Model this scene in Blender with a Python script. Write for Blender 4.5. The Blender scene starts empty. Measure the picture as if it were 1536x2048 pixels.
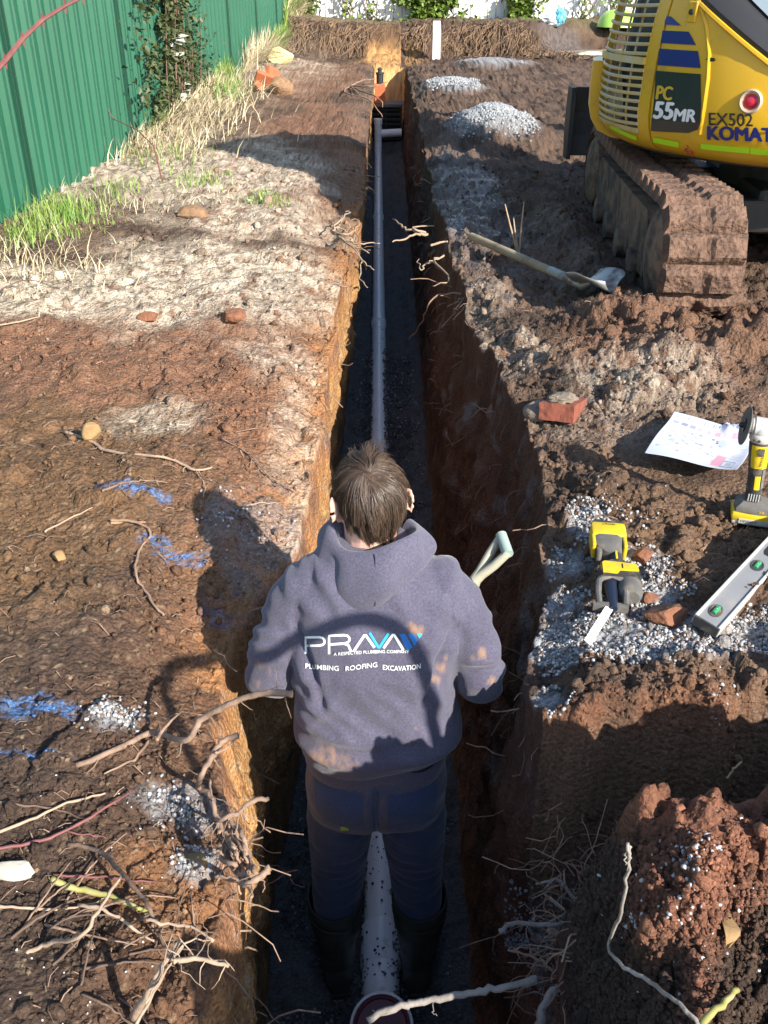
import bpy, bmesh, math, random
import numpy as np
from mathutils import Vector, Matrix, Euler, Quaternion
from mathutils.bvhtree import BVHTree
R = math.radians
rnd = random.Random(7)
rs = np.random.RandomState(11)
scene = bpy.context.scene
COL = scene.collection

# ------------------------------------------------------------------ camera, sky, sun, exposure
CAM_H, PITCH, FPX = 2.6, R(29.91), 1850.0
cam_d = bpy.data.cameras.new('camera'); cam = bpy.data.objects.new('camera', cam_d); COL.objects.link(cam)
cam.location = (0, 0, CAM_H); cam.rotation_euler = (R(90) - PITCH, 0, 0)
cam_d.sensor_fit = 'HORIZONTAL'; cam_d.sensor_width = 36.0; cam_d.lens = FPX / 1536 * 36.0
cam_d.shift_x = -0.0052; cam_d.clip_start = 0.05; cam_d.clip_end = 500
scene.camera = cam

SUN_TO = Vector((0.66, -0.75, 0.56)).normalized()     # direction towards the sun
w = bpy.data.worlds.new('World'); scene.world = w; w.use_nodes = True
nt = w.node_tree
sky = nt.nodes.new('ShaderNodeTexSky'); sky.sky_type = 'NISHITA'; sky.sun_disc = False
sky.sun_elevation = math.asin(SUN_TO.z); sky.sun_rotation = math.atan2(SUN_TO.x, SUN_TO.y)
sky.air_density = 1.0; sky.dust_density = 0.6; sky.ozone_density = 1.0
nt.links.new(sky.outputs[0], nt.nodes['Background'].inputs[0]); nt.nodes['Background'].inputs[1].default_value = 0.13
sun_d = bpy.data.lights.new('sun', 'SUN'); sun_d.energy = 5.0; sun_d.angle = R(0.55); sun_d.color = (1.0, 0.93, 0.83)
sun = bpy.data.objects.new('sun', sun_d); COL.objects.link(sun)
sun.rotation_euler = SUN_TO.to_track_quat('Z', 'Y').to_euler()
vs = scene.view_settings; scene.display_settings.display_device = 'sRGB'
vs.view_transform = 'Standard'; vs.look = 'None'; vs.gamma = 1.0; vs.exposure = 1.06; vs.use_curve_mapping = False
scene.render.engine = 'CYCLES'
cy = scene.cycles
cy.use_denoising = True; cy.max_bounces = 5; cy.diffuse_bounces = 3; cy.glossy_bounces = 2; cy.transmission_bounces = 3
cy.use_adaptive_sampling = True; cy.adaptive_threshold = 0.02

# ------------------------------------------------------------------ helpers
def at(px, py, z=1.3):
    """point where the view ray through a photograph pixel meets the level z"""
    cx, cyy = (px - 776) / FPX, (py - 1024) / FPX
    d = Vector((cx, math.cos(PITCH) - cyy * math.sin(PITCH), -math.sin(PITCH) - cyy * math.cos(PITCH)))
    t = (z - CAM_H) / d.z
    return Vector((d.x * t, d.y * t, z))

def sst(a, b, x):
    t = np.clip((x - a) / (b - a), 0, 1); return t * t * (3 - 2 * t)

def _hash(i, j, seed):
    h = (i.astype(np.int64) * 374761393 + j.astype(np.int64) * 668265263 + seed * 974634577) & 0xffffffff
    h = ((h ^ (h >> 13)) * 1274126177) & 0xffffffff
    return (h ^ (h >> 16)) & 0xffffffff

def gn2(x, y, seed=0):
    xi, yi = np.floor(x), np.floor(y); fx, fy = x - xi, y - yi
    u, v = fx * fx * fx * (fx * (fx * 6 - 15) + 10), fy * fy * fy * (fy * (fy * 6 - 15) + 10)
    def g(i, j, dx, dy):
        a = _hash(i, j, seed) * (2 * math.pi / 4294967296.0); return np.cos(a) * dx + np.sin(a) * dy
    n00, n10 = g(xi, yi, fx, fy), g(xi + 1, yi, fx - 1, fy)
    n01, n11 = g(xi, yi + 1, fx, fy - 1), g(xi + 1, yi + 1, fx - 1, fy - 1)
    a, b = n00 + u * (n10 - n00), n01 + u * (n11 - n01)
    return (a + v * (b - a)) * 1.5

def fbm(x, y, f, octv=4, seed=0, gain=0.5):
    s = 0; a = 1.0
    for k in range(octv):
        s = s + a * gn2(x * f, y * f, seed + 17 * k); f *= 2.07; a *= gain
    return s

def worley(x, y, f, seed=0):
    X, Y = x * f, y * f; xi, yi = np.floor(X), np.floor(Y)
    best = np.full(X.shape, 9.0); idb = np.zeros(X.shape)
    for di in (-1, 0, 1):
        for dj in (-1, 0, 1):
            i, j = xi + di, yi + dj
            h = _hash(i, j, seed); h2 = _hash(i, j, seed + 5); h3 = _hash(i, j, seed + 9)
            d = (i + h / 4294967296.0 - X) ** 2 + (j + h2 / 4294967296.0 - Y) ** 2
            m = d < best; best = np.where(m, d, best); idb = np.where(m, h3 / 4294967296.0, idb)
    return np.sqrt(best), idb

def clodcells(x, y, f, seed, thr):
    """broken, tilted lumps with sharp edges and cracks between them: height and crack mask"""
    X, Y = x * f, y * f; xi, yi = np.floor(X), np.floor(Y); b1 = np.full(X.shape, 9.0); b2 = b1.copy(); hh = np.zeros(X.shape); g1 = hh.copy(); g2 = hh.copy()
    for di in (-1, 0, 1):
        for dj in (-1, 0, 1):
            i, j = xi + di, yi + dj; ha, hb, hc = (_hash(i, j, seed + k) / 4294967296.0 for k in (0, 5, 9)); dx, dy = X - i - ha, Y - j - hb
            d = dx * dx + dy * dy; m = d < b1; b2 = np.where(m, b1, np.minimum(b2, d)); b1 = np.where(m, d, b1)
            an = hb * 37.7 + hc * 12.0; hh = np.where(m, hc, hh); g1 = np.where(m, np.cos(an) * dx + np.sin(an) * dy, g1)
    edge = np.sqrt(b2) - np.sqrt(b1); k = np.clip((hh - thr) / (1 - thr), 0, 1)
    return np.where(hh > thr, (.35 + .65 * k) * (.75 + .9 * g1) * sst(.0, .16, edge), 0), (1 - sst(0, .10, edge))

def prop(o, label=None, cat=None, group=None, kind=None):
    if label: o['label'] = label
    if cat: o['category'] = cat
    if group: o['group'] = group
    if kind: o['kind'] = kind
    return o

def mesh_np(name, V, F, smooth=False):
    V = np.asarray(V, dtype=np.float32); F = np.asarray(F, dtype=np.int32)
    me = bpy.data.meshes.new(name); n = F.shape[1]
    me.vertices.add(len(V)); me.vertices.foreach_set('co', V.ravel())
    me.loops.add(F.size); me.loops.foreach_set('vertex_index', F.ravel())
    me.polygons.add(len(F)); me.polygons.foreach_set('loop_start', np.arange(0, F.size, n, dtype=np.int32))
    if smooth: me.polygons.foreach_set('use_smooth', np.ones(len(F), dtype=bool))
    me.update(calc_edges=True); me.validate()
    return me

def link(name, me, mat=None, parent=None, loc=None):
    o = bpy.data.objects.new(name, me); COL.objects.link(o)
    if mat and me and not me.materials: me.materials.append(mat)
    if parent: o.parent = parent
    if loc is not None: o.location = loc
    return o

def thing(name, label, cat, loc=(0, 0, 0), rotz=0.0, group=None):
    o = bpy.data.objects.new(name, None); COL.objects.link(o); o.empty_display_size = 0.1
    o.location = loc; o.rotation_euler = (0, 0, rotz)
    return prop(o, label, cat, group)

class MB:
    """collects shapes and links them as one mesh object"""
    def __init__(s): s.v = []; s.f = []
    def add(s, V, F, M=None):
        b = len(s.v)
        for p in V:
            p = Vector(p)
            if M is not None: p = M @ p
            s.v.append(tuple(p))
        for f in F: s.f.append(tuple(i + b for i in f))
        return s
    def box(s, c, d, M=None, bev=0.0):
        x, y, z = d[0] / 2, d[1] / 2, d[2] / 2
        T = Matrix.Translation(c) if M is None else M @ Matrix.Translation(c)
        if bev <= 0:
            V = [(-x, -y, -z), (x, -y, -z), (x, y, -z), (-x, y, -z), (-x, -y, z), (x, -y, z), (x, y, z), (-x, y, z)]
            return s.add(V, [(0, 3, 2, 1), (4, 5, 6, 7), (0, 1, 5, 4), (1, 2, 6, 5), (2, 3, 7, 6), (3, 0, 4, 7)], T)
        bm = bmesh.new(); bmesh.ops.create_cube(bm, size=1)
        bmesh.ops.scale(bm, vec=d, verts=bm.verts)
        bmesh.ops.bevel(bm, geom=bm.edges[:], offset=bev, segments=2, profile=0.5, affect='EDGES')
        bm.verts.ensure_lookup_table()
        V = [v.co.copy() for v in bm.verts]; F = [[v.index for v in f.verts] for f in bm.faces]; bm.free()
        return s.add(V, F, T)
    def tube(s, pts, rad, n=6, cap=True):
        pts = [Vector(p) for p in pts]; m = len(pts)
        rr = rad if hasattr(rad, '__len__') else [rad] * m
        up = None; b = len(s.v)
        for i in range(m):
            t = (pts[min(i + 1, m - 1)] - pts[max(i - 1, 0)])
            if t.length < 1e-9: t = Vector((0, 0, 1))
            t.normalize()
            if up is None:
                up = t.orthogonal().normalized()
            else:
                up = (up - t * up.dot(t))
                up = up.normalized() if up.length > 1e-6 else t.orthogonal().normalized()
            q = t.cross(up)
            for k in range(n):
                a = 2 * math.pi * k / n
                s.v.append(tuple(pts[i] + (up * math.cos(a) + q * math.sin(a)) * rr[i]))
        for i in range(m - 1):
            for k in range(n):
                k2 = (k + 1) % n
                s.f.append((b + i * n + k, b + i * n + k2, b + (i + 1) * n + k2, b + (i + 1) * n + k))
        if cap:
            s.f.append(tuple(b + k for k in reversed(range(n)))); s.f.append(tuple(b + (m - 1) * n + k for k in range(n)))
        return s
    def loft(s, rings, closed=True, cap=True):
        b = len(s.v); n = len(rings[0])
        for r in rings: s.v.extend(tuple(p) for p in r)
        for i in range(len(rings) - 1):
            for k in range(n if closed else n - 1):
                k2 = (k + 1) % n
                s.f.append((b + i * n + k, b + i * n + k2, b + (i + 1) * n + k2, b + (i + 1) * n + k))
        if cap and closed:
            s.f.append(tuple(b + k for k in reversed(range(n)))); s.f.append(tuple(b + (len(rings) - 1) * n + k for k in range(n)))
        return s
    def lathe(s, prof, n=20, M=None, cap=True):
        rings = []
        for r, z in prof:
            ring = [Vector((r * math.cos(2 * math.pi * k / n), r * math.sin(2 * math.pi * k / n), z)) for k in range(n)]
            rings.append([(M @ p if M is not None else p) for p in ring])
        return s.loft(rings, cap=cap)
    def prism(s, poly, z0, z1, M=None):
        n = len(poly)
        V = [(p[0], p[1], z0) for p in poly] + [(p[0], p[1], z1) for p in poly]
        F = [tuple(reversed(range(n))), tuple(range(n, 2 * n))] + [(k, (k + 1) % n, n + (k + 1) % n, n + k) for k in range(n)]
        return s.add(V, F, M)
    def ball(s, c, r, M=None, seg=10, rng=6):
        r = r if hasattr(r, '__len__') else (r, r, r); T = Matrix.Translation(c)
        if M is not None: T = M @ T
        prof = [(math.sin(math.pi * i / rng), -math.cos(math.pi * i / rng)) for i in range(rng + 1)]
        prof[0] = (0.02, -1); prof[-1] = (0.02, 1)
        T = T @ Matrix.Diagonal((r[0], r[1], r[2], 1))
        return s.lathe(prof, seg, T)
    def build(s, name, mat=None, parent=None, smooth=False, loc=None):
        me = bpy.data.meshes.new(name); me.from_pydata(s.v, [], s.f); me.update()
        if smooth:
            me.polygons.foreach_set('use_smooth', np.ones(len(me.polygons), dtype=bool))
            if smooth != 'all':
                try: me.set_sharp_from_angle(angle=R(40))
                except Exception: pass
        return link(name, me, mat, parent, loc)

def copy_tree(o, parent=None):
    c = o.copy(); COL.objects.link(c)
    if parent: c.parent = parent
    for ch in list(o.children): copy_tree(ch, c)
    return c

# ------------------------------------------------------------------ materials
def mat(name, col, rough=0.6, metal=0.0, var=0.0, vscale=8.0, dirt=None, dscale=6.0, dthr=(0.5, 0.65), bump=0.0, bscale=60.0, spec=0.5, bdist=0.004, trans=0.0, alpha=None, sheen=0.0, sss=0.0):
    m = bpy.data.materials.new(name); m.use_nodes = True; t = m.node_tree; P = t.nodes['Principled BSDF']
    P.inputs['Roughness'].default_value = rough; P.inputs['Metallic'].default_value = metal
    P.inputs['Specular IOR Level'].default_value = spec
    if trans: P.inputs['Transmission Weight'].default_value = trans
    if sss: P.inputs['Subsurface Weight'].default_value = sss; P.inputs['Subsurface Radius'].default_value = (0.02, 0.007, 0.004)
    if sheen: P.inputs['Sheen Weight'].default_value = sheen; P.inputs['Sheen Roughness'].default_value = 0.6
    tc = t.nodes.new('ShaderNodeTexCoord')
    out = None
    rgb = t.nodes.new('ShaderNodeRGB'); rgb.outputs[0].default_value = (*col, 1); out = rgb.outputs[0]
    if var > 0:
        n = t.nodes.new('ShaderNodeTexNoise'); n.inputs['Scale'].default_value = vscale; n.inputs['Detail'].default_value = 5
        t.links.new(tc.outputs['Object'], n.inputs['Vector'])
        mr = t.nodes.new('ShaderNodeMapRange'); mr.inputs[1].default_value = 0.3; mr.inputs[2].default_value = 0.7
        mr.inputs[3].default_value = 1 - var; mr.inputs[4].default_value = 1 + var
        t.links.new(n.outputs[0], mr.inputs[0])
        mx = t.nodes.new('ShaderNodeVectorMath'); mx.operation = 'SCALE'
        t.links.new(out, mx.inputs[0]); t.links.new(mr.outputs[0], mx.inputs['Scale']); out = mx.outputs[0]
    if dirt:
        n = t.nodes.new('ShaderNodeTexNoise'); n.inputs['Scale'].default_value = dscale; n.inputs['Detail'].default_value = 8; n.inputs['Roughness'].default_value = 0.65
        t.links.new(tc.outputs['Object'], n.inputs['Vector'])
        mr = t.nodes.new('ShaderNodeMapRange'); mr.inputs[1].default_value = dthr[0]; mr.inputs[2].default_value = dthr[1]
        t.links.new(n.outputs[0], mr.inputs[0])
        mx = t.nodes.new('ShaderNodeMix'); mx.data_type = 'RGBA'
        t.links.new(mr.outputs[0], mx.inputs['Factor']); t.links.new(out, mx.inputs['A']); mx.inputs['B'].default_value = (*dirt, 1)
        out = mx.outputs['Result']
        mr2 = t.nodes.new('ShaderNodeMapRange'); mr2.inputs[3].default_value = rough; mr2.inputs[4].default_value = 0.9
        t.links.new(mr.outputs[0], mr2.inputs[0]); t.links.new(mr2.outputs[0], P.inputs['Roughness'])
    t.links.new(out, P.inputs['Base Color'])
    if bump > 0:
        n = t.nodes.new('ShaderNodeTexNoise'); n.inputs['Scale'].default_value = bscale; n.inputs['Detail'].default_value = 6
        t.links.new(tc.outputs['Object'], n.inputs['Vector'])
        b = t.nodes.new('ShaderNodeBump'); b.inputs['Strength'].default_value = bump; b.inputs['Distance'].default_value = bdist
        t.links.new(n.outputs[0], b.inputs['Height']); t.links.new(b.outputs[0], P.inputs['Normal'])
    return m
# ------------------------------------------------------------------ the ground: one sheet with the trench cut into it
yL = [-8, .3, .9, 1.14, 1.33, 1.55, 1.9, 2.05, 2.25, 3.06, 5.0, 5.3, 5.7, 6.3, 8.7, 12, 16, 30]
xL = [-.3, -.3, -.31, -.31, -.325, -.40, -.40, -.35, -.27, -.245, -.255, -.25, -.20, -.19, -.20, -.21, -.22, -.22]
yR = [-8, .9, 1.37, 1.73, 1.94, 2.33, 3.06, 3.88, 5.29, 8.66, 14, 16, 30]
xR = [.30, .30, .31, .34, .40, .467, .47, .40, .35, .33, .31, .30, .30]
def lipL(y): return np.interp(y, yL, xL) + .020 * gn2(y * 3.1, y * 0 + 3.3, 3) + .014 * gn2(y * 9.0, y * 0 + 1.3, 4) + .006 * gn2(y * 27.0, y * 0 + 1.3, 14)
def lipR(y): return np.interp(y, yR, xR) + .030 * gn2(y * 2.7, y * 0 + 7.3, 5) + .020 * gn2(y * 8.0, y * 0 + 9.3, 6) + .010 * gn2(y * 25.0, y * 0 + 9.3, 16)
def flrL(y): return np.interp(y, [-8, 1.57, 2, 3, 5, 16, 30], [-.33, -.345, -.37, -.325, -.29, -.28, -.28]) + .01 * gn2(y * 4, y * 0 + .5, 8)
def flrR(y): return np.interp(y, [-8, 1.57, 3, 16, 30], [.25, .245, .24, .22, .22]) + .01 * gn2(y * 4, y * 0 + .9, 9)
TR0, TR1 = .35, 16.3
def flrZ(y): return np.interp(y, [-8, 3, 16.3, 40], [0, 0, .35, .4])

def gs(x, y, c, rx, ry, ang=0):
    dx, dy = x - c[0], y - c[1]
    if ang: dx, dy = dx * math.cos(ang) + dy * math.sin(ang), -dx * math.sin(ang) + dy * math.cos(ang)
    return np.exp(-((dx / rx) ** 2 + (dy / ry) ** 2))

PILES = [  # gravel heaps: pixel, radius x, radius y, height
    (985, 272, .42, .62, .26), (905, 192, .36, .6, .13), (985, 148, .55, .6, .12), (1125, 128, .5, .5, .10), (885, 448, .16, .22, .05)]
PITW = 1.47
def baseH(x, y):
    """height of the ground without fine relief"""
    z = 1.3 + .12 * sst(7, 17, y) + 0 * x
    z = z + .50 * sst(17.6, 18.5, y + .3 * gn2(x * 1.1, y * .5, 21) - .9 * sst(1.5, 5, x))
    z = z + .02 * sst(-.9, -2.2, x) + .03 * sst(-1.9, -2.4, x) + .10 * sst(7, 12, y) * sst(-.9, -2.0, x)
    z = z - .075 * np.exp(-((x - np.interp(y, yL, xL)) / .36) ** 2) * (x < 0) * (y < 9)
    z = z - .05 * np.exp(-((x - np.interp(y, yL, xL)) / .13) ** 2) - .05 * np.exp(-((x - np.interp(y, yR, xR)) / .12) ** 2)
    z = z - .10 * gs(x, y, at(655, 420), .10, .5)
    # left: mound at foot of the near bank
    z = z + .05 * gs(x, y, at(140, 1000), .45, .3) - .05 * gs(x, y, at(430, 1230), .16, .3)
    for px, py, rx, ry, h in PILES: z = z + h * gs(x, y, at(px, py), rx, ry)
    # right: churned berms round the excavator track
    z = z + .11 * gs(x, y, at(1390, 745), .75, .30) + .07 * gs(x, y, at(1480, 760), .5, .25)
    z = z + .10 * gs(x, y, (1.05, 5.3), .14, 1.4) - .07 * gs(x, y, (.75, 5.0), .2, 1.6) - .03 * gs(x, y, (1.45, 5.3), .3, 1.6)
    z = z + .08 * gs(x, y, at(1240, 650), .3, .22)
    # side pit and the spoil mound in front of it
    right = sst(.20, .27, x)
    wy = PITW + .05 * gn2(x * 4, x * 0 + 2.2, 31) + .02 * gn2(x * 14, x * 0 + 2.2, 32) + .05 * sst(.5, .9, x)
    wall = sst(wy - .085, wy, y)                              # 1 on the platform, 0 in the pit
    pit = .66 + .04 * gn2(x * 5, y * 5, 33)
    mx = np.clip(.455 - x, 0, 1)
    mound = np.interp(mx, [0, .06, .12, .18, .28, .4], [1.47, 1.39, 1.17, .93, .74, .58]) + .10 * sst(.55, .9, x) - .14 * sst(.98, .70, y) * sst(.3, .5, x) + .50 * gs(x, y, (.44, .10), .20, .20) + .10 * gs(x, y, (1.15, .05), .38, .25)  # last two bumps lie out of view, added to shade trench wall and mound
    mound = mound + .038 * fbm(x, y, 5.5, 4, 34) - .07 * gs(x, y, (.56, .93), .07, .07)
    mound = np.maximum(mound, .55)
    edge = 1.09 + .05 * gn2(x * 5, x * 0 + 4, 35)
    near = mound + (pit - mound) * sst(edge - .03, edge + .14, y)
    near = np.where(mound < pit, np.minimum(near, pit), near)
    zz = near + (z - near) * wall
    return np.where(y < 1.75, z + (zz - z) * right, z)

def rough_mask(x, y):
    r = .55 + .45 * sst(-.2, .3, x)
    r = r + .5 * gs(x, y, at(1380, 690), .9, .5) + .15 * (y < 1.25) * (x > .25) - .25 * sst(.5, .9, fbm(x, y, .9, 2, 41))
    return np.clip(r, .25, 1.5)

def reliefH(x, y):
    r = rough_mask(x, y)
    d = .030 * fbm(x, y, 1.7, 3, 51) + r * (.016 * fbm(x, y, 6.5, 4, 52) + .0075 * fbm(x, y, 31, 3, 53))
    n = gn2(x * 11, y * 11, 54); d = d - r * .012 * np.abs(n)
    for f, thr, h, sd in ((7.0, .74, .030, 61), (19.0, .62, .014, 62)):
        F1, idv = worley(x + .03 * gn2(x * 20, y * 20, sd + 3), y + .03 * gn2(x * 20, y * 20, sd + 4), f, sd)
        k = np.clip((idv - thr) / (1 - thr), 0, 1); rad = .25 + .3 * k
        d = d + r * h * k ** .5 * np.sqrt(np.clip(1 - (F1 / rad) ** 2, 0, 1)) * np.where(idv > thr, 1, 0)
    wx, wy_ = x + .02 * gn2(x * 13, y * 13, 171), y + .02 * gn2(x * 13, y * 13, 172)
    for f, thr, hgt, sd in ((5.5, .60, .034, 181), (12.0, .50, .022, 182), (27.0, .42, .011, 183)):
        hc_, ck = clodcells(wx, wy_, f, sd, thr); d = d + r * hgt * hc_ - r * .16 * hgt * ck
    g = np.zeros_like(x)
    for px, py, rx, ry, h in PILES: g = np.maximum(g, gs(x, y, at(px, py), rx * .8, ry * .8))
    d = d * (1 - .75 * sst(.3, .7, g))
    d = d * (1 - .85 * gs(x, y, at(1405, 925), .34, .34))
    for c, rx, ry in GRAVEL: d = d * (1 - .6 * sst(.3, .8, gs(x, y, c, rx, ry)))
    return d
# patches of pale crushed rock on the ground: centre, radii (m)
GRAVEL = [(at(1240, 1262), .36, .075), (at(1390, 1300), .28, .060), (at(1130, 1245), .12, .08), (at(1290, 1185), .10, .06), (at(1175, 1030), .06, .10),
          (at(1140, 1105), .06, .08), (at(1125, 1180), .06, .05), (at(1100, 1370), .045, .05), (at(1290, 1120), .06, .07), (at(1530, 1265), .10, .04)]
def H(x, y):
    x = np.atleast_1d(np.asarray(x, float)); y = np.atleast_1d(np.asarray(y, float))
    return baseH(x, y) + reliefH(x, y)
def hz(x, y): return float(H(x, y)[0])
def on(px, py, lift=0.0):
    """point on the finished ground seen through a photograph pixel"""
    p = at(px, py, 1.3)
    for k in range(6): p = at(px, py, .5 * p.z + .5 * hz(p.x, p.y))
    return Vector((p.x, p.y, hz(p.x, p.y) + lift))

# rows (distance) and columns (across)
ys = [-6, -4, -2.5, -1.5, -.8, -.4, -.1, .1, .25]
y = .32
while y < 30:
    ys.append(y); s = .0065 + .00085 * y * y
    if 1.36 < y < 1.56: s = .0048
    if 16 < y < 19: s = .06
    y += min(s, .3)
ys += [32, 36, 45, 70, 120]
ys = np.array(ys); NY = len(ys)
def side(n0, x_far, a=.0055, b=.0062):
    o = [0.0]
    while o[-1] < x_far: o.append(o[-1] + a + b * o[-1])
    return np.array(o)
offs = side(0, 7.5); offs = np.concatenate([offs, [10, 16, 30, 60, 120]]); NG = len(offs)
NWL, NF, NWR = 54, 40, 80
Yg = np.repeat(ys[:, None], 1, 1)
lL, lR, fL, fR = lipL(ys), lipR(ys), flrL(ys), flrR(ys)
deep = sst(TR0, TR0 + .25, ys) * (1 - sst(TR1, TR1 + .7, ys))
GXl = lL[:, None] - offs[None, ::-1]; GXr = lR[:, None] + offs[None, :]
YY = np.broadcast_to(ys[:, None], GXl.shape)
GZl = H(GXl.ravel(), YY.ravel()).reshape(GXl.shape); GZr = H(GXr.ravel(), YY.ravel()).reshape(GXr.shape)
fz = flrZ(ys)
gmid = .5 * (GZl[:, -1] + GZr[:, 0]); fzz = gmid + (fz - gmid) * deep
def wallpts(n, x0, z0, x1, z1, bul, left):
    t = np.linspace(0, 1, n + 2)[1:-1][None, :]
    tt = t ** .9
    farm = sst(2.6, 4.2, ys)[:, None]
    X = x0[:, None] + (x1 - x0)[:, None] * (tt ** 1.6 * (1 - farm) + tt ** .8 * farm if left else tt ** .7) + (bul * (1 - .85 * farm) * np.sin(np.pi * tt) * (1 - tt) ** 1.5) * np.ones_like(x0)[:, None]
    Z = z0[:, None] + (z1 - z0)[:, None] * tt
    Y = np.broadcast_to(ys[:, None], X.shape)
    wgt = np.sin(np.pi * np.clip(t * 1.04, 0, 1)) ** .6 * deep[:, None]
    n1 = .045 * fbm(Y, Z, 2.2, 3, 71 + left) + .018 * fbm(Y, Z * .7, 11, 3, 73 + left) + .006 * fbm(Y, Z, 45, 2, 75)
    F1, idv = worley(Y, Z, 12.0, 77 + left)
    n1 = n1 + .018 * np.sqrt(np.clip(1 - (F1 / .5) ** 2, 0, 1)) * (idv > .66)
    if not left: n1 = n1 * 1.35
    X = X + wgt * n1 * (1 if left else -1) * .8
    return X, Y, Z
WXl, WYl, WZl = wallpts(NWL, lL, GZl[:, -1], fL, fzz, .05, True)
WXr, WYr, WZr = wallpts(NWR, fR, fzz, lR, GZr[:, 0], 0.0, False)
tf = np.linspace(0, 1, NF)[None, :]
FX = fL[:, None] + (fR - fL)[:, None] * tf; FY = np.broadcast_to(ys[:, None], FX.shape)
FZ = fzz[:, None] + (.020 * fbm(FX, FY, 5, 3, 81) + .008 * fbm(FX, FY, 30, 2, 82) + .03 * (np.abs(tf - .5) * 2) ** 3) * deep[:, None]
FZ = FZ + (1 - deep[:, None]) * (reliefH(FX.ravel(), FY.ravel()).reshape(FX.shape)) * ((tf > 0) & (tf < 1))
X = np.concatenate([GXl, WXl, FX, WXr, GXr], 1); Z = np.concatenate([GZl, WZl, FZ, WZr, GZr], 1)
NX = X.shape[1]; Y = np.broadcast_to(ys[:, None], X.shape)
kindc = np.concatenate([np.zeros(NG), np.ones(NWL), np.full(NF, 2), np.full(NWR, 3), np.zeros(NG)])
V = np.stack([X, Y, Z], -1).reshape(-1, 3)
ii, jj = np.meshgrid(np.arange(NY - 1), np.arange(NX - 1), indexing='ij')
a = (ii * NX + jj).ravel(); F = np.stack([a, a + 1, a + NX + 1, a + NX], 1)
print('ground verts', len(V), 'rows', NY, 'cols', NX)

# albedo of the soil, by what lies where
def mixc(C, c, m): return C + (np.array(c)[None, :] - C) * m[:, None]
x_, y_, z_ = V[:, 0], V[:, 1], V[:, 2]; kd = np.tile(kindc, NY)
nz1 = fbm(x_, y_, 2.3, 5, 101); nz2 = fbm(x_, y_, 11, 4, 102); nz3 = fbm(x_, y_, 55, 3, 103); nzf = gn2(x_ * 160, y_ * 160, 104)
DARK, BROWN, RED, CLAY, YCLAY, PALE, GREY = (.056, .037, .027), (.130, .082, .055), (.200, .100, .057), (.35, .165, .065), (.43, .25, .10), (.50, .42, .32), (.30, .31, .32)
C = np.tile(np.array(BROWN)[None, :], (len(V), 1))
C = mixc(C, DARK, sst(-.1, .6, nz1 + .4 * nz2) * .8)
def blob(cx, cy_, rx, ry, nzv, soft=.35, amp=.55):
    c = at(cx, cy_); r = np.sqrt(((x_ - c.x) / rx) ** 2 + ((y_ - c.y) / ry) ** 2)
    return 1 - sst(1 - soft, 1 + soft, r + amp * nzv)
mixn = .6 * nz1 + .5 * nz2 + .35 * nz3
left = (x_ < 0)
redm = np.maximum.reduce([blob(400, 790, .95, 1.1, mixn), blob(120, 720, .9, .6, mixn), blob(540, 930, .34, .9, mixn), blob(600, 300, .5, 3.5, mixn), blob(300, 700, .6, .5, mixn), blob(640, 170, .6, 3, mixn)]) * left
C = mixc(C, RED, redm * .85)
C = mixc(C, (.13, .075, .036), blob(60, 1000, .55, .75, mixn) * left * .8)
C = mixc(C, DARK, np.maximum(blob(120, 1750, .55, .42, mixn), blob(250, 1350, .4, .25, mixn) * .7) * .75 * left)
C = mixc(C, (.26, .125, .055), blob(330, 1700, .12, .09, mixn) * .55 * left)
pass
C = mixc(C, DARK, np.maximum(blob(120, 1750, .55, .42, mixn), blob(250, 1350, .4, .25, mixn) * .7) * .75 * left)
C = mixc(C, (.26, .125, .055), blob(330, 1700, .12, .09, mixn) * .55 * left)
C = mixc(C, (.24, .115, .055), np.exp(-((x_ - np.interp(y_, yL, xL)) / (.16 + .1 * nz1)) ** 2) * (y_ < 9) * left * (.40 + .45 * sst(1.9, 2.4, y_)))
C = mixc(C, CLAY, np.exp(-((x_ - np.interp(y_, yL, xL)) / (.07 + .04 * nz2)) ** 2) * (y_ > 1.7) * (y_ < 7) * left * .8)
C = mixc(C, (.22, .10, .05), blob(1420, 700, .8, .5, mixn) * .35); C = mixc(C, (.20, .085, .045), blob(1200, 1480, .35, .14, mixn) * .7)
C = mixc(C, (.17, .10, .055), blob(1350, 1080, .35, .45, mixn) * .55)
pal = np.maximum.reduce([blob(430, 545, .62, .85, mixn, amp=.7), blob(110, 585, 1.0, .42, mixn), blob(480, 350, .65, 1.6, mixn) * .85, blob(250, 330, .8, 1.8, mixn) * .85, blob(520, 430, .5, .8, mixn, amp=.8) * .8,
                         blob(560, 150, .9, 4, mixn) * .55, blob(320, 830, .16, .14, mixn, amp=.9) * .5, blob(590, 760, .08, .6, mixn, amp=1.1) * .4, blob(610, 900, .05, .6, mixn, amp=1.1) * .4,
                         blob(540, 690, .16, .3, mixn, amp=1.1) * .45]) * left
pal = pal * (1 - .6 * blob(390, 430, .13, .22, mixn)) * (1 - .7 * blob(470, 650, .15, .15, mixn)) * (1 - .5 * blob(600, 190, .5, 2, mixn))
C = mixc(C, PALE, np.clip(pal * (.80 + .8 * nz2 + .7 * nz3 + .3 * nzf), 0, 1))

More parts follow.
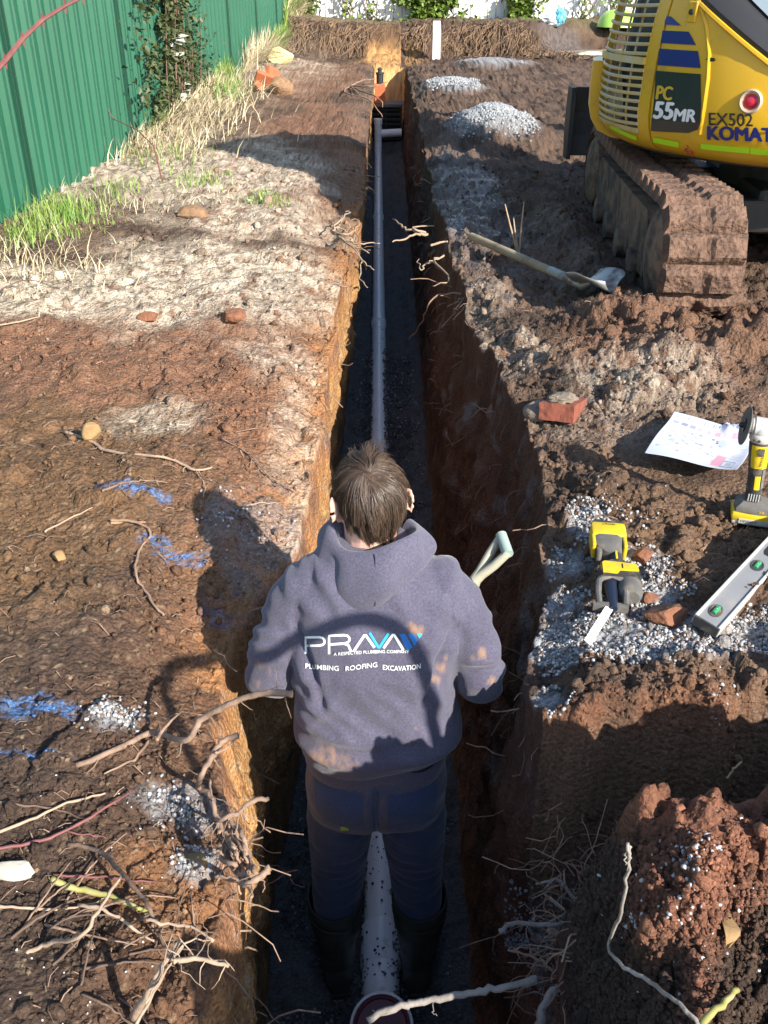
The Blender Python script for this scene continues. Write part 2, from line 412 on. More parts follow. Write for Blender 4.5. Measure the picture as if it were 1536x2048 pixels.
palr = np.maximum.reduce([blob(1030, 690, .18, .42, mixn, amp=.9) * .6, blob(1250, 790, .30, .2, mixn, amp=.9) * .65, blob(960, 590, .15, .5, mixn, amp=.9) * .4, blob(1190, 840, .3, .2, mixn) * .3]) * (x_ > .2)
C = mixc(C, (.38, .32, .25), palr * np.clip(.6 + nz2 + nz3, 0, 1))
gry = np.maximum.reduce([blob(930, 390, .2, 1.8, mixn, amp=.9) * .22] + [blob(px, py, rx * 1.0, ry * 1.0, mixn, amp=.35) for px, py, rx, ry, h in PILES]) * (x_ > .2)
gry = np.maximum(gry, np.maximum.reduce([1 - sst(.55, 1.15, np.sqrt(((x_ - c.x) / rx) ** 2 + ((y_ - c.y) / ry) ** 2) + .4 * mixn) for c, rx, ry in GRAVEL]))
gry = np.maximum(gry, np.maximum.reduce([blob(225, 1408, .05, .05, mixn), blob(345, 1540, .06, .05, mixn, amp=.9) * .7, blob(375, 1640, .03, .03, mixn, amp=.9), blob(520, 1020, .10, .2, mixn, amp=1.1) * .4, blob(440, 1010, .05, .12, mixn) * .35]))
C = mixc(C, GREY, gry * np.clip(.8 + .6 * nz3, 0, 1))
# marking-out paint
blu = np.maximum.reduce([blob(268, 1003, .075, .028, 1.5 * nz2 + 1.3 * nz3, .2, .75), blob(345, 1085, .06, .022, 1.5 * nz2 + 1.3 * nz3, .2, .75), blob(318, 1070, .03, .02, nz2 + nz3, .2, .6), blob(80, 1400, .14, .028, 1.2 * nz2 + nz3, .2, .7), blob(60, 1500, .09, .011, nz2 + nz3, .2, .5), blob(440, 1140, .05, .05, nz2 + nz3, .2, .9) * .5])
C = mixc(C, (.07, .19, .42), np.clip(blu, 0, 1) * .8 * np.clip(.75 + 1.3 * nz3 + .7 * nzf, 0, 1))
# the cut bank at the far end
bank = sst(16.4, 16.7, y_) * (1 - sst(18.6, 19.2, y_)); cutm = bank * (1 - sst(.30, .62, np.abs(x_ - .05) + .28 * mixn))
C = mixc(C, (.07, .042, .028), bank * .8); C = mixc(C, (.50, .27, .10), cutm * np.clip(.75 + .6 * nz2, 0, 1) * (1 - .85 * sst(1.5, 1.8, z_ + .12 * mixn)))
C = mixc(C, (.16, .13, .06), sst(18.8, 19.4, y_) * .8)
# side pit, spoil mound
pitm = (x_ > .24) & (y_ < PITW + .06)
depth = 1.3 - z_
C = mixc(C, (.15, .10, .065), pitm * sst(.03, .1, depth) * sst(1.33, 1.40, y_) * .6)
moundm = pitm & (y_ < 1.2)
C = mixc(C, (.038, .025, .018), moundm * .85)  # shade on the mound's face painted in as darker soil
C = mixc(C, (.19, .082, .048), moundm * sst(1.34, 1.45, z_ + .06 * mixn) * .85)  # sunlit top of the mound painted in lighter and redder
C = mixc(C, (.10, .10, .10), pitm * (1 - sst(.68, .78, z_ + .04 * mixn)) * .9)
# left trench wall: topsoil, red subsoil, yellow clay; shaded right wall painted darker
wl = (kd == 1); wr = (kd == 3)
zn = z_ + .09 * fbm(y_, z_, 4, 4, 111)
WC = np.tile(np.array(RED)[None, :], (len(V), 1)); fy3 = fbm(y_, z_, 16, 4, 112)
WC = mixc(WC, BROWN, sst(1.18, 1.28, zn)); WC = mixc(WC, CLAY, 1 - sst(1.05, 1.20, zn)); WC = mixc(WC, YCLAY, (1 - sst(.9, 1.12, zn)) * np.clip(.7 + fy3, 0, 1))
WC = mixc(WC, (.20, .12, .05), (1 - sst(.35, .6, zn)))
WC = mixc(WC, (.30, .27, .25), np.clip(fy3 * 1.4 - .45, 0, 1) * .6)
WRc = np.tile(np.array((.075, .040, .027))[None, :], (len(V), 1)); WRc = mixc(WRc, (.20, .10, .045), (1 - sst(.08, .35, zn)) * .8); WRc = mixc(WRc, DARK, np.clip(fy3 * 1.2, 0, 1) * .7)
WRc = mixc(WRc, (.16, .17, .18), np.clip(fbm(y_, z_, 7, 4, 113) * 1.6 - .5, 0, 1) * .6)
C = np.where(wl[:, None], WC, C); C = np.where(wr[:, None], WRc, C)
dp = np.repeat(deep, NX)
flo = (kd == 2) & (dp > .5); C = np.where(flo[:, None], mixc(np.tile(np.array((.10, .105, .112))[None, :], (len(V), 1)), (.05, .04, .03), np.clip(nz2, 0, 1)), C)
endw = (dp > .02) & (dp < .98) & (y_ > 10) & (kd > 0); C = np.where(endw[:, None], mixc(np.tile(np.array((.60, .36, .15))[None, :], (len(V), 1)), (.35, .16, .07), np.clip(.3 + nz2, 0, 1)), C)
C = C * (1 + .22 * nz3 + .16 * nzf)[:, None] * (1 + .15 * nz2)[:, None]
speck = (nzf > .55) & (kd == 0) & left; C = mixc(C, (.30, .22, .14), speck * .5)
C = np.clip(C, .008, .7)
wet = np.maximum(blob(930, 400, .32, 2.0, mixn), blob(1100, 520, .3, 1.2, mixn) * .6) * (x_ > .2) * (kd == 0)

def soil_material():
    m = bpy.data.materials.new('soil'); m.use_nodes = True; t = m.node_tree; P = t.nodes['Principled BSDF']
    A = t.nodes.new('ShaderNodeAttribute'); A.attribute_name = 'soil'
    W = t.nodes.new('ShaderNodeAttribute'); W.attribute_name = 'wet'
    tc = t.nodes.new('ShaderNodeTexCoord')
    n = t.nodes.new('ShaderNodeTexNoise'); n.inputs['Scale'].default_value = 150; n.inputs['Detail'].default_value = 4; n.inputs['Roughness'].default_value = .65
    n2 = t.nodes.new('ShaderNodeTexVoronoi'); n2.inputs['Scale'].default_value = 75
    n3 = t.nodes.new('ShaderNodeTexNoise'); n3.inputs['Scale'].default_value = 38; n3.inputs['Detail'].default_value = 6
    for k in (n, n2, n3): t.links.new(tc.outputs['Object'], k.inputs['Vector'])
    mr = t.nodes.new('ShaderNodeMapRange'); mr.inputs[1].default_value = .3; mr.inputs[2].default_value = .72; mr.inputs[3].default_value = .55; mr.inputs[4].default_value = 1.5
    t.links.new(n.outputs[0], mr.inputs[0])
    sc = t.nodes.new('ShaderNodeVectorMath'); sc.operation = 'SCALE'
    t.links.new(A.outputs['Color'], sc.inputs[0]); t.links.new(mr.outputs[0], sc.inputs['Scale']); t.links.new(sc.outputs[0], P.inputs['Base Color'])
    rr = t.nodes.new('ShaderNodeMapRange'); rr.inputs[3].default_value = .95; rr.inputs[4].default_value = .38
    t.links.new(W.outputs['Fac'], rr.inputs[0]); t.links.new(rr.outputs[0], P.inputs['Roughness']); P.inputs['Specular IOR Level'].default_value = .3
    ad = t.nodes.new('ShaderNodeMath'); ad.operation = 'ADD'; t.links.new(n.outputs[0], ad.inputs[0]); t.links.new(n3.outputs[0], ad.inputs[1])
    a2 = t.nodes.new('ShaderNodeMath'); a2.operation = 'SUBTRACT'; t.links.new(ad.outputs[0], a2.inputs[0]); t.links.new(n2.outputs['Distance'], a2.inputs[1])
    b = t.nodes.new('ShaderNodeBump'); b.inputs['Strength'].default_value = .8; b.inputs['Distance'].default_value = .010
    t.links.new(a2.outputs[0], b.inputs['Height']); t.links.new(b.outputs[0], P.inputs['Normal'])
    return m
M_SOIL = soil_material()
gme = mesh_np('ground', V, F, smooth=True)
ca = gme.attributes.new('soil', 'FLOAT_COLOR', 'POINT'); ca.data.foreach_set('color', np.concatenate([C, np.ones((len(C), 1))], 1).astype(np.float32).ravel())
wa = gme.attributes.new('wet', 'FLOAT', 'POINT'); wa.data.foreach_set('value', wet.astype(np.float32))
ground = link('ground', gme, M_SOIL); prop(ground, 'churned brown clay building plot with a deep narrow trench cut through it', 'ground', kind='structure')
# ------------------------------------------------------------------ fences
M_GREEN = mat('green_steel', (.015, .100, .056), .5, var=.08, vscale=1.5, dirt=(.10, .16, .10), dscale=2.2, dthr=(.62, .85), spec=.4)
M_GPOST = mat('green_steel_post', (.008, .055, .032), .5)
M_DGAP = mat('near_black', (.012, .014, .013), .8)  # near-black filler for the tank core, door seam and grille backing
M_WHITE = mat('white_paint', (.72, .73, .74), .55, var=.05, dirt=(.5, .47, .4), dscale=1.5, dthr=(.55, .85))
M_PVC = mat('white_pvc', (.80, .82, .85), .35, var=.04, dirt=(.25, .22, .2), dscale=14, dthr=(.58, .8))
M_BLACK = mat('black_plastic', (.022, .023, .025), .5)
M_BLKSTEEL = mat('black_steel', (.028, .029, .03), .55, dirt=(.09, .06, .045), dscale=5, dthr=(.5, .75))
M_ORANGE = mat('terracotta', (.42, .12, .05), .85, var=.15, vscale=12, bump=.3, bscale=80)

FX0 = -2.38
FSL = .0354
def fx(y): return -2.38 + FSL * (y - 3.2) + .04
gf = thing('steel_fence', 'green ribbed steel sheet fence running along the left bank of the trench', 'fence', (FX0, 3.2, 1.3), -math.atan(FSL))
seams = [3.2, 3.75, 6.1, 8.4, 10.8, 13.1, 15.3, 17.4, 19.5, 21.3]
for k in range(len(seams) - 1):
    a0, a1 = seams[k] + .03, seams[k + 1] - .03; L = a1 - a0
    nr = max(6, round(L / .235)); p = L / nr; prof = []
    for r_ in range(nr):
        o0 = r_ * p; prof += [(0, o0), (0, o0 + p * .42), (.028, o0 + p * .52), (.028, o0 + p * .70), (.010, o0 + p * .76), (.028, o0 + p * .82), (.028, o0 + p * .9)]
    prof.append((0, L)); mb = MB(); zb = float(np.interp(.5 * (a0 + a1), [3, 8, 17, 19, 28], [.02, .05, .2, .5, .55]))
    r0 = [(px, a0 - 3.2 + py, zb - .1) for px, py in prof]; r1 = [(px, a0 - 3.2 + py, zb + 1.95) for px, py in prof]
    r2 = [(px - .004, a0 - 3.2 + py, zb + 1.95) for px, py in reversed(prof)]; r3 = [(px - .004, a0 - 3.2 + py, zb - .1) for px, py in reversed(prof)]
    n_ = len(prof); base = len(mb.v)
    mb.v += r0 + r1; mb.f += [(i + 1, i, n_ + i, n_ + i + 1) for i in range(n_ - 1)]
    b2 = len(mb.v); mb.v += r3 + r2; mb.f += [(b2 + i + 1, b2 + i, b2 + n_ + i, b2 + n_ + i + 1) for i in range(n_ - 1)]
    mb.build('panel', M_GREEN, gf)
for s_ in seams:
    zb = float(np.interp(s_, [3, 8, 17, 19, 28], [0, .05, .2, .5, .55])) - .1
    MB().box((.016, s_ - 3.2 - .026, zb + 1.05), (.05, .016, 2.12)).box((.016, s_ - 3.2 + .026, zb + 1.05), (.05, .016, 2.12)).box((-.006, s_ - 3.2, zb + 1.05), (.006, .036, 2.12)).build('post', M_GPOST, gf)

wf = thing('board_fence', 'white painted vertical board fence closing the far end of the plot', 'fence', (-1.95, 21.2, 1.80))
bme = None
for k in range(64):
    if bme is None:
        o = MB().box((0, 0, .85), (.158, .022, 2.0), bev=.003).build('board', M_WHITE, wf); bme = o.data
    else: o = link('board', bme, M_WHITE, wf)
    o.location = (.085 + k * .172, 0, rnd.uniform(-.02, .02)); o.rotation_euler = (0, 0, rnd.uniform(-.008, .008))
M_RAIL = mat('grey_rail', (.16, .16, .17), .8)
for zz in (.25, 1.45): MB().box((5.5, .05, zz), (11.0, .05, .09)).build('rail', M_RAIL, wf)

# ------------------------------------------------------------------ leaves, grass
def leaf_mesh(pts, size, droop=.3, seed=1):
    r = np.random.RandomState(seed); n = len(pts)
    P = np.asarray(pts, float); th = r.uniform(0, 2 * np.pi, n); el = r.uniform(-1.0, .9, n); ro = r.uniform(-1, 1, n)
    d = np.stack([np.cos(th) * np.cos(el), np.sin(th) * np.cos(el), np.sin(el)], 1)
    up = np.stack([ro * .6, r.uniform(-.6, .6, n), np.ones(n)], 1); s_ = np.cross(d, up); s_ /= np.linalg.norm(s_, axis=1)[:, None] + 1e-9
    nn = np.cross(s_, d); L = (size * r.uniform(.6, 1.4, n))[:, None]
    a = P; b = P + d * L * .45 + s_ * L * .33 + nn * L * .06; c = P + d * L - nn * L * .12 * droop * 3; e = P + d * L * .45 - s_ * L * .33 + nn * L * .06
    Vv = np.stack([a, b, c, e], 1).reshape(-1, 3); i = np.arange(n)[:, None] * 4
    return Vv, np.concatenate([i + np.array([[0, 1, 2]]), i + np.array([[0, 2, 3]])], 0)
def leaf_mat(name, c1, c2, scale=9.0):
    m = mat(name, c1, .55, spec=.4); t = m.node_tree; P = t.nodes['Principled BSDF']
    tc = t.nodes.new('ShaderNodeTexCoord'); n = t.nodes.new('ShaderNodeTexNoise'); n.inputs['Scale'].default_value = scale; n.inputs['Detail'].default_value = 6
    t.links.new(tc.outputs['Object'], n.inputs['Vector'])
    mr = t.nodes.new('ShaderNodeMapRange'); mr.inputs[1].default_value = .38; mr.inputs[2].default_value = .62; t.links.new(n.outputs[0], mr.inputs[0])
    mx = t.nodes.new('ShaderNodeMix'); mx.data_type = 'RGBA'; mx.inputs['A'].default_value = (*c1, 1); mx.inputs['B'].default_value = (*c2, 1)
    t.links.new(mr.outputs[0], mx.inputs['Factor']); t.links.new(mx.outputs['Result'], P.inputs['Base Color'])
    return m
M_IVY = leaf_mat('ivy_leaf', (.055, .12, .02), (.20, .26, .05), 14)
M_BRAM = leaf_mat('bramble_leaf', (.035, .06, .018), (.10, .11, .045), 14)
M_STEM = mat('woody_stem', (.14, .085, .06), .8, var=.2, vscale=20)
M_PALELEAF = mat('pale_leaf', (.50, .50, .42), .7)
M_GRASS = leaf_mat('green_grass', (.11, .22, .035), (.26, .34, .09), 12)
M_DRY = leaf_mat('dry_grass', (.40, .32, .19), (.60, .52, .36), 12)

def vine(px, z0, hgt, wid, n, label, sz=.15):
    o = thing('climbing_vine', label, 'vine', (px, 21.05, z0), group='vines climbing the white fence')
    r = np.random.RandomState(int(abs(px) * 100)); P = np.stack([r.normal(0, wid, n), r.uniform(-.26, -.02, n), r.uniform(-.12, hgt, n)], 1)
    k = fbm(P[:, 0] * 3, P[:, 2] * 3, 1.0, 3, 7) > -.15; P = P[k | (np.abs(P[:, 0]) < wid * .5)]
    Vv, Ff = leaf_mesh(P, sz, seed=5); prop(link('leaves', mesh_np('leaves', Vv, Ff), M_IVY, o), kind='stuff')
    mb = MB()
    for q in range(5):
        x0 = r.normal(0, wid * .5); mb.tube([(x0 + .1 * math.sin(i + q), -.03, i * hgt / 6) for i in range(7)], .012, 4)
    mb.build('stem', M_STEM, o)
def xat(px, d=21.0, h=.7): return (px - 776) / FPX * (d * math.cos(PITCH) + h * math.sin(PITCH))
vine(xat(862), 1.78, 1.2, .30, 3600, 'broad bright green leafy vine on white fence behind the white post', .13)
vine(xat(1046), 1.78, 1.0, .16, 1500, 'narrower leafy vine on white fence right of the broad one', .13)
vine(xat(700), 1.8, .9, .10, 110, 'sparse thin vine with few leaves on white fence above trench end', .11)
vine(xat(745), 1.8, .7, .08, 90, 'scrappy wisp of vine on white fence beside the broad vine', .10)
vine(xat(1172), 1.8, .7, .12, 110, 'straggly weed against white fence above the blue bag', .10)
vine(xat(1232), 1.8, .8, .14, 190, 'weedy sprig against white fence above the lime bowl', .10)
vine(xat(618), 1.75, 1.0, .16, 420, 'olive weed in the corner where green and white fences meet', .12)

def blades(spots, name, M, label, cat, seed=3):
    """spots: (x, y, spread x, spread y, count, length, lean x, lean y)"""
    r = np.random.RandomState(seed); Vs, Fs, b = [], [], 0
    for (x, y, sx, sy, n, L, lx, ly) in spots:
        bx, by = x + r.normal(0, sx, n), y + r.normal(0, sy, n); bx = np.maximum(bx, fx(by) + .03); bz = H(bx, by) - .01
        l = L * r.uniform(.45, 1.25, n); th = r.uniform(0, 2 * np.pi, n); ln = r.uniform(.1, .75 if name == 'green_grass' else 1.5, n)
        dx, dy = np.cos(th) * ln + lx, np.sin(th) * ln + ly; wd = (.0016 + .00042 * by) * r.uniform(.6, 1.2, n)
        px_, py_ = -np.sin(th), np.cos(th); pts = []
        for t in (0, .4, .75, 1.0):
            cxx = bx + dx * l * t ** 1.6; cyy = by + dy * l * t ** 1.6; cz = bz + l * (t - .42 * t * t * np.hypot(dx, dy)); ww = wd * (1 - t) ** .6
            cxx = np.maximum(cxx, fx(cyy))
            pts += [np.stack([cxx - px_ * ww, cyy - py_ * ww, cz], 1), np.stack([cxx + px_ * ww, cyy + py_ * ww, cz], 1)]
        Vv = np.stack(pts, 1).reshape(-1, 3); i = b + np.arange(n)[:, None] * 8
        Fs.append(np.concatenate([i + np.array([[0, 1, 3, 2]]), i + np.array([[2, 3, 5, 4]]), i + np.array([[4, 5, 7, 6]])], 0)); Vs.append(Vv); b += n * 8
    o = link(name, mesh_np(name, np.concatenate(Vs), np.concatenate(Fs)), M); prop(o, label, cat, kind='stuff'); return o
def sp(px, py, sx, sy, n, L, lx=.0, ly=-.0):
    p = at(px, py, 1.36); return (p.x, p.y, sx, sy, n, L, lx, ly)
blades([sp(115, 425, .10, .2, 420, .15), sp(60, 460, .10, .18, 260, .11), sp(150, 440, .12, .15, 180, .08), sp(480, 130, .18, .6, 900, .42, .1), sp(440, 195, .1, .25, 350, .3), sp(585, 85, .25, 1.6, 1100, .5), sp(505, 110, .15, .4, 400, .4), sp(235, 380, .1, .2, 130, .09),
        sp(530, 385, .07, .09, 160, .07), sp(400, 350, .12, .2, 160, .08), sp(255, 265, .12, .3, 250, .2), sp(455, 215, .1, .3, 220, .25), sp(330, 310, .15, .3, 150, .12)],
       'green_grass', M_GRASS, 'tufts of fresh green grass along the foot of green fence', 'grass')
blades([sp(360, 250, .28, .6, 1500, .25, .5, -.2), sp(420, 210, .25, .6, 1000, .26, .4, -.2), sp(300, 290, .3, .4, 600, .2, .4), sp(60, 520, .3, .25, 200, .16, .3), sp(200, 400, .25, .3, 150, .12, .2), sp(560, 90, .3, 2.0, 1300, .6, .2), sp(600, 55, .4, 2.2, 900, .6), sp(470, 150, .25, .9, 700, .5, .2),
        sp(700, 50, 1.0, .3, 260, .14), sp(950, 50, 1.6, .3, 260, .12), sp(380, 380, .3, .4, 80, .1), sp(30, 560, .25, .2, 70, .16, .4), sp(1180, 50, 1, .3, 200, .12)],
       'dry_grass', M_DRY, 'bleached dry grass lying over the left bank below green fence', 'grass', 4)

# bramble against the green fence
bp = at(300, 255, 1.35); br = thing('bramble_bush', 'dark green bramble bush climbing the green fence with pale dead leaves', 'bush', (bp.x, bp.y, 1.33))
r = np.random.RandomState(9); n = 7500
q = r.uniform(0, 1, n); P = np.stack([np.abs(r.normal(0, .17, n)) * .9 - .10, r.normal(.0, .60, n) * (1 - .3 * q) + .25 * q, q ** .9 * 1.9], 1)
k = fbm(P[:, 1] * 4, P[:, 2] * 4, 1.0, 3, 12) > .05; P = P[k]; P[:, 0] = np.maximum(P[:, 0], fx(bp.y) - bp.x + .05)
Vv, Ff = leaf_mesh(P, .06, seed=8); prop(link('leaves', mesh_np('leaves', Vv, Ff), M_BRAM, br), kind='stuff')
n = 1500; P = np.stack([np.abs(r.normal(0, .16, n)), r.normal(1.1, .6, n), np.abs(r.normal(.15, .45, n))], 1); P[:, 0] = np.maximum(P[:, 0], fx(bp.y) - bp.x + .05)
Vv, Ff = leaf_mesh(P, .05, seed=18); prop(link('leaves', mesh_np('leaves', Vv, Ff), M_BRAM, br), kind='stuff')
mb = MB()
for q in range(16):
    x0, y0 = r.normal(0, .05), r.normal(.3, .35); hh = r.uniform(.6, 1.9); ph = r.uniform(0, 6)
    mb.tube([(max(x0 + .06 * math.sin(ph + i * .8), fx(bp.y) - bp.x + .06), y0 + .1 * math.sin(ph * 2 + i * .7) + .04 * i, hh * i / 7) for i in range(8)], [.008 - .0008 * i for i in range(8)], 5)
mb.build('stem', M_STEM, br)
P = np.array([(fx(bp.y) - bp.x + .10, .1, .78), (fx(bp.y) - bp.x + .12, .14, .82), (fx(bp.y) - bp.x + .1, .12, .72), (.0, .2, .25), (.02, .35, .3), (-.02, .1, .15), (.05, .5, .35), (-.1, .28, .6), (.0, .55, .2)])
P = np.repeat(P, 3, 0) + r.normal(0, .025, (27, 3)); P[:, 0] = np.maximum(P[:, 0], fx(bp.y) - bp.x + .07)
Vv, Ff = leaf_mesh(P, .11, seed=20); prop(link('dead_leaves', mesh_np('dead_leaves', Vv, Ff), M_PALELEAF, br), kind='stuff')

M_CANE = mat('red_cane', (.17, .06, .055), .6, var=.25, vscale=25)
def cane(label, pts, rad, M=M_CANE, leaves=(), name='bramble_cane', cat='cane', group=None, thorn=True):
    o = thing(name, label, cat, pts[0], group=group); b = Vector(pts[0]); P_ = [Vector(p) - b for p in pts]
    mb = MB(); n_ = len(P_); mb.tube(P_, [rad * (1 - .6 * i / (n_ - 1)) for i in range(n_)], 6); mb.build('stem', M, o, smooth=True)
    if thorn:
        for i in range(1, n_):
            for s_ in (-1, 1):
                t = MB(); c_ = P_[i]; t.add([c_ + Vector((0, 0, s_ * rad * .7)) + Vector((-.006, 0, 0)), c_ + Vector((.006, 0, s_ * rad * .7)), c_ + Vector((.004, -.004, s_ * rad * 2.6))], [(0, 1, 2)]); t.build('thorn', M, o)
    if len(leaves):
        Pl = np.repeat(np.array([tuple(Vector(p) - b) for p in leaves]), 4, 0) + rs.normal(0, .02, (len(leaves) * 4, 3))
        Vv, Ff = leaf_mesh(Pl, .075, seed=len(pts)); prop(link('leaves', mesh_np('leaves', Vv, Ff), M_PALELEAF if 'pale' in label else M_BRAM, o), kind='stuff')
    return o
def rayp(px, py, d):
    """point at horizontal distance d along the view ray of a pixel"""
    v = at(px, py, 1.3 if py > -30 else 2.0); k = d / v.y; return Vector((v.x * k, d, CAM_H + (v.z - CAM_H) * k))
cane('thick red bramble cane arching in front of green fence at upper left', [rayp(-90, 235, 3.2), rayp(-30, 165, 3.3), rayp(10, 122, 3.4), rayp(45, 78, 3.5), rayp(85, 40, 3.6), rayp(130, 12, 3.7), rayp(165, -6, 3.8), rayp(230, -30, 3.9)], .0105)
g0 = on(155, 330); cane('thin brown cane with pale leaves standing by green fence', [g0, g0 + Vector((-.1, -.02, .2)), g0 + Vector((-.16, .05, .42)), g0 + Vector((-.1, .1, .6)), g0 + Vector((-.02, .12, .68))], .006, leaves=[g0 + Vector((-.04, 0, .25)), g0 + Vector((-.1, .08, .58)), g0 + Vector((0, .12, .62))])
g0 = on(232, 300); cane('slim leaning cane with pale leaves between grass and green fence', [g0, g0 + Vector((-.06, .1, .2)), g0 + Vector((-.13, .15, .4)), g0 + Vector((-.15, .3, .6))], .007, leaves=[g0 + Vector((-.1, .1, .25)), g0 + Vector((-.15, .3, .55))])
g0 = on(325, 365); cane('dark whippy cane bowed over the pale soil on the left bank', [g0, g0 + Vector((-.08, .2, .22)), g0 + Vector((-.25, .45, .3)), g0 + Vector((-.5, .75, .34)), g0 + Vector((-.6, .8, .5))], .006)
for a_, b_, lb in (((60, 20), (20, 260), 'tall'), ((120, 10), (160, 200), 'second')): pass

# ------------------------------------------------------------------ far end: post, plank, oddments
p = at(872, 121, 1.42); o = thing('marker_post', 'white flat timber post standing upright before the rooty bank', 'post', (p.x, p.y, hz(p.x, p.y)))
MB().box((0, 0, .25), (.125, .035, .66), bev=.004).build('timber', M_WHITE, o)
MB().box((.07, .03, .2), (.02, .05, .5), bev=.004).build('backing_strip', mat('weathered_timber', (.22, .19, .16), .85), o)
M_PLANK = mat('old_plank', (.17, .14, .10), .85, var=.3, vscale=10)
p = on(1190, 57); o = MB().box((0, 0, .03), (1.6, .16, .05), bev=.006).build('timber_plank', M_PLANK, loc=p); o.rotation_euler = (0, -.02, .06); prop(o, 'weathered timber plank lying on far bank below white fence', 'plank')
p = on(1178, 72); bm = bmesh.new()
M_PALESTONE = mat('pale_stone', (.38, .35, .29), .85, var=.15, vscale=15, bump=.5, bscale=25)
def rock(name, label, cat, loc, dims, M, seed, rot=0.0, flat=.3, rounded=.55, tilt=0.0):
    bm = bmesh.new(); bmesh.ops.create_icosphere(bm, subdivisions=3, radius=1); r = np.random.RandomState(seed)
    P_ = np.array([v.co[:] for v in bm.verts])
    for k in range(12):
        d = r.normal(0, 1, 3); d /= np.linalg.norm(d); t = r.uniform(rounded, .95); s_ = P_ @ d; P_ = P_ - np.where(s_ > t, s_ - t, 0)[:, None] * d[None, :]
    P_ = P_ * (1 + .04 * gn2(P_[:, 0] * 4 + seed, P_[:, 1] * 4 + P_[:, 2] * 3, seed))[:, None]
    for v, q in zip(bm.verts, P_): v.co = q * np.array(dims) / 2
    me = bpy.data.meshes.new(name); bm.to_mesh(me); bm.free()
    o = link(name, me, M, loc=loc); o.rotation_euler = (tilt, 0, rot); return prop(o, label, cat)
rock('stone_slab', 'pale broken slab lying on the dirt below the timber plank', 'stone', p + Vector((0, 0, .05)), (.62, .26, .10), M_PALESTONE, 3, .3)
M_LIME = mat('lime_plastic', (.36, .62, .10), .4)
p = on(1236, 46); MB().lathe([(.05, .30), (.22, .28), (.33, .18), (.38, .02), (.36, .02), (.31, .17), (.2, .255), (.05, .275)], 24, cap=True).build('plastic_bowl', M_LIME, loc=p, smooth=True); prop(bpy.data.objects['plastic_bowl'], 'lime green upturned plastic bowl on the far bank by white fence', 'bowl')
M_BAG = mat('blue_plastic', (.12, .42, .55), .35); M_BAGW = mat('white_plastic', (.62, .66, .70), .4)
p = on(1110, 47); o = thing('plastic_bag', 'crumpled blue and white plastic bag at foot of white fence', 'bag', p)
def crumple(dims, seed):
    bm = bmesh.new(); bmesh.ops.create_icosphere(bm, subdivisions=3, radius=.5); P_ = np.array([v.co[:] for v in bm.verts])
    P_ = P_ * (1 + .35 * fbm(P_[:, 0] * 3 + seed, P_[:, 1] * 3 + P_[:, 2] * 4, 1.2, 3, seed))[:, None] * np.array(dims)[None, :]
    mb = MB(); mb.v = [tuple(q) for q in P_]; mb.f = [tuple(v.index for v in f.verts) for f in bm.faces]; bm.free(); return mb
crumple((.36, .2, .22), 4).build('bag_body', M_BAGW, o).location = (-.05, 0, .1)
crumple((.2, .17, .26), 6).build('bag_top', M_BAG, o).location = (.08, -.03, .15)

# hanging roots on the cut bank
r = np.random.RandomState(5); mb = MB()
for k in range(1500):
    x0 = r.uniform(-1.9, 4.6)
    if (abs(x0 - .05) < .42 and r.uniform() < .93) or gn2(np.array([x0 * 2.3]), np.array([.4]), 77)[0] + r.normal(0, .35) < -.15: continue
    y0 = 18.25 + .25 * r.uniform(-1, 1) - .9 * float(sst(1.5, 5, x0)); z0 = hz(x0, y0) + .04; L = r.uniform(.08, .5); px_ = x0; pts = []
    for i in range(6):
        yy = y0 - .85 * (i / 5) * L * 1.4; pts.append((px_, yy - .03, max(z0 - L * (i / 5) ** 1.2, hz(px_, yy) + .015))); px_ += r.normal(0, .05)
    mb.tube(pts, r.uniform(.003, .007), 3, cap=False)
prop(mb.build('hanging_roots', mat('tan_roots', (.165, .105, .062), .85, var=.35, vscale=6)), 'matted tan roots hanging down the cut bank below white fence', 'roots', kind='stuff')

# drainage tank, terracotta blocks
ty = 16.02; tz = float(flrZ(ty)); o = thing('drainage_tank', 'black slotted plastic drainage tank across the far end of trench', 'tank', (-.035, ty, tz))
MB().box((0, .02, .27), (.50, .40, .50)).build('tank_body', M_DGAP, o)
me = None
for k in range(7):
    q = MB().box((0, -.205, .05 + k * .072), (.52, .03, .026), bev=.004).build('slat', M_BLACK, o) if me is None else link('slat', me, M_BLACK, o, (0, 0, k * .072)); me = q.data
for sx in (-.24, 0, .24): MB().box((sx, -.196, .27), (.03, .04, .50)).build('rib', M_BLACK, o)
MB().box((0, -.02, .545), (.54, .50, .045), bev=.006).build('lid', mat('grey_lid', (.10, .10, .10), .7), o)
bz = tz + .568
bx = xat(760, 15.9, 1.7)
for k, (hh, lb) in enumerate(((.10, 'squat terracotta block under the taller one on the black tank'), (.18, 'taller terracotta block standing on the squat one at trench end'))):
    o = MB().box((0, 0, hh / 2), (.17 - .012 * k, .11, hh), bev=.006).build('terracotta_block', M_ORANGE, loc=(bx, 15.9, bz)); prop(o, lb, 'brick', 'terracotta blocks on the tank'); bz += hh + .001
o = thing('vent_cap', 'small black vent cap standing on top of the terracotta blocks', 'cap', (bx, 15.9, bz))
MB().lathe([(.055, 0), (.055, .13), (.065, .135), (.065, .16)], 14).build('cap_body', M_BLACK, o); MB().lathe([(.03, .16), (.03, .19), (.045, .2), (.02, .23)], 10).build('cap_top', M_BLKSTEEL, o)

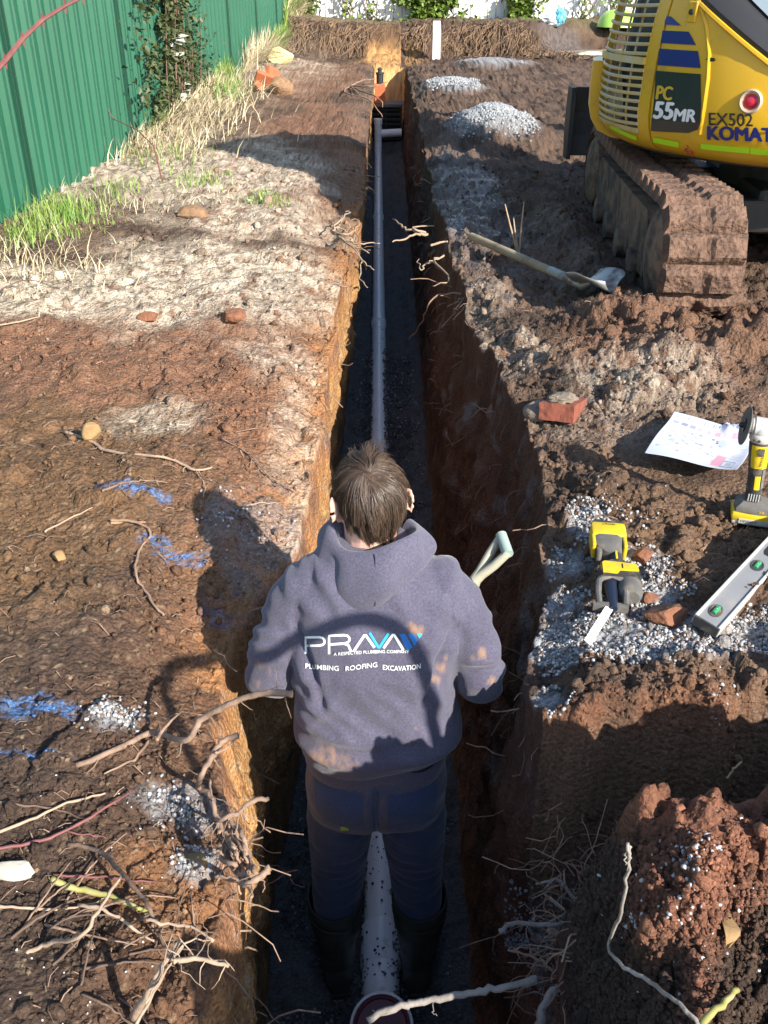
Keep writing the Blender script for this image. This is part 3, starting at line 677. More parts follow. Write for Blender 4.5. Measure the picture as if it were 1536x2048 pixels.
# ------------------------------------------------------------------ the sewer pipe
def pipe_x(d): return -.004 - .0098 * d
pp = thing('sewer_pipe', 'white plastic sewer pipe bedded in dark gravel along the trench floor', 'pipe', (0, 1.5, 0))
PR = .054
def zp(d): return float(flrZ(d)) + .030
joints = [1.83, 4.3, 7.4, 10.9, 14.95]
for a0, a1 in zip(joints[:-1], joints[1:]):
    n_ = 14; pts = [(pipe_x(a0 + (a1 - a0) * i / n_), a0 + (a1 - a0) * i / n_ - 1.5, zp(a0 + (a1 - a0) * i / n_)) for i in range(n_ + 1)]
    MB().tube(pts, PR, 20).build('pipe_length', M_PVC, pp, smooth=True)
def collar(a, b, pts_n=2, rr=.062):
    MB().tube([a, a + (b - a) * .04, a + (b - a) * .96, b], [rr - .004, rr, rr, rr - .004], 22).build('coupling', M_PVC, pp, smooth=True)
for j in joints[1:-1]: collar(Vector((pipe_x(j), j - 1.5 - .06, zp(j))), Vector((pipe_x(j), j - 1.5 + .05, zp(j))))
collar(Vector((-.022, .22, zp(1.7))), Vector((-.023, .36, zp(1.8))))
# bend and capped socket at the near end
MB().tube([(-.022, .23, .03), (-.022, .16, .034), (-.020, .09, .045), (-.018, .035, .075)], .056, 20).build('bend', M_PVC, pp, smooth=True)
cN = Vector((0, -.50, .866)); c0 = Vector((-.017, -.020, .135)); Mx = Matrix.Translation(c0) @ cN.to_track_quat('Z', 'Y').to_matrix().to_4x4()
MB().lathe([(.058, -.10), (.075, -.06), (.080, -.05), (.080, .0), (.086, .004), (.086, .028), (.079, .030), (.077, .012)], 36, Mx, cap=False).build('socket', M_PVC, pp, smooth=True)
MB().lathe([(.0775, .006), (.0775, .016), (.070, .018), (.066, .014), (.001, .014)], 36, Mx, cap=True).build('end_cap', mat('maroon_plastic', (.12, .018, .035), .45), pp, smooth=True)
# junction and riser at the far end
jx, jy = pipe_x(15.05), 15.05 - 1.5; z0 = zp(15.05)
MB().tube([(jx, jy - .12, z0), (jx, jy - .02, z0 + .01), (jx, jy + .05, z0 + .07), (jx, jy + .07, z0 + .18), (jx, jy + .07, z0 + .40)], .058, 16).build('riser', M_PVC, pp, smooth=True)
MB().tube([(jx, jy + .07, z0 + .36), (jx, jy + .07, z0 + .43)], .066, 16).build('riser_socket', M_PVC, pp, smooth=True)
MB().tube([(jx + .05, jy + .07, z0 + .22), (jx + .36, jy + .07, z0 + .235)], .056, 16).build('branch_pipe', M_PVC, pp, smooth=True)
# ------------------------------------------------------------------ the excavator
M_YEL = mat('yellow_paint', (.68, .40, .018), .32, var=.05, vscale=3, dirt=(.34, .22, .06), dscale=5, dthr=(.54, .86), spec=.5)
M_YELW = mat('worn_grille_paint', (.55, .40, .12), .4, var=.1, vscale=5, dirt=(.55, .52, .45), dscale=6, dthr=(.45, .7))
M_BLUE = mat('blue_decal', (.012, .022, .16), .35)
M_CHAR = mat('charcoal_decal', (.022, .030, .030), .3)
M_HIVIS = mat('hivis_tape', (.50, .90, .02), .45)
M_WTXT = mat('white_letters', (.8, .8, .8), .5); M_KTXT = mat('black_letters', (.012, .012, .014), .5); M_YTXT = mat('yellow_letters', (.65, .42, .03), .5)
M_GLASS = mat('dark_glass', (.16, .20, .23), .15, spec=.8)
M_MUD = mat('dried_mud', (.17, .10, .068), .95, var=.35, vscale=9, dirt=(.085, .048, .032), dscale=16, dthr=(.42, .62), bump=1.0, bscale=45, bdist=.02)
M_RUBBER = mat('muddy_rubber', (.045, .034, .028), .85, var=.3, vscale=7, dirt=(.20, .13, .09), dscale=9, dthr=(.40, .60), bump=.8, bscale=50, bdist=.012)
M_RED = mat('red_lens', (.50, .02, .05), .25); M_BEZ = mat('bezel', (.42, .33, .26), .5)
EC = Vector((2.23, 5.25, 1.3))
ex = thing('excavator', 'yellow mini excavator on muddy tracks parked right of the trench', 'excavator', EC)
ZR = [.55, .565, .60, .66, .75, .95, 1.12, 1.35, 1.6]; RR = [.88, .98, 1.055, 1.095, 1.112, 1.105, 1.085, 1.03, .97]
def er(z): return float(np.interp(z, ZR, RR))
def ep(phi, z, off=0.0):
    a_ = R(phi); r_ = er(z) + off; return Vector((r_ * math.cos(a_), r_ * math.sin(a_), z))
def euv(px, py):
    """angle and height where the ray of a pixel meets the tail shell"""
    v = (at(px, py, 1.3) - Vector((0, 0, CAM_H))); o = Vector((0, 0, CAM_H)) - EC; r_ = 1.1
    for _ in range(3):
        A = v.x ** 2 + v.y ** 2; B = 2 * (o.x * v.x + o.y * v.y); Cc = o.x ** 2 + o.y ** 2 - r_ * r_; D = max(B * B - 4 * A * Cc, 0)
        t = (-B - math.sqrt(D)) / (2 * A); q = o + v * t; r_ = er(q.z)
    return math.degrees(math.atan2(q.y, q.x)) % 360, q.z
def patch(name, ph0, ph1, zs, M, off=0.0, n=14, thick=.02, top=None, parent=None):
    """curved plate on the shell; zs list of heights, top(phi) may lower the upper edge"""
    mb = MB(); out, inn = [], []
    for i in range(n + 1):
        ph = ph0 + (ph1 - ph0) * i / n; zt = top(ph) if top else zs[-1]
        zz = [zs[0] + (z - zs[0]) * (zt - zs[0]) / (zs[-1] - zs[0]) for z in zs]
        out.append([ep(ph, z, off) for z in zz]); inn.append([ep(ph, z, off - thick) for z in zz])
    m = len(zs); rings = [o_ + list(reversed(i_)) for o_, i_ in zip(out, inn)]
    mb.loft(rings); return mb.build(name, M, parent or ex, smooth=True)
zsl = [.55, .56, .575, .60, .63, .68, .75, .85, .95, 1.05, 1.15, 1.25]
ptop = [(205, 1.42), (212, 1.30), (216, 1.215), (226, 1.11), (237, .985), (250, .90), (270, .86), (330, .86)]
topf = lambda ph: float(np.interp(ph, [a[0] for a in ptop], [a[1] for a in ptop]))
patch('tail_panel', 207.2, 330, zsl, M_YEL, 0, 60, .025, topf)
patch('door_pillar', 202.6, 206.7, [.55, .56, .575, .6, .63, .68, .75, .85, .95, 1.05, 1.15, 1.3, 1.5], M_YEL, 0.004, 6, .03)
patch('door_seam', 206.6, 207.3, [.56, .6, .7, .9, 1.1, 1.45], M_DGAP, -.012, 2, .012)
patch('lower_skirt', 176, 202.6, [.55, .56, .575, .60, .63, .655], M_YEL, .004, 16, .03)
patch('skirt_ledge', 176, 202.6, [.652, .665, .675], M_YELW, .012, 16, .05)
patch('corner_cover', 120, 175.4, [.555, .565, .60, .65, .72, .82, .90, .935], M_YEL, .055, 24, .05)
patch('grille_backing', 140, 204, [.6, .9, 1.2, 1.6], M_DGAP, -.10, 16, .02)
patch('radiator_core', 186, 202, [.68, .9, 1.2, 1.5], mat('radiator', (.05, .055, .06), .5, metal=.3), -.075, 10, .01)
patch('grille_side', 174.5, 176.5, [.66, .8, 1.0, 1.2, 1.5], M_YEL, .004, 2, .03)
for sx, z0, st, cnt in ((0, .695, .0335, 8), (0, 1.0, .040, 12)):
    for k in range(cnt):
        z = z0 + k * st; mb = MB()
        mb.tube([ep(176 + 27 * i / 14, z - .006 * math.sin(math.pi * i / 14), .004 + .010 * math.sin(math.pi * i / 14)) for i in range(15)], .0085, 6); mb.build('grille_bar', M_YELW, ex, smooth=True)
patch('grille_mid_bar', 176, 203, [.955, .965, .975, .985], M_YELW, .022, 14, .04)
for ph in (183.5, 190.5, 197):
    MB().tube([ep(ph, z, -.002) for z in (.66, .75, .85, .95, 1.05, 1.2, 1.45)], .006, 5).build('grille_upright', M_YELW, ex)
# raised edge beside the decals
MB().tube([ep(ph, z, -.002) for ph, z in ((222.6, .69), (222.8, .80), (222.5, .92), (221.6, 1.02), (219.5, 1.12), (216.5, 1.19), (213, 1.25))], .011, 6).build('panel_bead', M_YEL, ex, smooth=True)
def decal(name, poly, M, off=.0035, n=10):
    """poly of pixel corners on the tail: (left, right) pairs of pixels from top to bottom"""
    mb = MB(); rings = []
    for (l, r_) in poly:
        (p0, z0), (p1, z1) = euv(*l), euv(*r_); rings.append([ep(p0 + (p1 - p0) * i / n, z0 + (z1 - z0) * i / n, off) for i in range(n + 1)])
    mb.loft(rings, closed=False, cap=False); return mb.build(name, M, ex)
decal('blue_stripe', [((1332, 32), (1343, 33)), ((1330, 49), (1363, 51))], M_BLUE)
decal('blue_stripe', [((1326, 61), (1378, 63)), ((1323, 86), (1393, 90))], M_BLUE)
decal('blue_stripe', [((1320, 97), (1397, 102)), ((1316, 130), (1402, 136))], M_BLUE)
decal('model_plate', [((1313, 141), (1402, 148)), ((1309, 200), (1403, 208)), ((1304, 240), (1401, 245)), ((1303, 255), (1396, 259)), ((1303, 262), (1378, 266))], M_CHAR)
decal('reflective_tape', [((1222, 247), (1276, 273)), ((1223, 256), (1276, 281))], M_HIVIS, .009)
decal('reflective_tape', [((1307, 274), (1358, 284)), ((1307, 285), (1358, 295))], M_HIVIS)
decal('reflective_tape', [((1402, 287), (1499, 296)), ((1402, 298), (1499, 307))], M_HIVIS)
decal('reflective_tape', [((1501, 296), (1590, 302)), ((1501, 308), (1590, 314))], M_HIVIS)
decal('scuff_mark', [((1416, 114), (1430, 116)), ((1412, 119), (1432, 121)), ((1418, 123), (1428, 123))], M_KTXT, .004, 4)
def text_mesh(s, size=1.0, bold=0.0, shear=0.0, spacing=1.0):
    cu = bpy.data.curves.new('letters', 'FONT'); cu.body = s; cu.size = size; cu.offset = bold; cu.shear = shear; cu.space_character = spacing; cu.resolution_u = 3
    ob = bpy.data.objects.new('letters', cu); COL.objects.link(ob); bpy.context.view_layer.update()
    me = bpy.data.meshes.new_from_object(ob.evaluated_get(bpy.context.evaluated_depsgraph_get()))
    bpy.data.objects.remove(ob); bpy.data.curves.remove(cu)
    bm = bmesh.new(); bm.from_mesh(me); bpy.data.meshes.remove(me)
    V_ = np.array([v.co[:] for v in bm.verts]); F_ = [tuple(v.index for v in f.verts) for f in bm.faces]; bm.free()
    V_[:, 0] -= V_[:, 0].min(); V_[:, 1] -= V_[:, 1].min(); return V_, F_
def tail_text(name, s, x0, y0, x1, y1, M, bold=0.0, shear=0.0, off=.006, slope=None, fat=0.0):
    """lettering filling the pixel box on the tail shell"""
    V_, F_ = text_mesh(s, 1.0, bold, shear); Wd, Hd = V_[:, 0].max(), V_[:, 1].max(); mb = MB()
    sl = (slope or 0.0)
    for q, (fx_, fy_) in enumerate(((0, 0),) if fat == 0 else ((-fat, 0), (fat, 0), (0, -fat * .6), (0, fat * .6))):
        b0 = len(mb.v); mb.f += [tuple(i + b0 for i in f) for f in F_]
        for v in V_:
            px = x0 + fx_ + (x1 - x0) * v[0] / Wd; py = y1 + fy_ + (y0 - y1) * v[1] / Hd + sl * (px - x0); ph, z = euv(px, py); mb.v.append(tuple(ep(ph, z, off + .0002 * q)))
    return mb.build(name, M, ex)
tail_text('model_letters', 'PC', 1314, 171, 1347, 198, M_YTXT, 0, .2, slope=.08, fat=1.6)
tail_text('model_number', '55', 1309, 203, 1349, 236, M_WTXT, 0, .2, slope=.07, fat=2.2)
tail_text('model_suffix', 'MR', 1349, 217, 1391, 241, M_WTXT, 0, .2, slope=.07, fat=1.6)
tail_text('fleet_number', 'EX502', 1419, 225, 1506, 250, M_KTXT, 0, 0, slope=.03, fat=.5)
tail_text('maker_name', 'KOMATSU', 1417, 252, 1588, 279, M_BLUE, 0, 0, slope=.035, fat=2.0)
# red target sticker
ph, z = euv(1378, 303); mb = MB(); ring = [ep(ph + .9 * math.cos(a_ * .5236), z + .016 * math.sin(a_ * .5236), .004) for a_ in range(13)]
mb.tube(ring, .0022, 4); mb.tube([ep(ph - 1.6, z, .004), ep(ph + 1.6, z, .004)], .002, 4); mb.tube([ep(ph, z - .03, .004), ep(ph, z + .03, .004)], .002, 4); mb.build('target_sticker', M_RED, ex)
# tail lamp
ph, z = euv(1502, 203); nrm = Vector((math.cos(R(ph)), math.sin(R(ph)), .05)).normalized(); Mx = Matrix.Translation(ep(ph, z, 0)) @ nrm.to_track_quat('Z', 'Y').to_matrix().to_4x4()
lamp = MB().lathe([(.050, -.02), (.050, .008), (.044, .014), (.036, .010), (.034, -.01)], 28, Mx).build('tail_lamp', M_BEZ, ex, smooth=True)
MB().lathe([(.032, -.012), (.032, 0), (.019, .004), (.018, .010), (.001, .013)], 20, Mx).build('lens', M_RED, lamp, smooth=True)
ph, z = euv(1388, 24); nrm = Vector((math.cos(R(ph)), math.sin(R(ph)), .05)).normalized(); Mx = Matrix.Translation(ep(ph, z, 0)) @ nrm.to_track_quat('Z', 'Y').to_matrix().to_4x4()
lk = MB().box((0, 0, .005), (.05, .085, .02), Mx, .006).build('latch', M_YEL, ex); MB().lathe([(.012, .012), (.012, .022), (.005, .024)], 14, Mx).build('lock', M_BLACK, lk)
# hood above the tail, cab
mb = MB(); rings = []
for i in range(41):
    ph = 204 + 126 * i / 40; zt = topf(ph); a_ = R(ph)
    rings.append([ep(ph, zt + .002, .004), ep(ph, zt + .03, .012), ep(ph, zt + .085, -.03), ep(ph, zt + .10, -.09), Vector((.45 * math.cos(a_), .45 * math.sin(a_), zt + .30))])
mb.loft(rings, closed=False, cap=False); mb.build('engine_hood', M_BLACK, ex, smooth=True)
MB().tube([ep(ph, topf(ph) - .004, .004) for ph in range(208, 330, 4)], .012, 6).build('hood_edge', M_YEL, ex, smooth=True)
mb = MB(); rings = []
for i in range(15):
    ph = 214 + 40 * i / 14; zt = topf(ph) + .12; rings.append([ep(ph, zt, -.10), ep(ph, zt + .16, -.34)])
mb.loft(rings, closed=False, cap=False); mb.build('hood_glass', M_GLASS, ex, smooth=True)
MB().lathe([(.98, .56), (1.0, .60), (1.0, .62)], 40).build('turntable_deck', M_BLKSTEEL, ex)
MB().lathe([(.42, .36), (.42, .56)], 32).build('slew_ring', M_BLKSTEEL, ex)
MB().lathe([(.92, .62), (.90, .95), (.45, 1.25)], 32).build('engine_housing', M_BLACK, ex)
CA = R(60); Mc = Matrix.Rotation(CA, 4, 'Z') @ Matrix.Translation((.10, .38, 0))        # cab sits left of the boom
cab = MB()
for sx in (-.45, .62):
    for sy in (-.44, .44): cab.box((sx, sy, 1.65), (.07, .07, 1.5), Mc)
cab.box((.085, 0, .97), (1.14, .95, .16), Mc); cab.box((.085, 0, 1.18), (1.10, .90, .30), Mc, .02)
cabo = cab.build('cab', M_BLACK, ex)
MB().box((.085, 0, 2.42), (1.22, 1.0, .10), Mc, .03).build('cab_roof', M_YEL, cabo)
for c_, d_ in (((-.455, 0, 1.85), (.012, .8, .95)), ((.625, 0, 1.85), (.012, .8, .95)), ((.085, .445, 1.85), (.98, .012, .95)), ((.085, -.445, 1.85), (.98, .012, .95))):
    MB().box(c_, d_, Mc).build('cab_window', M_GLASS, cabo)
Mb = Matrix.Rotation(CA, 4, 'Z')
bo = MB().prism([(.7, .95), (1.5, 2.3), (2.6, 2.75), (2.6, 2.55), (1.65, 2.1), (1.0, .85)], -.36, -.12, Mb @ Matrix.Rotation(R(90), 4, 'X')).build('boom', M_YEL, ex)
MB().prism([(2.45, 2.85), (2.7, 2.8), (3.0, 1.0), (2.85, .95)], -.33, -.15, Mb @ Matrix.Rotation(R(90), 4, 'X')).build('dipper_arm', M_YEL, ex)
for o in (bo, bpy.data.objects['dipper_arm']): pass
MB().prism([(2.75, 1.1), (3.1, 1.05), (3.2, .6), (2.9, .35), (2.6, .45), (2.7, .8)], -.5, .02, Mb @ Matrix.Rotation(R(90), 4, 'X')).build('bucket', M_BLKSTEEL, ex)
# undercarriage
TRK = R(-3.4); Mt = Matrix.Rotation(TRK, 4, 'Z')
cb = MB(); cb.box((0, 0, .30), (.75, 1.1, .22), Mt, .03).box((0, .45, .28), (1.5, .22, .16), Mt, .02).box((0, -.45, .28), (1.5, .22, .16), Mt, .02); cb.build('undercarriage_frame', M_BLKSTEEL, ex)
pad_me = None
def track(cx):
    g = link('track', None, None, ex); g.matrix_local = Mt @ Matrix.Translation((cx - .03, -.12, -.03))
    L, hgt, rr = 2.12, .50, .25
    per = 2 * L + 2 * math.pi * rr; NP = 42
    def pos(s):
        s %= per
        if s < L: return (-L / 2 + s, 0.0, 0.0)
        s -= L
        if s < math.pi * rr: a_ = s / rr; return (L / 2 + rr * math.sin(a_), rr - rr * math.cos(a_), a_)
        s -= math.pi * rr
        if s < L: sg = -.018 * math.sin(math.pi * s / L); return (L / 2 - s, 2 * rr + sg, math.pi)
        s -= L; a_ = s / rr; return (-L / 2 - rr * math.sin(a_), rr + rr * math.cos(a_), math.pi + a_)
    global pad_me
    if pad_me is None:
        bm = bmesh.new(); bmesh.ops.create_grid(bm, x_segments=22, y_segments=10, size=.5)
        P_ = np.array([v.co[:] for v in bm.verts]); X0, Y0 = P_[:, 0] * .35, P_[:, 1] * (per / NP) * .955
        lug = .022 * sst(.055, .040, np.abs(Y0)) * (1 - .85 * sst(.012, .004, np.abs(np.abs(X0) - .015)) * 0) * sst(.012, .024, np.abs(X0))
        mud = .007 * fbm(X0, Y0, 14, 3, 201) + .005 * fbm(X0, Y0, 45, 2, 202); Z0 = -(lug + .004 + np.maximum(mud, -.006))
        edge = (np.abs(X0) > .173) | (np.abs(Y0) > (per / NP) * .475); Z0 = np.where(edge, .028, Z0)
        mb = MB(); mb.v = [(a_, b_, c_) for a_, b_, c_ in zip(X0, Y0, Z0)]; mb.f = [tuple(v.index for v in reversed(f.verts)) for f in bm.faces]; bm.free()
        top = len(mb.v); hx, hy = .175, per / NP * .475; mb.v += [(-hx, -hy, .028), (hx, -hy, .028), (hx, hy, .028), (-hx, hy, .028)]; mb.f.append((top, top + 1, top + 2, top + 3))
        pad_me = bpy.data.meshes.new('track_pad'); pad_me.from_pydata(mb.v, [], mb.f); pad_me.update(); pad_me.materials.append(M_MUD)
    for k in range(NP):
        yv, zv, an = pos((k + .5) * per / NP); o = link('track_pad', pad_me, None, g, (0, yv, zv + .02)); o.rotation_euler = (an + rnd.uniform(-.02, .02), 0, 0 if k % 2 else math.pi * 0)
    sd = MB()
    sd.loft([[Vector((sx, 1.0 * y_ if abs(y_) < 1 else y_ - .24 * (1 if y_ > 0 else -1), z_)) for y_, z_ in ((-1.05, .10), (-1.10, .25), (-1.0, .40), (-.5, .40), (.5, .40), (1.0, .40), (1.10, .25), (1.05, .10))] for sx in (-.150, -.145, .145, .150)])
    sd.build('track_frame', M_RUBBER, g)
    for yv, r_ in ((-L / 2, .205), (L / 2, .205)):
        MB().lathe([(.06, -.19), (.10, -.185), (r_ - .03, -.17), (r_, -.15), (r_, .15), (r_ - .03, .17), (.10, .185), (.06, .19)], 24, Matrix.Translation((0, yv, rr + .02)) @ Matrix.Rotation(R(90), 4, 'Y')).build('idler_wheel' if yv < 0 else 'drive_sprocket', M_RUBBER, g, smooth=True)
    for k in range(4):
        MB().lathe([(.05, -.185), (.075, -.18), (.075, .18), (.05, .185)], 16, Matrix.Translation((0, -.6 + .4 * k, .115)) @ Matrix.Rotation(R(90), 4, 'Y')).build('roller', M_RUBBER, g, smooth=True)
track(-.79); track(.79)
bl = MB(); bl.loft([[Vector((sx, 1.68 + dy, z)) for dy, z in ((.02, .22), (.06, .35), (.07, .5), (.05, .66), (.09, .66), (.12, .5), (.11, .35), (.07, .22))] for sx in (-.98, -.5, 0, .5, .98)])
blade = bl.build('dozer_blade', M_BLKSTEEL, ex)
for sx in (-.97, .97): MB().box((sx, 1.66, .44), (.03, .14, .46), bev=.004).build('blade_end_plate', M_BLKSTEEL, blade)
for sx in (-.35, .35): MB().tube([(sx, .6, .28), (sx * 1.2, 1.2, .36), (sx * 1.3, 1.72, .44)], .055, 8).build('blade_arm', M_BLKSTEEL, ex)
# ------------------------------------------------------------------ the man in the trench
PO = Vector((-.030, 1.70, .012))
person = thing('person', 'person in dusty navy hooded sweatshirt, jeans and gumboots standing in the trench, back turned', 'person', PO)
def remesh(mb, voxel, smooth=4):
    me = bpy.data.meshes.new('lump'); me.from_pydata(mb.v, [], mb.f); me.update(); o = bpy.data.objects.new('lump', me); COL.objects.link(o)
    bm = bmesh.new(); bm.from_mesh(me); bmesh.ops.recalc_face_normals(bm, faces=bm.faces); bm.to_mesh(me); bm.free()
    md = o.modifiers.new('r', 'REMESH'); md.mode = 'VOXEL'; md.voxel_size = voxel; md.adaptivity = 0
    if smooth: s_ = o.modifiers.new('s', 'SMOOTH'); s_.iterations = smooth; s_.factor = .5
    me2 = bpy.data.meshes.new_from_object(o.evaluated_get(bpy.context.evaluated_depsgraph_get()))
    n = len(me2.vertices); V_ = np.empty(n * 3, np.float32); me2.vertices.foreach_get('co', V_); N_ = np.empty(n * 3, np.float32); me2.vertices.foreach_get('normal', N_)
    bpy.data.objects.remove(o); bpy.data.meshes.remove(me); return me2, V_.reshape(-1, 3), N_.reshape(-1, 3)
def limb(mb, pts, rad, n=16, caps=True):
    pts = [Vector(p) for p in pts]; P_, R_ = [], []
    for i in range(len(pts) - 1):
        for k in range(6):
            t = k / 6; P_.append(pts[i].lerp(pts[i + 1], t)); R_.append(rad[i] + (rad[i + 1] - rad[i]) * t)
    P_.append(pts[-1]); R_.append(rad[-1]); mb.tube(P_, R_, n)
    if caps: mb.ball(pts[0], rad[0] * .99); mb.ball(pts[-1], rad[-1] * .99)
    for p, r_ in zip(pts[1:-1], rad[1:-1]): mb.ball(p, r_ * 1.0)
def ring(z, cx, cy_, rx, ry, n=36, e=2.5):
    o = []
    for k in range(n):
        a_ = 2 * math.pi * k / n; c, s_ = math.cos(a_), math.sin(a_)
        o.append(Vector((cx + rx * math.copysign(abs(c) ** (2 / e), c), cy_ + ry * math.copysign(abs(s_) ** (2 / e), s_), z)))
    return o

# --- hooded sweatshirt
mb = MB()
mb.loft([ring(*a) for a in ((.965, 0, .0, .172, .128), (1.0, 0, .0, .186, .140), (1.06, 0, .0, .187, .140), (1.14, 0, .008, .184, .134), (1.24, 0, .014, .190, .132), (1.33, 0, .022, .192, .126), (1.40, 0, .034, .178, .112), (1.445, 0, .042, .142, .095), (1.485, 0, .052, .105, .080), (1.51, 0, .058, .080, .072))])
for s_ in (-1, 1):
    limb(mb, [(s_ * .135, .04, 1.400), (s_ * .182, .032, 1.350), (s_ * .232, .010, 1.235), (s_ * .248, .012, 1.155), (s_ * .215, .12, 1.095), (s_ * .155, .26, 1.065)], [.066, .068, .058, .056, .053, .043])
hme, HV, HN = remesh(mb, .0062, 8)
x_, y_, z_ = HV[:, 0], HV[:, 1], HV[:, 2]
torso = 1 - sst(.175, .215, np.abs(x_))
rid = lambda n: np.exp(-(n * 2.6) ** 2) - .35
f1 = rid(gn2(x_ * 3.2 + .8 * gn2(z_ * 5, x_ * 3, 5), z_ * 17 + 1.5 * x_, 301)) * (1 - sst(1.02, 1.15, z_)) * .019
f2 = rid(gn2(x_ * 14 + 1.4 * np.sin(z_ * 6) * np.sign(x_), z_ * 2.4, 302)) * .012 * sst(1.05, 1.15, z_) * sst(.04, .12, np.abs(x_))
f3 = rid(gn2((x_ * .8 + z_) * 11, (z_ * .7 - x_) * 3.5, 303)) * .011 * sst(1.02, 1.1, z_)
arm = sst(.19, .225, np.abs(x_))
f4 = rid(gn2(z_ * 17 + y_ * 9, x_ * 4 + y_ * 5, 304)) * .015 * arm * (1 - sst(1.30, 1.36, z_))
f5 = .006 * gn2(x_ * 5, z_ * 5, 305) + .0012 * gn2(x_ * 40, z_ * 40 + y_ * 20, 306)
# armpit pull lines and the sag above the waistband
dl = np.abs(x_) - (.165 - .35 * (1.32 - z_)); f6 = -.016 * np.exp(-(dl / .012) ** 2) * sst(1.14, 1.2, z_) * (1 - sst(1.31, 1.37, z_)) * (y_ < .03)
f7 = .018 * np.exp(-((z_ - 1.035 - .02 * gn2(x_ * 6, x_ * 0, 9)) / .022) ** 2) * torso
flat = 1 - .8 * np.exp(-(((x_ + .03) / .17) ** 4 + ((z_ - 1.315) / .075) ** 4)) * (y_ < 0)
HV2 = HV + HN * (((f1 + f2 + f3) * torso + f5) * flat + f4 + f6 + f7)[:, None]
hme.vertices.foreach_set('co', HV2.astype(np.float32).ravel()); hme.update(); hme.name = 'hoodie'
hme.polygons.foreach_set('use_smooth', np.ones(len(hme.polygons), dtype=bool))
def fabric(name, col, dirtcol, attr, rough=.9):
    m = bpy.data.materials.new(name); m.use_nodes = True; t = m.node_tree; P = t.nodes['Principled BSDF']; P.inputs['Roughness'].default_value = rough; P.inputs['Specular IOR Level'].default_value = .2
    P.inputs['Sheen Weight'].default_value = .25; P.inputs['Sheen Roughness'].default_value = .5
    tc = t.nodes.new('ShaderNodeTexCoord'); A = t.nodes.new('ShaderNodeAttribute'); A.attribute_name = attr
    n1 = t.nodes.new('ShaderNodeTexNoise'); n1.inputs['Scale'].default_value = 7; n1.inputs['Detail'].default_value = 6; n1.inputs['Roughness'].default_value = .6
    n2 = t.nodes.new('ShaderNodeTexNoise'); n2.inputs['Scale'].default_value = 220; n2.inputs['Detail'].default_value = 2
    n3 = t.nodes.new('ShaderNodeTexNoise'); n3.inputs['Scale'].default_value = 55; n3.inputs['Detail'].default_value = 6
    mp = t.nodes.new('ShaderNodeMapping'); mp.inputs['Scale'].default_value = (1, 1, .45); t.links.new(tc.outputs['Object'], mp.inputs[0])
    for n in (n1, n2): t.links.new(tc.outputs['Object'], n.inputs['Vector'])
    t.links.new(mp.outputs[0], n3.inputs['Vector'])
    m1 = t.nodes.new('ShaderNodeMapRange'); m1.inputs[1].default_value = .3; m1.inputs[2].default_value = .7; m1.inputs[3].default_value = .82; m1.inputs[4].default_value = 1.16; t.links.new(n1.outputs[0], m1.inputs[0])
    m2 = t.nodes.new('ShaderNodeMapRange'); m2.inputs[1].default_value = .3; m2.inputs[2].default_value = .7; m2.inputs[3].default_value = .8; m2.inputs[4].default_value = 1.25; t.links.new(n2.outputs[0], m2.inputs[0])
    mm = t.nodes.new('ShaderNodeMath'); mm.operation = 'MULTIPLY'; t.links.new(m1.outputs[0], mm.inputs[0]); t.links.new(m2.outputs[0], mm.inputs[1])
    sc = t.nodes.new('ShaderNodeVectorMath'); sc.operation = 'SCALE'; sc.inputs[0].default_value = col; t.links.new(mm.outputs[0], sc.inputs['Scale'])
    ad = t.nodes.new('ShaderNodeMath'); ad.operation = 'ADD'; t.links.new(A.outputs['Fac'], ad.inputs[0]); t.links.new(n3.outputs[0], ad.inputs[1])
    m3 = t.nodes.new('ShaderNodeMapRange'); m3.inputs[1].default_value = .78; m3.inputs[2].default_value = 1.35; m3.inputs[4].default_value = .9; t.links.new(ad.outputs[0], m3.inputs[0])
    mx = t.nodes.new('ShaderNodeMix'); mx.data_type = 'RGBA'; t.links.new(m3.outputs[0], mx.inputs['Factor']); t.links.new(sc.outputs[0], mx.inputs['A']); mx.inputs['B'].default_value = (*dirtcol, 1)
    t.links.new(mx.outputs['Result'], P.inputs['Base Color'])
    b = t.nodes.new('ShaderNodeBump'); b.inputs['Strength'].default_value = .35; b.inputs['Distance'].default_value = .002; t.links.new(n2.outputs[0], b.inputs['Height']); t.links.new(b.outputs[0], P.inputs['Normal'])
    return m
M_HOOD = fabric('navy_fleece', (.080, .076, .112), (.36, .21, .11), 'dirt')
M_DENIM = fabric('dark_denim', (.036, .055, .115), (.14, .10, .075), 'dirt', .85)
BV = BVHTree.FromPolygons([tuple(v + np.array(PO)) for v in HV2], [tuple(p.vertices) for p in hme.polygons])
EYE = Vector((0, 0, CAM_H))
def shirt(px, py, off=.0016):
    d = (at(px, py, 1.3) - EYE).normalized(); h = BV.ray_cast(EYE, d)
    return (h[0] + h[1] * off if h[0] else EYE + d * 2.1) - PO
dirt = np.zeros(len(HV2))
for (px, py, rr, am) in ((830, 1262, .020, .6), (818, 1250, .012, .5), (884, 1335, .022, .6), (872, 1358, .020, .6), (890, 1318, .014, .5), (962, 1308, .020, .6), (950, 1316, .016, .45), (982, 1362, .016, .6), (526, 1330, .03, .42), (515, 1365, .025, .4), (650, 1520, .05, .55), (690, 1535, .05, .4), (640, 1495, .03, .35), (830, 1455, .012, .4), (600, 1240, .01, .3)):
    c = shirt(px, py); d2 = ((HV2 - np.array(c)) ** 2).sum(1); dirt = np.maximum(dirt, am * np.exp(-d2 / rr ** 2))
a_ = hme.attributes.new('dirt', 'FLOAT', 'POINT'); a_.data.foreach_set('value', dirt.astype(np.float32))
hoodie = link('hoodie', hme, M_HOOD, person)
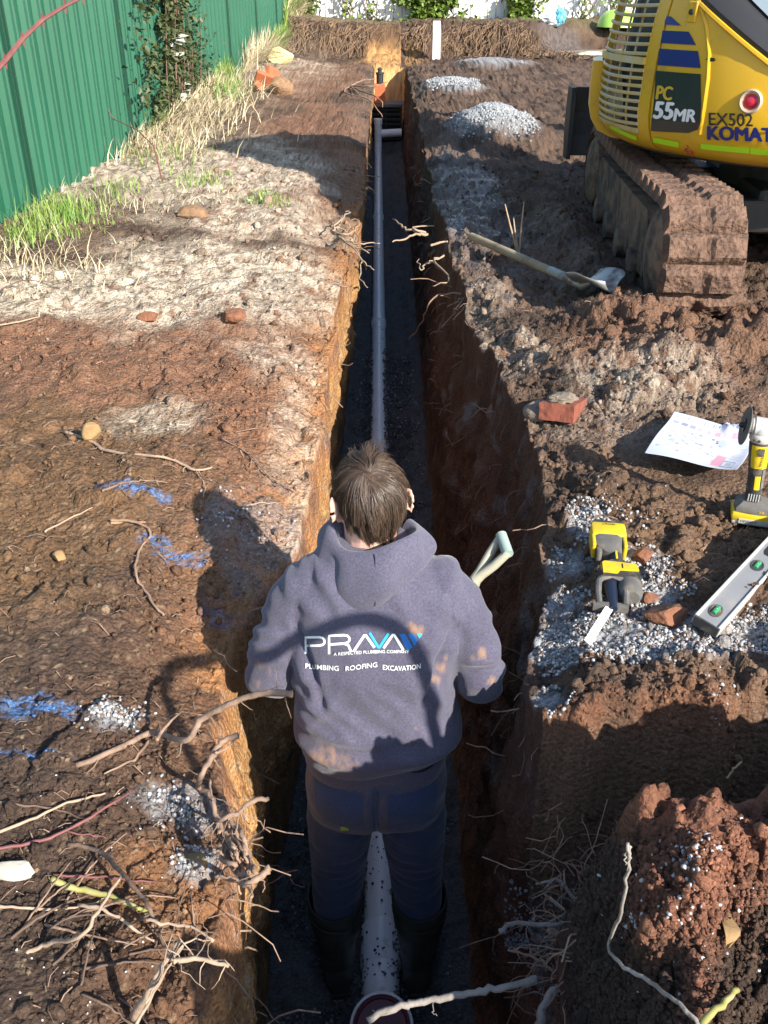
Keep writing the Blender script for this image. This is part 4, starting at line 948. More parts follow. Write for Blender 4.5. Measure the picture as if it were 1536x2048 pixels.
# ribbed waistband, shoulder seams
mb = MB(); rings = []
for zz, k in ((.925, .966), (.93, .985), (.95, 1.0), (.972, 1.0), (.985, .98)):
    rg = ring(zz, 0, 0, .176 * k, .133 * k, 140); rings.append([p + Vector((0, 0, .014 * math.cos(5 * p.x / .18) * (1 if p.y < 0 else 0) + .006 * math.sin(p.x * 40))) + Vector((p.x, p.y, 0)).normalized() * .0016 * (i % 2) for i, p in enumerate(rg)])
mb.loft(rings, cap=False); mb.build('waistband', M_HOOD, hoodie, smooth='all')
# hood lying on the back
mb = MB(); NU, rings = 56, []
for i in range(NU + 1):
    u = -1 + 2 * i / NU; a_ = u * R(128); w_ = math.cos(a_)
    sa, ca = math.sin(a_), math.cos(a_); bk = max(0, ca)
    rx, ry = .098, .082; zr = 1.528 + .012 * math.sin(u * 5) + .012 * (u > 0) * u
    tip = max(0, 1 - abs(u + .10) / .52) ** 1.2 * 1.1; sidef = 1 - abs(u) ** 6
    def q(k, dz): return Vector((sa * (rx + k), .055 - ca * (ry + k * .9), zr + dz))
    fold = .017 * math.sin(u * 7 + 1.6) + .006 * math.sin(u * 19)
    prof = [q(-.030, -.045), q(-.020, -.012), q(-.006, .006), q(.006, .002), q(.020 + fold * .3, -.014), q(.034 * sidef + fold, -.036 - .006 * tip), q((.040 * sidef + fold * .8) + .012 * tip, -.058 - .022 * tip), q((.030 + .022 * tip) * sidef, -.078 - .052 * tip), q((.014 + .022 * tip) * sidef, -.090 - .068 * tip), q(-.006, -.088 - .06 * tip)]
    rings.append(prof)
mb.loft(rings, closed=False, cap=False)
o = mb.build('hood', M_HOOD, hoodie, smooth='all'); o.modifiers.new('sub', 'SUBSURF').levels = 2; o.modifiers['sub'].render_levels = 2
so = o.modifiers.new('thick', 'SOLIDIFY'); so.thickness = .006; so.offset = -1
cp = [(0.004, .055 - .088 - k * .9 * 1.0 - .001, 1.527 + dz) for k, dz in ((.007, .004), (.021, -.014), (.034, -.036), (.047, -.070), (.050, -.105))]
MB().tube(cp, .0013, 5).build('hood_seam', M_HOOD, hoodie)

# --- lettering on the back
M_PRINT = mat('white_print', (.78, .80, .80), .6); M_PBLUE = mat('blue_print', (.015, .17, .52), .6); M_PLB = mat('light_blue_print', (.02, .36, .72), .6)
def Lp(X, Y): return (560 + X / 4.267, 1200 + Y / 4.267)
def strokes(lines, wd, name, M):
    mb = MB()
    for ln in lines:
        P_ = [Vector((*Lp(*p), 0)) for p in ln]; pts = [P_[0]]
        for a, b in zip(P_[:-1], P_[1:]):
            n = max(1, int((b - a).length / 4)); pts += [a.lerp(b, (i + 1) / n) for i in range(n)]
        L_, R_ = [], []
        for i, p in enumerate(pts):
            t = (pts[min(i + 1, len(pts) - 1)] - pts[max(i - 1, 0)]).normalized(); nn = Vector((-t.y, t.x, 0)); L_.append(p + nn * wd / 2); R_.append(p - nn * wd / 2)
        b0 = len(mb.v)
        for l_, r_ in zip(L_, R_): mb.v += [tuple(shirt(l_.x, l_.y)), tuple(shirt((l_.x + r_.x) / 2, (l_.y + r_.y) / 2, .002)), tuple(shirt(r_.x, r_.y))]
        for i in range(len(pts) - 1):
            j = b0 + 3 * i; mb.f += [(j, j + 1, j + 4, j + 3), (j + 1, j + 2, j + 5, j + 4)]
    return mb.build(name, M, hoodie)
strokes([[(222, 458), (222, 318), (340, 316), (366, 322), (380, 340), (380, 366), (366, 380), (340, 386), (222, 388)]], 4.6, 'logo_letter', M_PRINT)
strokes([[(420, 458), (420, 304), (548, 298), (576, 303), (592, 320), (592, 346), (576, 362), (548, 370), (420, 378)], [(548, 370), (584, 384), (606, 436)]], 4.6, 'logo_letter', M_PRINT)
strokes([[(628, 438), (720, 300), (732, 300), (806, 404)]], 5.0, 'logo_letter', M_PRINT)
strokes([[(764, 278), (838, 402), (848, 402), (926, 282)]], 5.2, 'logo_letter', M_PLB)
strokes([[(884, 408), (962, 296), (974, 296), (1052, 424)]], 5.0, 'logo_letter', M_PRINT)
def fillq(poly, name, M):
    mb = MB(); n = 5
    A, B, Cc, D = [Vector((*Lp(*p), 0)) for p in poly]
    for i in range(n + 1):
        l_, r_ = A.lerp(D, i / n), B.lerp(Cc, i / n)
        for j in range(n + 1): p = l_.lerp(r_, j / n); mb.v.append(tuple(shirt(p.x, p.y)))
    for i in range(n):
        for j in range(n): k = i * (n + 1) + j; mb.f.append((k, k + 1, k + n + 2, k + n + 1))
    mb.build(name, M, hoodie)
fillq([(1014, 290), (1066, 287), (1132, 400), (1086, 430)], 'logo_stripe', M_PBLUE); fillq([(1092, 288), (1142, 285), (1174, 342), (1146, 390)], 'logo_stripe', M_PBLUE); fillq([(1164, 288), (1216, 284), (1190, 328), (1186, 326)], 'logo_stripe', M_PLB)
def back_text(s, x0, x1, yb0, yb1, hgt, name, bold=.006, arc=0):
    V_, F_ = text_mesh(s, 1.0, bold); Wd, Hd = V_[:, 0].max(), V_[:, 1].max(); mb = MB()
    for v in V_:
        t = v[0] / Wd; X_ = x0 + (x1 - x0) * t; Y_ = yb0 + (yb1 - yb0) * t - hgt * v[1] / Hd - arc * math.sin(math.pi * t); mb.v.append(tuple(shirt(*Lp(X_, Y_), .0030)))
    mb.f = F_; mb.build(name, M_PRINT, hoodie)
back_text('A RESPECTED PLUMBING COMPANY', 462, 1100, 472, 450, 27, 'slogan', .004, 10)
back_text('PLUMBING', 218, 504, 582, 600, 42, 'trade_word', .006); back_text('ROOFING', 563, 830, 602, 566, 42, 'trade_word', .006); back_text('EXCAVATION', 878, 1198, 588, 578, 42, 'trade_word', .006, -16)

# --- jeans
mb = MB()
mb.loft([ring(*a) for a in ((.965, 0, .0, .150, .112), (.92, 0, -.004, .166, .128), (.86, 0, -.010, .176, .138), (.80, 0, -.008, .174, .130), (.755, 0, -.002, .168, .112), (.735, 0, 0, .15, .09))])
for s_ in (-1, 1): limb(mb, [(s_ * .082, -.004, .80), (s_ * .094, 0, .70), (s_ * .106, .012, .48), (s_ * .112, .006, .36), (s_ * .112, .0, .22)], [.088, .087, .070, .066, .052])
jme, JV, JN = remesh(mb, .0075, 5)
x_, y_, z_ = JV[:, 0], JV[:, 1], JV[:, 2]
g = rid(gn2(np.abs(x_) * 6 + y_ * 5, z_ * 21 + 3 * np.abs(x_), 311)) * .007 * (1 - sst(.60, .74, z_)) + rid(gn2(x_ * 9 + z_ * 5, z_ * 9 - x_ * 4, 312)) * .005 * sst(.6, .75, z_)
g = g - .010 * np.exp(-(x_ / .010) ** 2) * (y_ < 0) * sst(.72, .76, z_) * (1 - sst(.88, .93, z_))
JV2 = JV + JN * g[:, None]; jme.vertices.foreach_set('co', JV2.astype(np.float32).ravel()); jme.update()
jme.polygons.foreach_set('use_smooth', np.ones(len(jme.polygons), dtype=bool))
a_ = jme.attributes.new('dirt', 'FLOAT', 'POINT'); a_.data.foreach_set('value', (.50 * sst(.70, .82, z_) * (y_ < 0) + .28 * np.exp(-((z_ - .62) / .05) ** 2) * (x_ < 0)).astype(np.float32))
jme.name = 'jeans'; jeans = link('jeans', jme, M_DENIM, person)
JB = BVHTree.FromPolygons([tuple(v) for v in JV2], [tuple(p.vertices) for p in jme.polygons])
def seat(x, z, off=.002):
    h = JB.ray_cast(Vector((x, -1, z)), Vector((0, 1, 0))); return h[0] + h[1] * off if h[0] else Vector((x, -.14, z))
for s_ in (-1, 1):
    mb = MB(); n = 8; rows = []
    for i in range(n + 1):
        zz = .915 - .13 * i / n; hw = .058 if i < 6 else .058 - .010 * (i - 5); rows.append([seat(s_ * (.088 + hw * (2 * j / 8 - 1)), zz - .012 * s_ * (2 * j / 8 - 1) * 0) for j in range(9)])
    mb.loft(rows, closed=False, cap=False); mb.build('back_pocket', M_DENIM, jeans, smooth='all')
MB().tube([seat(0.0, z, .003) for z in (.93, .90, .87, .84, .81, .78)], .0025, 5).build('seat_seam', M_DENIM, jeans)
MB().box(seat(-.075, .80, .003), (.020, .003, .010)).build('pocket_tag', mat('lime_tag', (.35, .42, .06), .6), jeans)

# --- gumboots
M_GUM = mat('muddy_gumboot', (.036, .045, .038), .42, var=.2, vscale=10, dirt=(.07, .055, .045), dscale=12, dthr=(.52, .75))
for s_ in (-1, 1):
    b = Vector((s_ * .118, 0, 0)); mb = MB(); tw = Matrix.Rotation(-s_ * .14, 4, 'Z')
    outr, inr = [], []
    for z, r_, cy_ in ((.05, .046, -.002), (.10, .050, 0), (.16, .054, .0), (.24, .064, .0), (.30, .071, .0), (.345, .0755, .0), (.352, .0775, 0), (.385, .0785, .0), (.390, .0765, .0)):
        outr.append([b + Vector((r_ * 1.0 * math.cos(2 * math.pi * k / 28), cy_ + r_ * 1.08 * math.sin(2 * math.pi * k / 28), z + (.012 * math.sin(2 * math.pi * k / 28) if z > .3 else 0) + .002 * math.sin(z * 400))) for k in range(28)])
    inn = [[b + (p - b) * 1.0 + Vector((-(p - b).x * .05, -(p - b).y * .05, -dz)) for p in outr[-1]] for dz in (.001, .10)]
    mb.loft(outr + inn, cap=False)
    ft = []
    for yv, w_, h_, zc in ((-.062, .024, .05, .055), (-.055, .036, .075, .065), (-.03, .043, .11, .075), (.03, .046, .115, .075), (.08, .047, .085, .062), (.13, .050, .066, .053), (.18, .048, .056, .046), (.215, .036, .045, .042), (.228, .018, .028, .036)):
        ft.append([b + (tw @ Vector((w_ * math.cos(2 * math.pi * k / 20), yv, max(zc + h_ * .62 * math.sin(2 * math.pi * k / 20), .018)))) for k in range(20)])
    mb.loft(ft); bo_ = mb.build('gumboot', M_GUM, person, smooth=True)
    sl = [b + tw @ Vector(((.044 + .008 * math.sin(max(0, t_) * 3)) * sx * (1 if -.05 < yv < .19 else .62), yv, 0)) for sx, seq in ((1, (-.066, -.05, 0, .06, .12, .19, .226)), (-1, (.226, .19, .12, .06, 0, -.05, -.066))) for yv in seq for t_ in (yv,)]
    MB().prism([(p.x, p.y) for p in sl], -.012, .020).build('sole', M_GUM, bo_)
    for zz, r_ in ((.335, .0755), (.295, .0712)):
        MB().tube([b + Vector((r_ * math.cos(2 * math.pi * k / 28), r_ * 1.08 * math.sin(2 * math.pi * k / 28), zz + .010 * math.sin(2 * math.pi * k / 28))) for k in range(29)], .0022, 5, cap=False).build('boot_band', M_GUM, bo_)

# --- body: one continuous figure with head, neck, arms and hands
M_SKIN = mat('skin', (.56, .33, .25), .5, var=.06, vscale=20, sss=.15)
HC = Vector((-.012, .098, 1.588)); HR = Matrix.Rotation(R(15), 4, 'Z') @ Matrix.Rotation(R(-14), 4, 'X'); HR = HR @ Matrix.Diagonal((.92, .94, .93)).to_4x4(); HM = Matrix.Translation(HC) @ HR
mb = MB()
mb.ball((0, -.012, .018), (.074, .092, .094), HM, 20, 12); mb.ball((0, .028, -.040), (.058, .070, .082), HM, 16, 10); mb.ball((0, .062, -.088), (.030, .028, .024), HM)
mb.tube([HM @ Vector(p) for p in ((0, .090, .018), (0, .104, -.012), (0, .110, -.026))], [.006, .010, .013], 8); mb.ball((0, .104, -.030), (.015, .012, .010), HM)
mb.ball((0, .088, .026), (.048, .010, .010), HM); mb.ball((0, .088, -.062), (.024, .010, .006), HM); mb.ball((0, .087, -.072), (.021, .010, .007), HM)
for s_ in (-1, 1):
    mb.ball((s_ * .036, .078, -.018), (.020, .014, .014), HM)
    Me = HM @ Matrix.Translation((s_ * .082, -.014, -.016)) @ Matrix.Rotation(s_ * R(28), 4, 'Z') @ Matrix.Rotation(R(10), 4, 'X')
    for k in range(11):
        a0 = -2.3 + 4.6 * k / 10; mb.ball((s_ * .010, .018 * math.cos(a0 + 1.57) * 1.0 - .003, .030 * math.sin(a0 + 1.57) * 1.0 + .002), (.0052, .0062, .0066), Me, 8, 6)
    mb.ball((0, -.002, .0), (.0045, .014, .026), Me); mb.ball((s_ * .003, .006, -.026), (.006, .008, .010), Me)
limb(mb, [(-.005, .055, 1.44), (-.008, .065, 1.50), (-.012, .080, 1.56)], [.064, .060, .058])
mb.loft([ring(*a) for a in ((.86, 0, 0, .14, .10), (1.0, 0, .0, .145, .10), (1.2, 0, .015, .16, .10), (1.36, 0, .03, .17, .09), (1.44, 0, .045, .12, .07), (1.47, 0, .05, .08, .06))])
for s_ in (-1, 1):
    limb(mb, [(s_ * .082, 0, .86), (s_ * .094, 0, .70), (s_ * .106, .012, .48), (s_ * .114, .004, .30), (s_ * .116, .0, .09)], [.075, .070, .052, .050, .036])
    mb.ball((s_ * .12, .07, .055), (.036, .10, .028))
    limb(mb, [(s_ * .14, .04, 1.39), (s_ * .180, .032, 1.340), (s_ * .244, .012, 1.165), (s_ * .155, .26, 1.065), (s_ * .140, .305, 1.055)], [.048, .046, .040, .027, .025])
    wv = Vector((s_ * .138, .310, 1.053)); fd = Vector((-s_ * .18, .94, -.20)).normalized(); sd_ = Vector((-s_ * .85, -.12, .35)).normalized(); sd_ = (sd_ - fd * sd_.dot(fd)).normalized(); pn = fd.cross(sd_) * (1 if s_ > 0 else -1)
    if pn.z > 0: pn = -pn
    for w_ in (-.026, -.009, .009, .026): limb(mb, [wv + sd_ * w_ * .7, wv + fd * .085 + sd_ * w_], [.016, .0125], 8)
    for w_, L_ in ((.028, .072), (.0095, .080), (-.0095, .075), (-.028, .058)):
        k0 = wv + fd * .085 + sd_ * w_; k1 = k0 + (fd * .85 + pn * .5).normalized() * L_ * .48; k2 = k1 + (fd * .35 + pn * .94).normalized() * L_ * .32; k3 = k2 + (-fd * .25 + pn * .95).normalized() * L_ * .24
        limb(mb, [k0, k1, k2, k3], [.0098, .0088, .0080, .0070], 8)
    t0 = wv + fd * .022 + sd_ * .022; limb(mb, [t0, t0 + (sd_ * .8 + fd * .5 + pn * .35).normalized() * .042, t0 + (sd_ * .8 + fd * .5 + pn * .35).normalized() * .042 + (fd * .85 + sd_ * .25 + pn * .4).normalized() * .030, t0 + (sd_ * .8 + fd * .5 + pn * .35).normalized() * .042 + (fd * .9 + pn * .6).normalized() * .054], [.014, .0115, .0100, .0085], 8)
bme_, BV_, BN_ = remesh(mb, .0046, 3); bme_.name = 'body'; bme_.polygons.foreach_set('use_smooth', np.ones(len(bme_.polygons), dtype=bool))
body = link('body', bme_, M_SKIN, person)
M_EYE = mat('eye_white', (.75, .73, .70), .2); M_IRIS = mat('iris', (.05, .035, .02), .2)
for s_ in (-1, 1):
    e = MB().ball((s_ * .033, .083, -.004), .0125, HM, 12, 8).build('eye', M_EYE, body, smooth='all'); MB().ball((s_ * .033, .0935, -.006), (.0058, .0028, .0058), HM, 10, 6).build('iris', M_IRIS, e)
for s_ in (-1, 1): MB().tube([HM @ Vector((s_ * a, .098 - abs(a - .03) * .18, .026 + b_)) for a, b_ in ((.014, 0), (.026, .006), (.040, .005), (.050, -.003))], .0034, 5).build('eyebrow', mat('brow_hair', (.06, .04, .025), .7), body)

# --- hair
def hair_mat():
    m = mat('brown_hair', (.095, .062, .042), .38, spec=.6); t = m.node_tree; P = t.nodes['Principled BSDF']
    A = t.nodes.new('ShaderNodeAttribute'); A.attribute_name = 'tone'; mx = t.nodes.new('ShaderNodeMix'); mx.data_type = 'RGBA'
    mx.inputs['A'].default_value = (.026, .016, .011, 1); mx.inputs['B'].default_value = (.135, .088, .060, 1); t.links.new(A.outputs['Fac'], mx.inputs['Factor']); t.links.new(mx.outputs['Result'], P.inputs['Base Color'])
    P.inputs['Anisotropic'].default_value = .3; return m
M_HAIR = hair_mat()
r = np.random.RandomState(21)
A0, B0, C0, cen = .0735, .0935, .096, np.array([0, -.012, .016])
def scalp(n):
    d = r.normal(0, 1, (n * 3, 3)); d /= np.linalg.norm(d, axis=1)[:, None]; p = d * np.array([A0, B0, C0]) + cen
    ok = ~((d[:, 1] > .30) & (d[:, 2] < .62)) & ~((d[:, 2] < -.84 - .10 * np.abs(d[:, 0])) ) & ~((np.abs(d[:, 0]) > .72) & (d[:, 2] < -.05) & (d[:, 1] > -.12)) & ~((np.abs(d[:, 0]) > .62) & (d[:, 2] < -.45)) & ~((np.abs(d[:, 0]) > .80) & (d[:, 2] < .18) & (d[:, 1] > -.30))
    return p[ok][:n]
K = 330; guide = scalp(K); N = 9000; root = scalp(N); N = len(root); K = len(guide)
gi = np.array([np.argmin(((guide - q) ** 2).sum(1)) for q in root])
def grow(root, seedv, ph, Lg, wv, curl):
    """strands as point arrays in head space"""
    n = len(root); p = root.copy(); out = [p.copy()]; whorl = np.array([-.022, -.075, .085]); steps = 11
    for s_ in range(steps):
        d0 = (p - cen) / np.array([A0, B0, C0]); nr = d0 / np.array([A0, B0, C0]); nr /= np.linalg.norm(nr, axis=1)[:, None]
        aw = p - whorl; aw -= nr * (aw * nr).sum(1)[:, None]; aw /= np.linalg.norm(aw, axis=1)[:, None] + 1e-5
        sw = np.cross(nr, aw); dn = np.array([0, 0, -1.0])[None, :] - nr * (-nr[:, 2])[:, None]
        low = sst(.05, -.06, p[:, 2])[:, None]; t = s_ / steps
        d = aw * (1.0 - .5 * low) + dn * (.35 + .8 * low) + sw * (.30 * np.sin(ph + 5.5 * t * wv) + .15)[:, None] + nr * (.05 * (1 - t) + .8 * curl * t ** 2 * (.25 + .9 * low[:, 0]) * np.cos(ph * 3 + 7 * t) + .05)[:, None] + seedv * .13 + low * np.array([[0, -.25, -1.0]]) * (.3 + .9 * t)
        d /= np.linalg.norm(d, axis=1)[:, None]; p = p + d * (Lg / steps)[:, None]
        lev = np.sqrt((((p - cen) / np.array([A0, B0, C0])) ** 2).sum(1)); tgt = 1.02 + .05 * min(1, t * 1.5)
        p = np.where((lev < tgt)[:, None], cen + (p - cen) * (tgt / lev)[:, None], p); out.append(p.copy())
    return np.stack(out, 1)
gph = r.uniform(0, 6.28, K); gL = r.uniform(.060, .100, K) * (1 + .25 * (guide[:, 2] > .05)) * (1 + .55 * (guide[:, 2] < -.02)); gw = r.uniform(.5, 1.4, K); gc = r.uniform(-.5, .8, K)
G = grow(guide, r.normal(0, 1.2, (K, 3)), gph, gL, gw, gc)
S = grow(root, r.normal(0, .7, (N, 3)), gph[gi] + r.normal(0, .35, N), gL[gi] * r.uniform(.7, 1.1, N), gw[gi], gc[gi])
tt = np.linspace(0, 1, S.shape[1])[None, :, None]; pull = .74 * tt ** .7 * r.uniform(.4, 1.15, N)[:, None, None]
S = S + (G[gi] + (root - guide[gi])[:, None, :] * (1 - .75 * tt) - S) * np.clip(pull, 0, .9)
lev = np.sqrt((((S - cen) / np.array([A0, B0, C0])) ** 2).sum(2)); tg = 1.02; S = np.where((lev < tg)[..., None], cen + (S - cen) * (tg / np.maximum(lev, .3))[..., None], S)
m_ = S.shape[1]; tan = np.gradient(S, axis=1); tan /= np.linalg.norm(tan, axis=2)[..., None] + 1e-9
out_ = (S - cen); sdv = np.cross(tan, out_); sdv /= np.linalg.norm(sdv, axis=2)[..., None] + 1e-9; nrm_ = np.cross(sdv, tan)
wd = (.00075 * (1 - .7 * np.linspace(0, 1, m_) ** 2))[None, :, None] * r.uniform(.7, 1.3, N)[:, None, None]
Vh = np.stack([S + sdv * wd, S - sdv * wd, S + nrm_ * wd], 2)            # three-sided strands
M3 = np.array(HM.to_3x3()); Vh = Vh.reshape(-1, 3) @ M3.T + np.array(HM.translation)
i = (np.arange(N) * m_ * 3)[:, None, None] + (np.arange(m_ - 1) * 3)[None, :, None]
Fh = np.concatenate([(i + np.array([a, b, b + 3, a + 3])[None, None, :]).reshape(-1, 4) for a, b in ((0, 1), (1, 2), (2, 0))], 0)
hm = mesh_np('hair', Vh, Fh, True); ta = hm.attributes.new('tone', 'FLOAT', 'POINT')
tone = np.clip(r.uniform(0, 1, K)[gi] * .55 + r.uniform(0, .45, N), 0, 1); ta.data.foreach_set('value', np.repeat(tone, m_ * 3).astype(np.float32))
hair = link('hair', hm, M_HAIR, person)
cap = MB(); Mcap = HM @ Matrix.Translation(tuple(cen)); rings = []
for k in range(13):
    ph = math.pi * .5 - k * R(10.5); rings.append([Mcap @ Vector((A0 * 1.008 * math.cos(ph) * math.cos(a_), B0 * 1.008 * math.cos(ph) * math.sin(a_), C0 * 1.008 * math.sin(ph))) for a_ in [math.pi * (.86 + 1.28 * j / 40) for j in range(41)]])
rings = [rg for rg in rings]
cap.loft(rings, closed=False, cap=False); cap.build('scalp_hair', mat('scalp_shade', (.035, .022, .015), .9), hair, smooth='all')
# ------------------------------------------------------------------ hand tools on the right bank
M_TYEL = mat('tool_yellow', (.66, .46, .015), .42, var=.06, vscale=20, dirt=(.30, .22, .12), dscale=30, dthr=(.55, .8))
M_TBLK = mat('tool_black', (.035, .035, .035), .6, dirt=(.20, .16, .12), dscale=25, dthr=(.5, .78))
M_TGRY = mat('dusty_rubber', (.11, .105, .095), .8, var=.2, vscale=25, dirt=(.24, .20, .15), dscale=20, dthr=(.5, .75))
M_SILV = mat('cast_alloy', (.62, .61, .58), .38, metal=.35, dirt=(.45, .40, .30), dscale=22, dthr=(.52, .8))
M_STEEL = mat('bright_steel', (.66, .68, .70), .30, metal=.5)
M_DISC = mat('grinding_disc', (.09, .085, .08), .8, var=.2, vscale=50)
def text_plate(s, w_, Mx, M, name, par, bold=.01):
    V_, F_ = text_mesh(s, 1.0, bold); k = w_ / V_[:, 0].max(); mb = MB(); mb.add([((v[0] - V_[:, 0].max() / 2) * k, v[1] * k, 0) for v in V_], F_, Mx); return mb.build(name, M, par)

g0 = on(1496, 1052); gr = thing('angle_grinder', 'yellow and black cordless angle grinder standing upright on its battery', 'grinder', g0 + Vector((0, 0, .004)), R(-17)); gr.scale = (.84, .84, .82)
b = MB().box((.012, 0, .030), (.150, .092, .034), bev=.010).build('battery', M_TYEL, gr, smooth=True)
MB().box((.012, 0, .009), (.142, .086, .016), bev=.005).build('battery_base', M_SILV, b, smooth=True)
MB().box((.012, -.047, .018), (.10, .003, .016)).build('battery_label', M_SILV, b)
text_plate('DEWALT', .050, Matrix.Translation((-.008, -.0488, .013)) @ Matrix.Rotation(R(90), 4, 'X'), M_KTXT, 'battery_lettering', b)
MB().box((.062, -.0485, .019), (.018, .003, .010)).build('charge_window', mat('blue_print_small', (.05, .35, .65), .4), b)
mb = MB(); mb.loft([[Vector((cx + sx * wx, sy * wy, z)) for sx, sy in ((-1, -1), (-.3, -1.12), (.3, -1.12), (1, -1), (1.1, 0), (1, 1), (-1, 1), (-1.1, 0))] for z, cx, wx, wy in ((.046, .010, .062, .040), (.062, .008, .060, .040), (.072, .002, .045, .034), (.082, -.004, .030, .028))])
mb.build('battery_boss', M_TGRY, gr, smooth=True)
text_plate('XR', .018, Matrix.Translation((.026, -.0465, .052)) @ Matrix.Rotation(R(90), 4, 'X'), M_YTXT, 'boss_lettering', gr)
tl = lambda z: -.004 - (z - .08) * .075
mb = MB(); mb.loft([[Vector((tl(z) + rx * math.cos(2 * math.pi * k / 20), ry * math.sin(2 * math.pi * k / 20), z)) for k in range(20)] for z, rx, ry in ((.078, .026, .026), (.10, .0255, .027), (.15, .024, .026), (.20, .0265, .028), (.25, .031, .032), (.285, .033, .034), (.296, .031, .032))]); mb.build('handle', M_TBLK, gr, smooth=True)
for k in range(5): MB().box((tl(.1) - .016 + .008 * k, -.0262, .098), (.0035, .004, .026), bev=.001).build('vent_slot', M_SILV, gr)
def hpatch(name, M, z0, z1, a0, a1, off, par=gr):
    mb = MB(); rings = []
    for i in range(9):
        z = z0 + (z1 - z0) * i / 8; rx = float(np.interp(z, [.078, .10, .15, .20, .25, .285, .296], [.026, .0255, .024, .0265, .031, .033, .031])) + off
        rings.append([Vector((tl(z) + rx * math.cos(R(a)), (rx + .0015) * math.sin(R(a)), z)) for a in np.linspace(a0, a1, 9)])
    mb.loft(rings, closed=False, cap=False); return mb.build(name, M, par, smooth='all')
hpatch('yellow_shell', M_TYEL, .205, .288, 225, 335, .0025); hpatch('yellow_strip', M_TYEL, .128, .178, 262, 300, .002); hpatch('side_grip', M_TGRY, .13, .20, 310, 350, .002); hpatch('slide_switch', M_TBLK, .255, .282, 262, 292, .006)
text_plate('DEWALT', .052, Matrix.Translation((tl(.235) + .004, -.0345, .232)) @ Matrix.Rotation(R(90), 4, 'X') @ Matrix.Rotation(R(-90), 4, 'Z'), M_KTXT, 'shell_lettering', gr, .012)
hx = tl(.30)
gh = MB().lathe([(.031, .292), (.036, .300), (.036, .318), (.033, .322), (.034, .338), (.030, .350), (.026, .362), (.012, .368)], 20, Matrix.Translation((hx, 0, 0))).build('gear_head', M_SILV, gr, smooth=True)
MB().lathe([(.030, -.02), (.031, .012), (.027, .016), (.027, .028), (.024, .032), (.018, .036)], 20, Matrix.Translation((hx - .012, 0, .342)) @ Matrix.Rotation(R(-90), 4, 'Y')).build('spindle_housing', M_SILV, gh, smooth=True)
for k in range(3): MB().lathe([(.0275, 0), (.0275, .004)], 18, Matrix.Translation((hx - .016 - .008 * k, 0, .342)) @ Matrix.Rotation(R(-90), 4, 'Y')).build('housing_rib', M_TGRY, gh)
for sx, sy, z in ((.022, -.024, .305), (-.020, -.026, .305), (.026, -.018, .330), (-.006, -.033, .306)): MB().lathe([(.0045, -.004), (.0045, .004), (.002, .005)], 8, Matrix.Translation((hx + sx, sy, z)) @ Matrix.Rotation(R(90), 4, 'X')).build('screw', M_TBLK, gh)
MB().lathe([(.063, 0), (.063, .0022), (.01, .004)], 36, Matrix.Translation((hx - .052, -.002, .340)) @ Matrix.Rotation(R(-82), 4, 'Y') @ Matrix.Rotation(R(6), 4, 'X')).build('cutting_disc', M_DISC, gr)
MB().lathe([(.008, -.012), (.008, .0), (.022, .002), (.022, .008), (.010, .009), (.009, .018), (.006, .022)], 18, Matrix.Translation((hx - .050, -.002, .341)) @ Matrix.Rotation(R(-86), 4, 'Y')).build('disc_nut', M_KTXT, gr)

s0 = on(1226, 1246); sw = thing('reciprocating_saw', 'small yellow and black cordless saw lying on pale gravel', 'saw', s0 + Vector((0, 0, .006)), R(-8)); sw.scale = (.80, 1.02, .74)
b = MB().box((.004, .316, .046), (.112, .062, .084), bev=.010).build('battery', M_TYEL, sw, smooth=True)
MB().box((.004, .352, .046), (.100, .014, .076), bev=.005).build('battery_end', M_TBLK, b, smooth=True)
text_plate('DEWALT', .042, Matrix.Translation((.004, .336, .0890)) @ Matrix.Rotation(R(180), 4, 'Z'), M_KTXT, 'battery_lettering', b)
for sx in (-.046, .052): MB().box((sx, .270, .050), (.012, .060, .060), bev=.004).build('battery_rail', M_TYEL, b)
mb = MB(); mb.loft([[Vector((cx + sx * wx, yv, .046 + sy * wz)) for sx, sy in ((-1, -.8), (-.6, -1), (.6, -1), (1, -.8), (1, .8), (.6, 1), (-.6, 1), (-1, .8))] for yv, cx, wx, wz in ((.288, 0, .046, .038), (.262, -.002, .044, .038), (.240, .004, .036, .032), (.222, .018, .022, .024))]); mb.build('boss', M_TGRY, sw, smooth=True)
MB().box((-.030, .246, .044), (.018, .060, .052), bev=.008).build('guard_horn', M_TGRY, sw, smooth=True)
mb = MB(); mb.loft([[Vector((cx + rx * math.cos(2 * math.pi * k / 16), yv, .046 + rz * math.sin(2 * math.pi * k / 16))) for k in range(16)] for yv, cx, rx, rz in ((.236, .020, .021, .024), (.205, .024, .019, .022), (.178, .024, .021, .024), (.160, .020, .030, .030))]); mb.build('grip', M_TBLK, sw, smooth=True)
MB().box((.020, .208, .070), (.007, .034, .005), bev=.002).build('grip_stripe', M_TYEL, sw); MB().box((-.004, .188, .046), (.016, .024, .018), bev=.004).build('trigger', M_TBLK, sw)
mb = MB(); mb.loft([[Vector((x, yv, z)) for x, z in ((x0, .012), (x1, .012), (x1 + .004, .05), (x1, .082), (x0, .086), (x0 - .004, .05))] for yv, x0, x1 in ((.166, .000, .052), (.152, -.034, .070), (.118, -.036, .082), (.104, -.030, .080))]); mb.build('gear_case', M_TBLK, sw, smooth=True)
MB().prism([(-.030, .106), (.012, .106), (.022, .122), (.078, .124), (.074, .148), (.060, .152), (-.022, .156), (-.030, .150)], .083, .0885).build('yellow_plate', M_TYEL, sw)
MB().box((.030, .137, .0893), (.003, .020, .0015)).build('plate_slot', M_KTXT, sw)
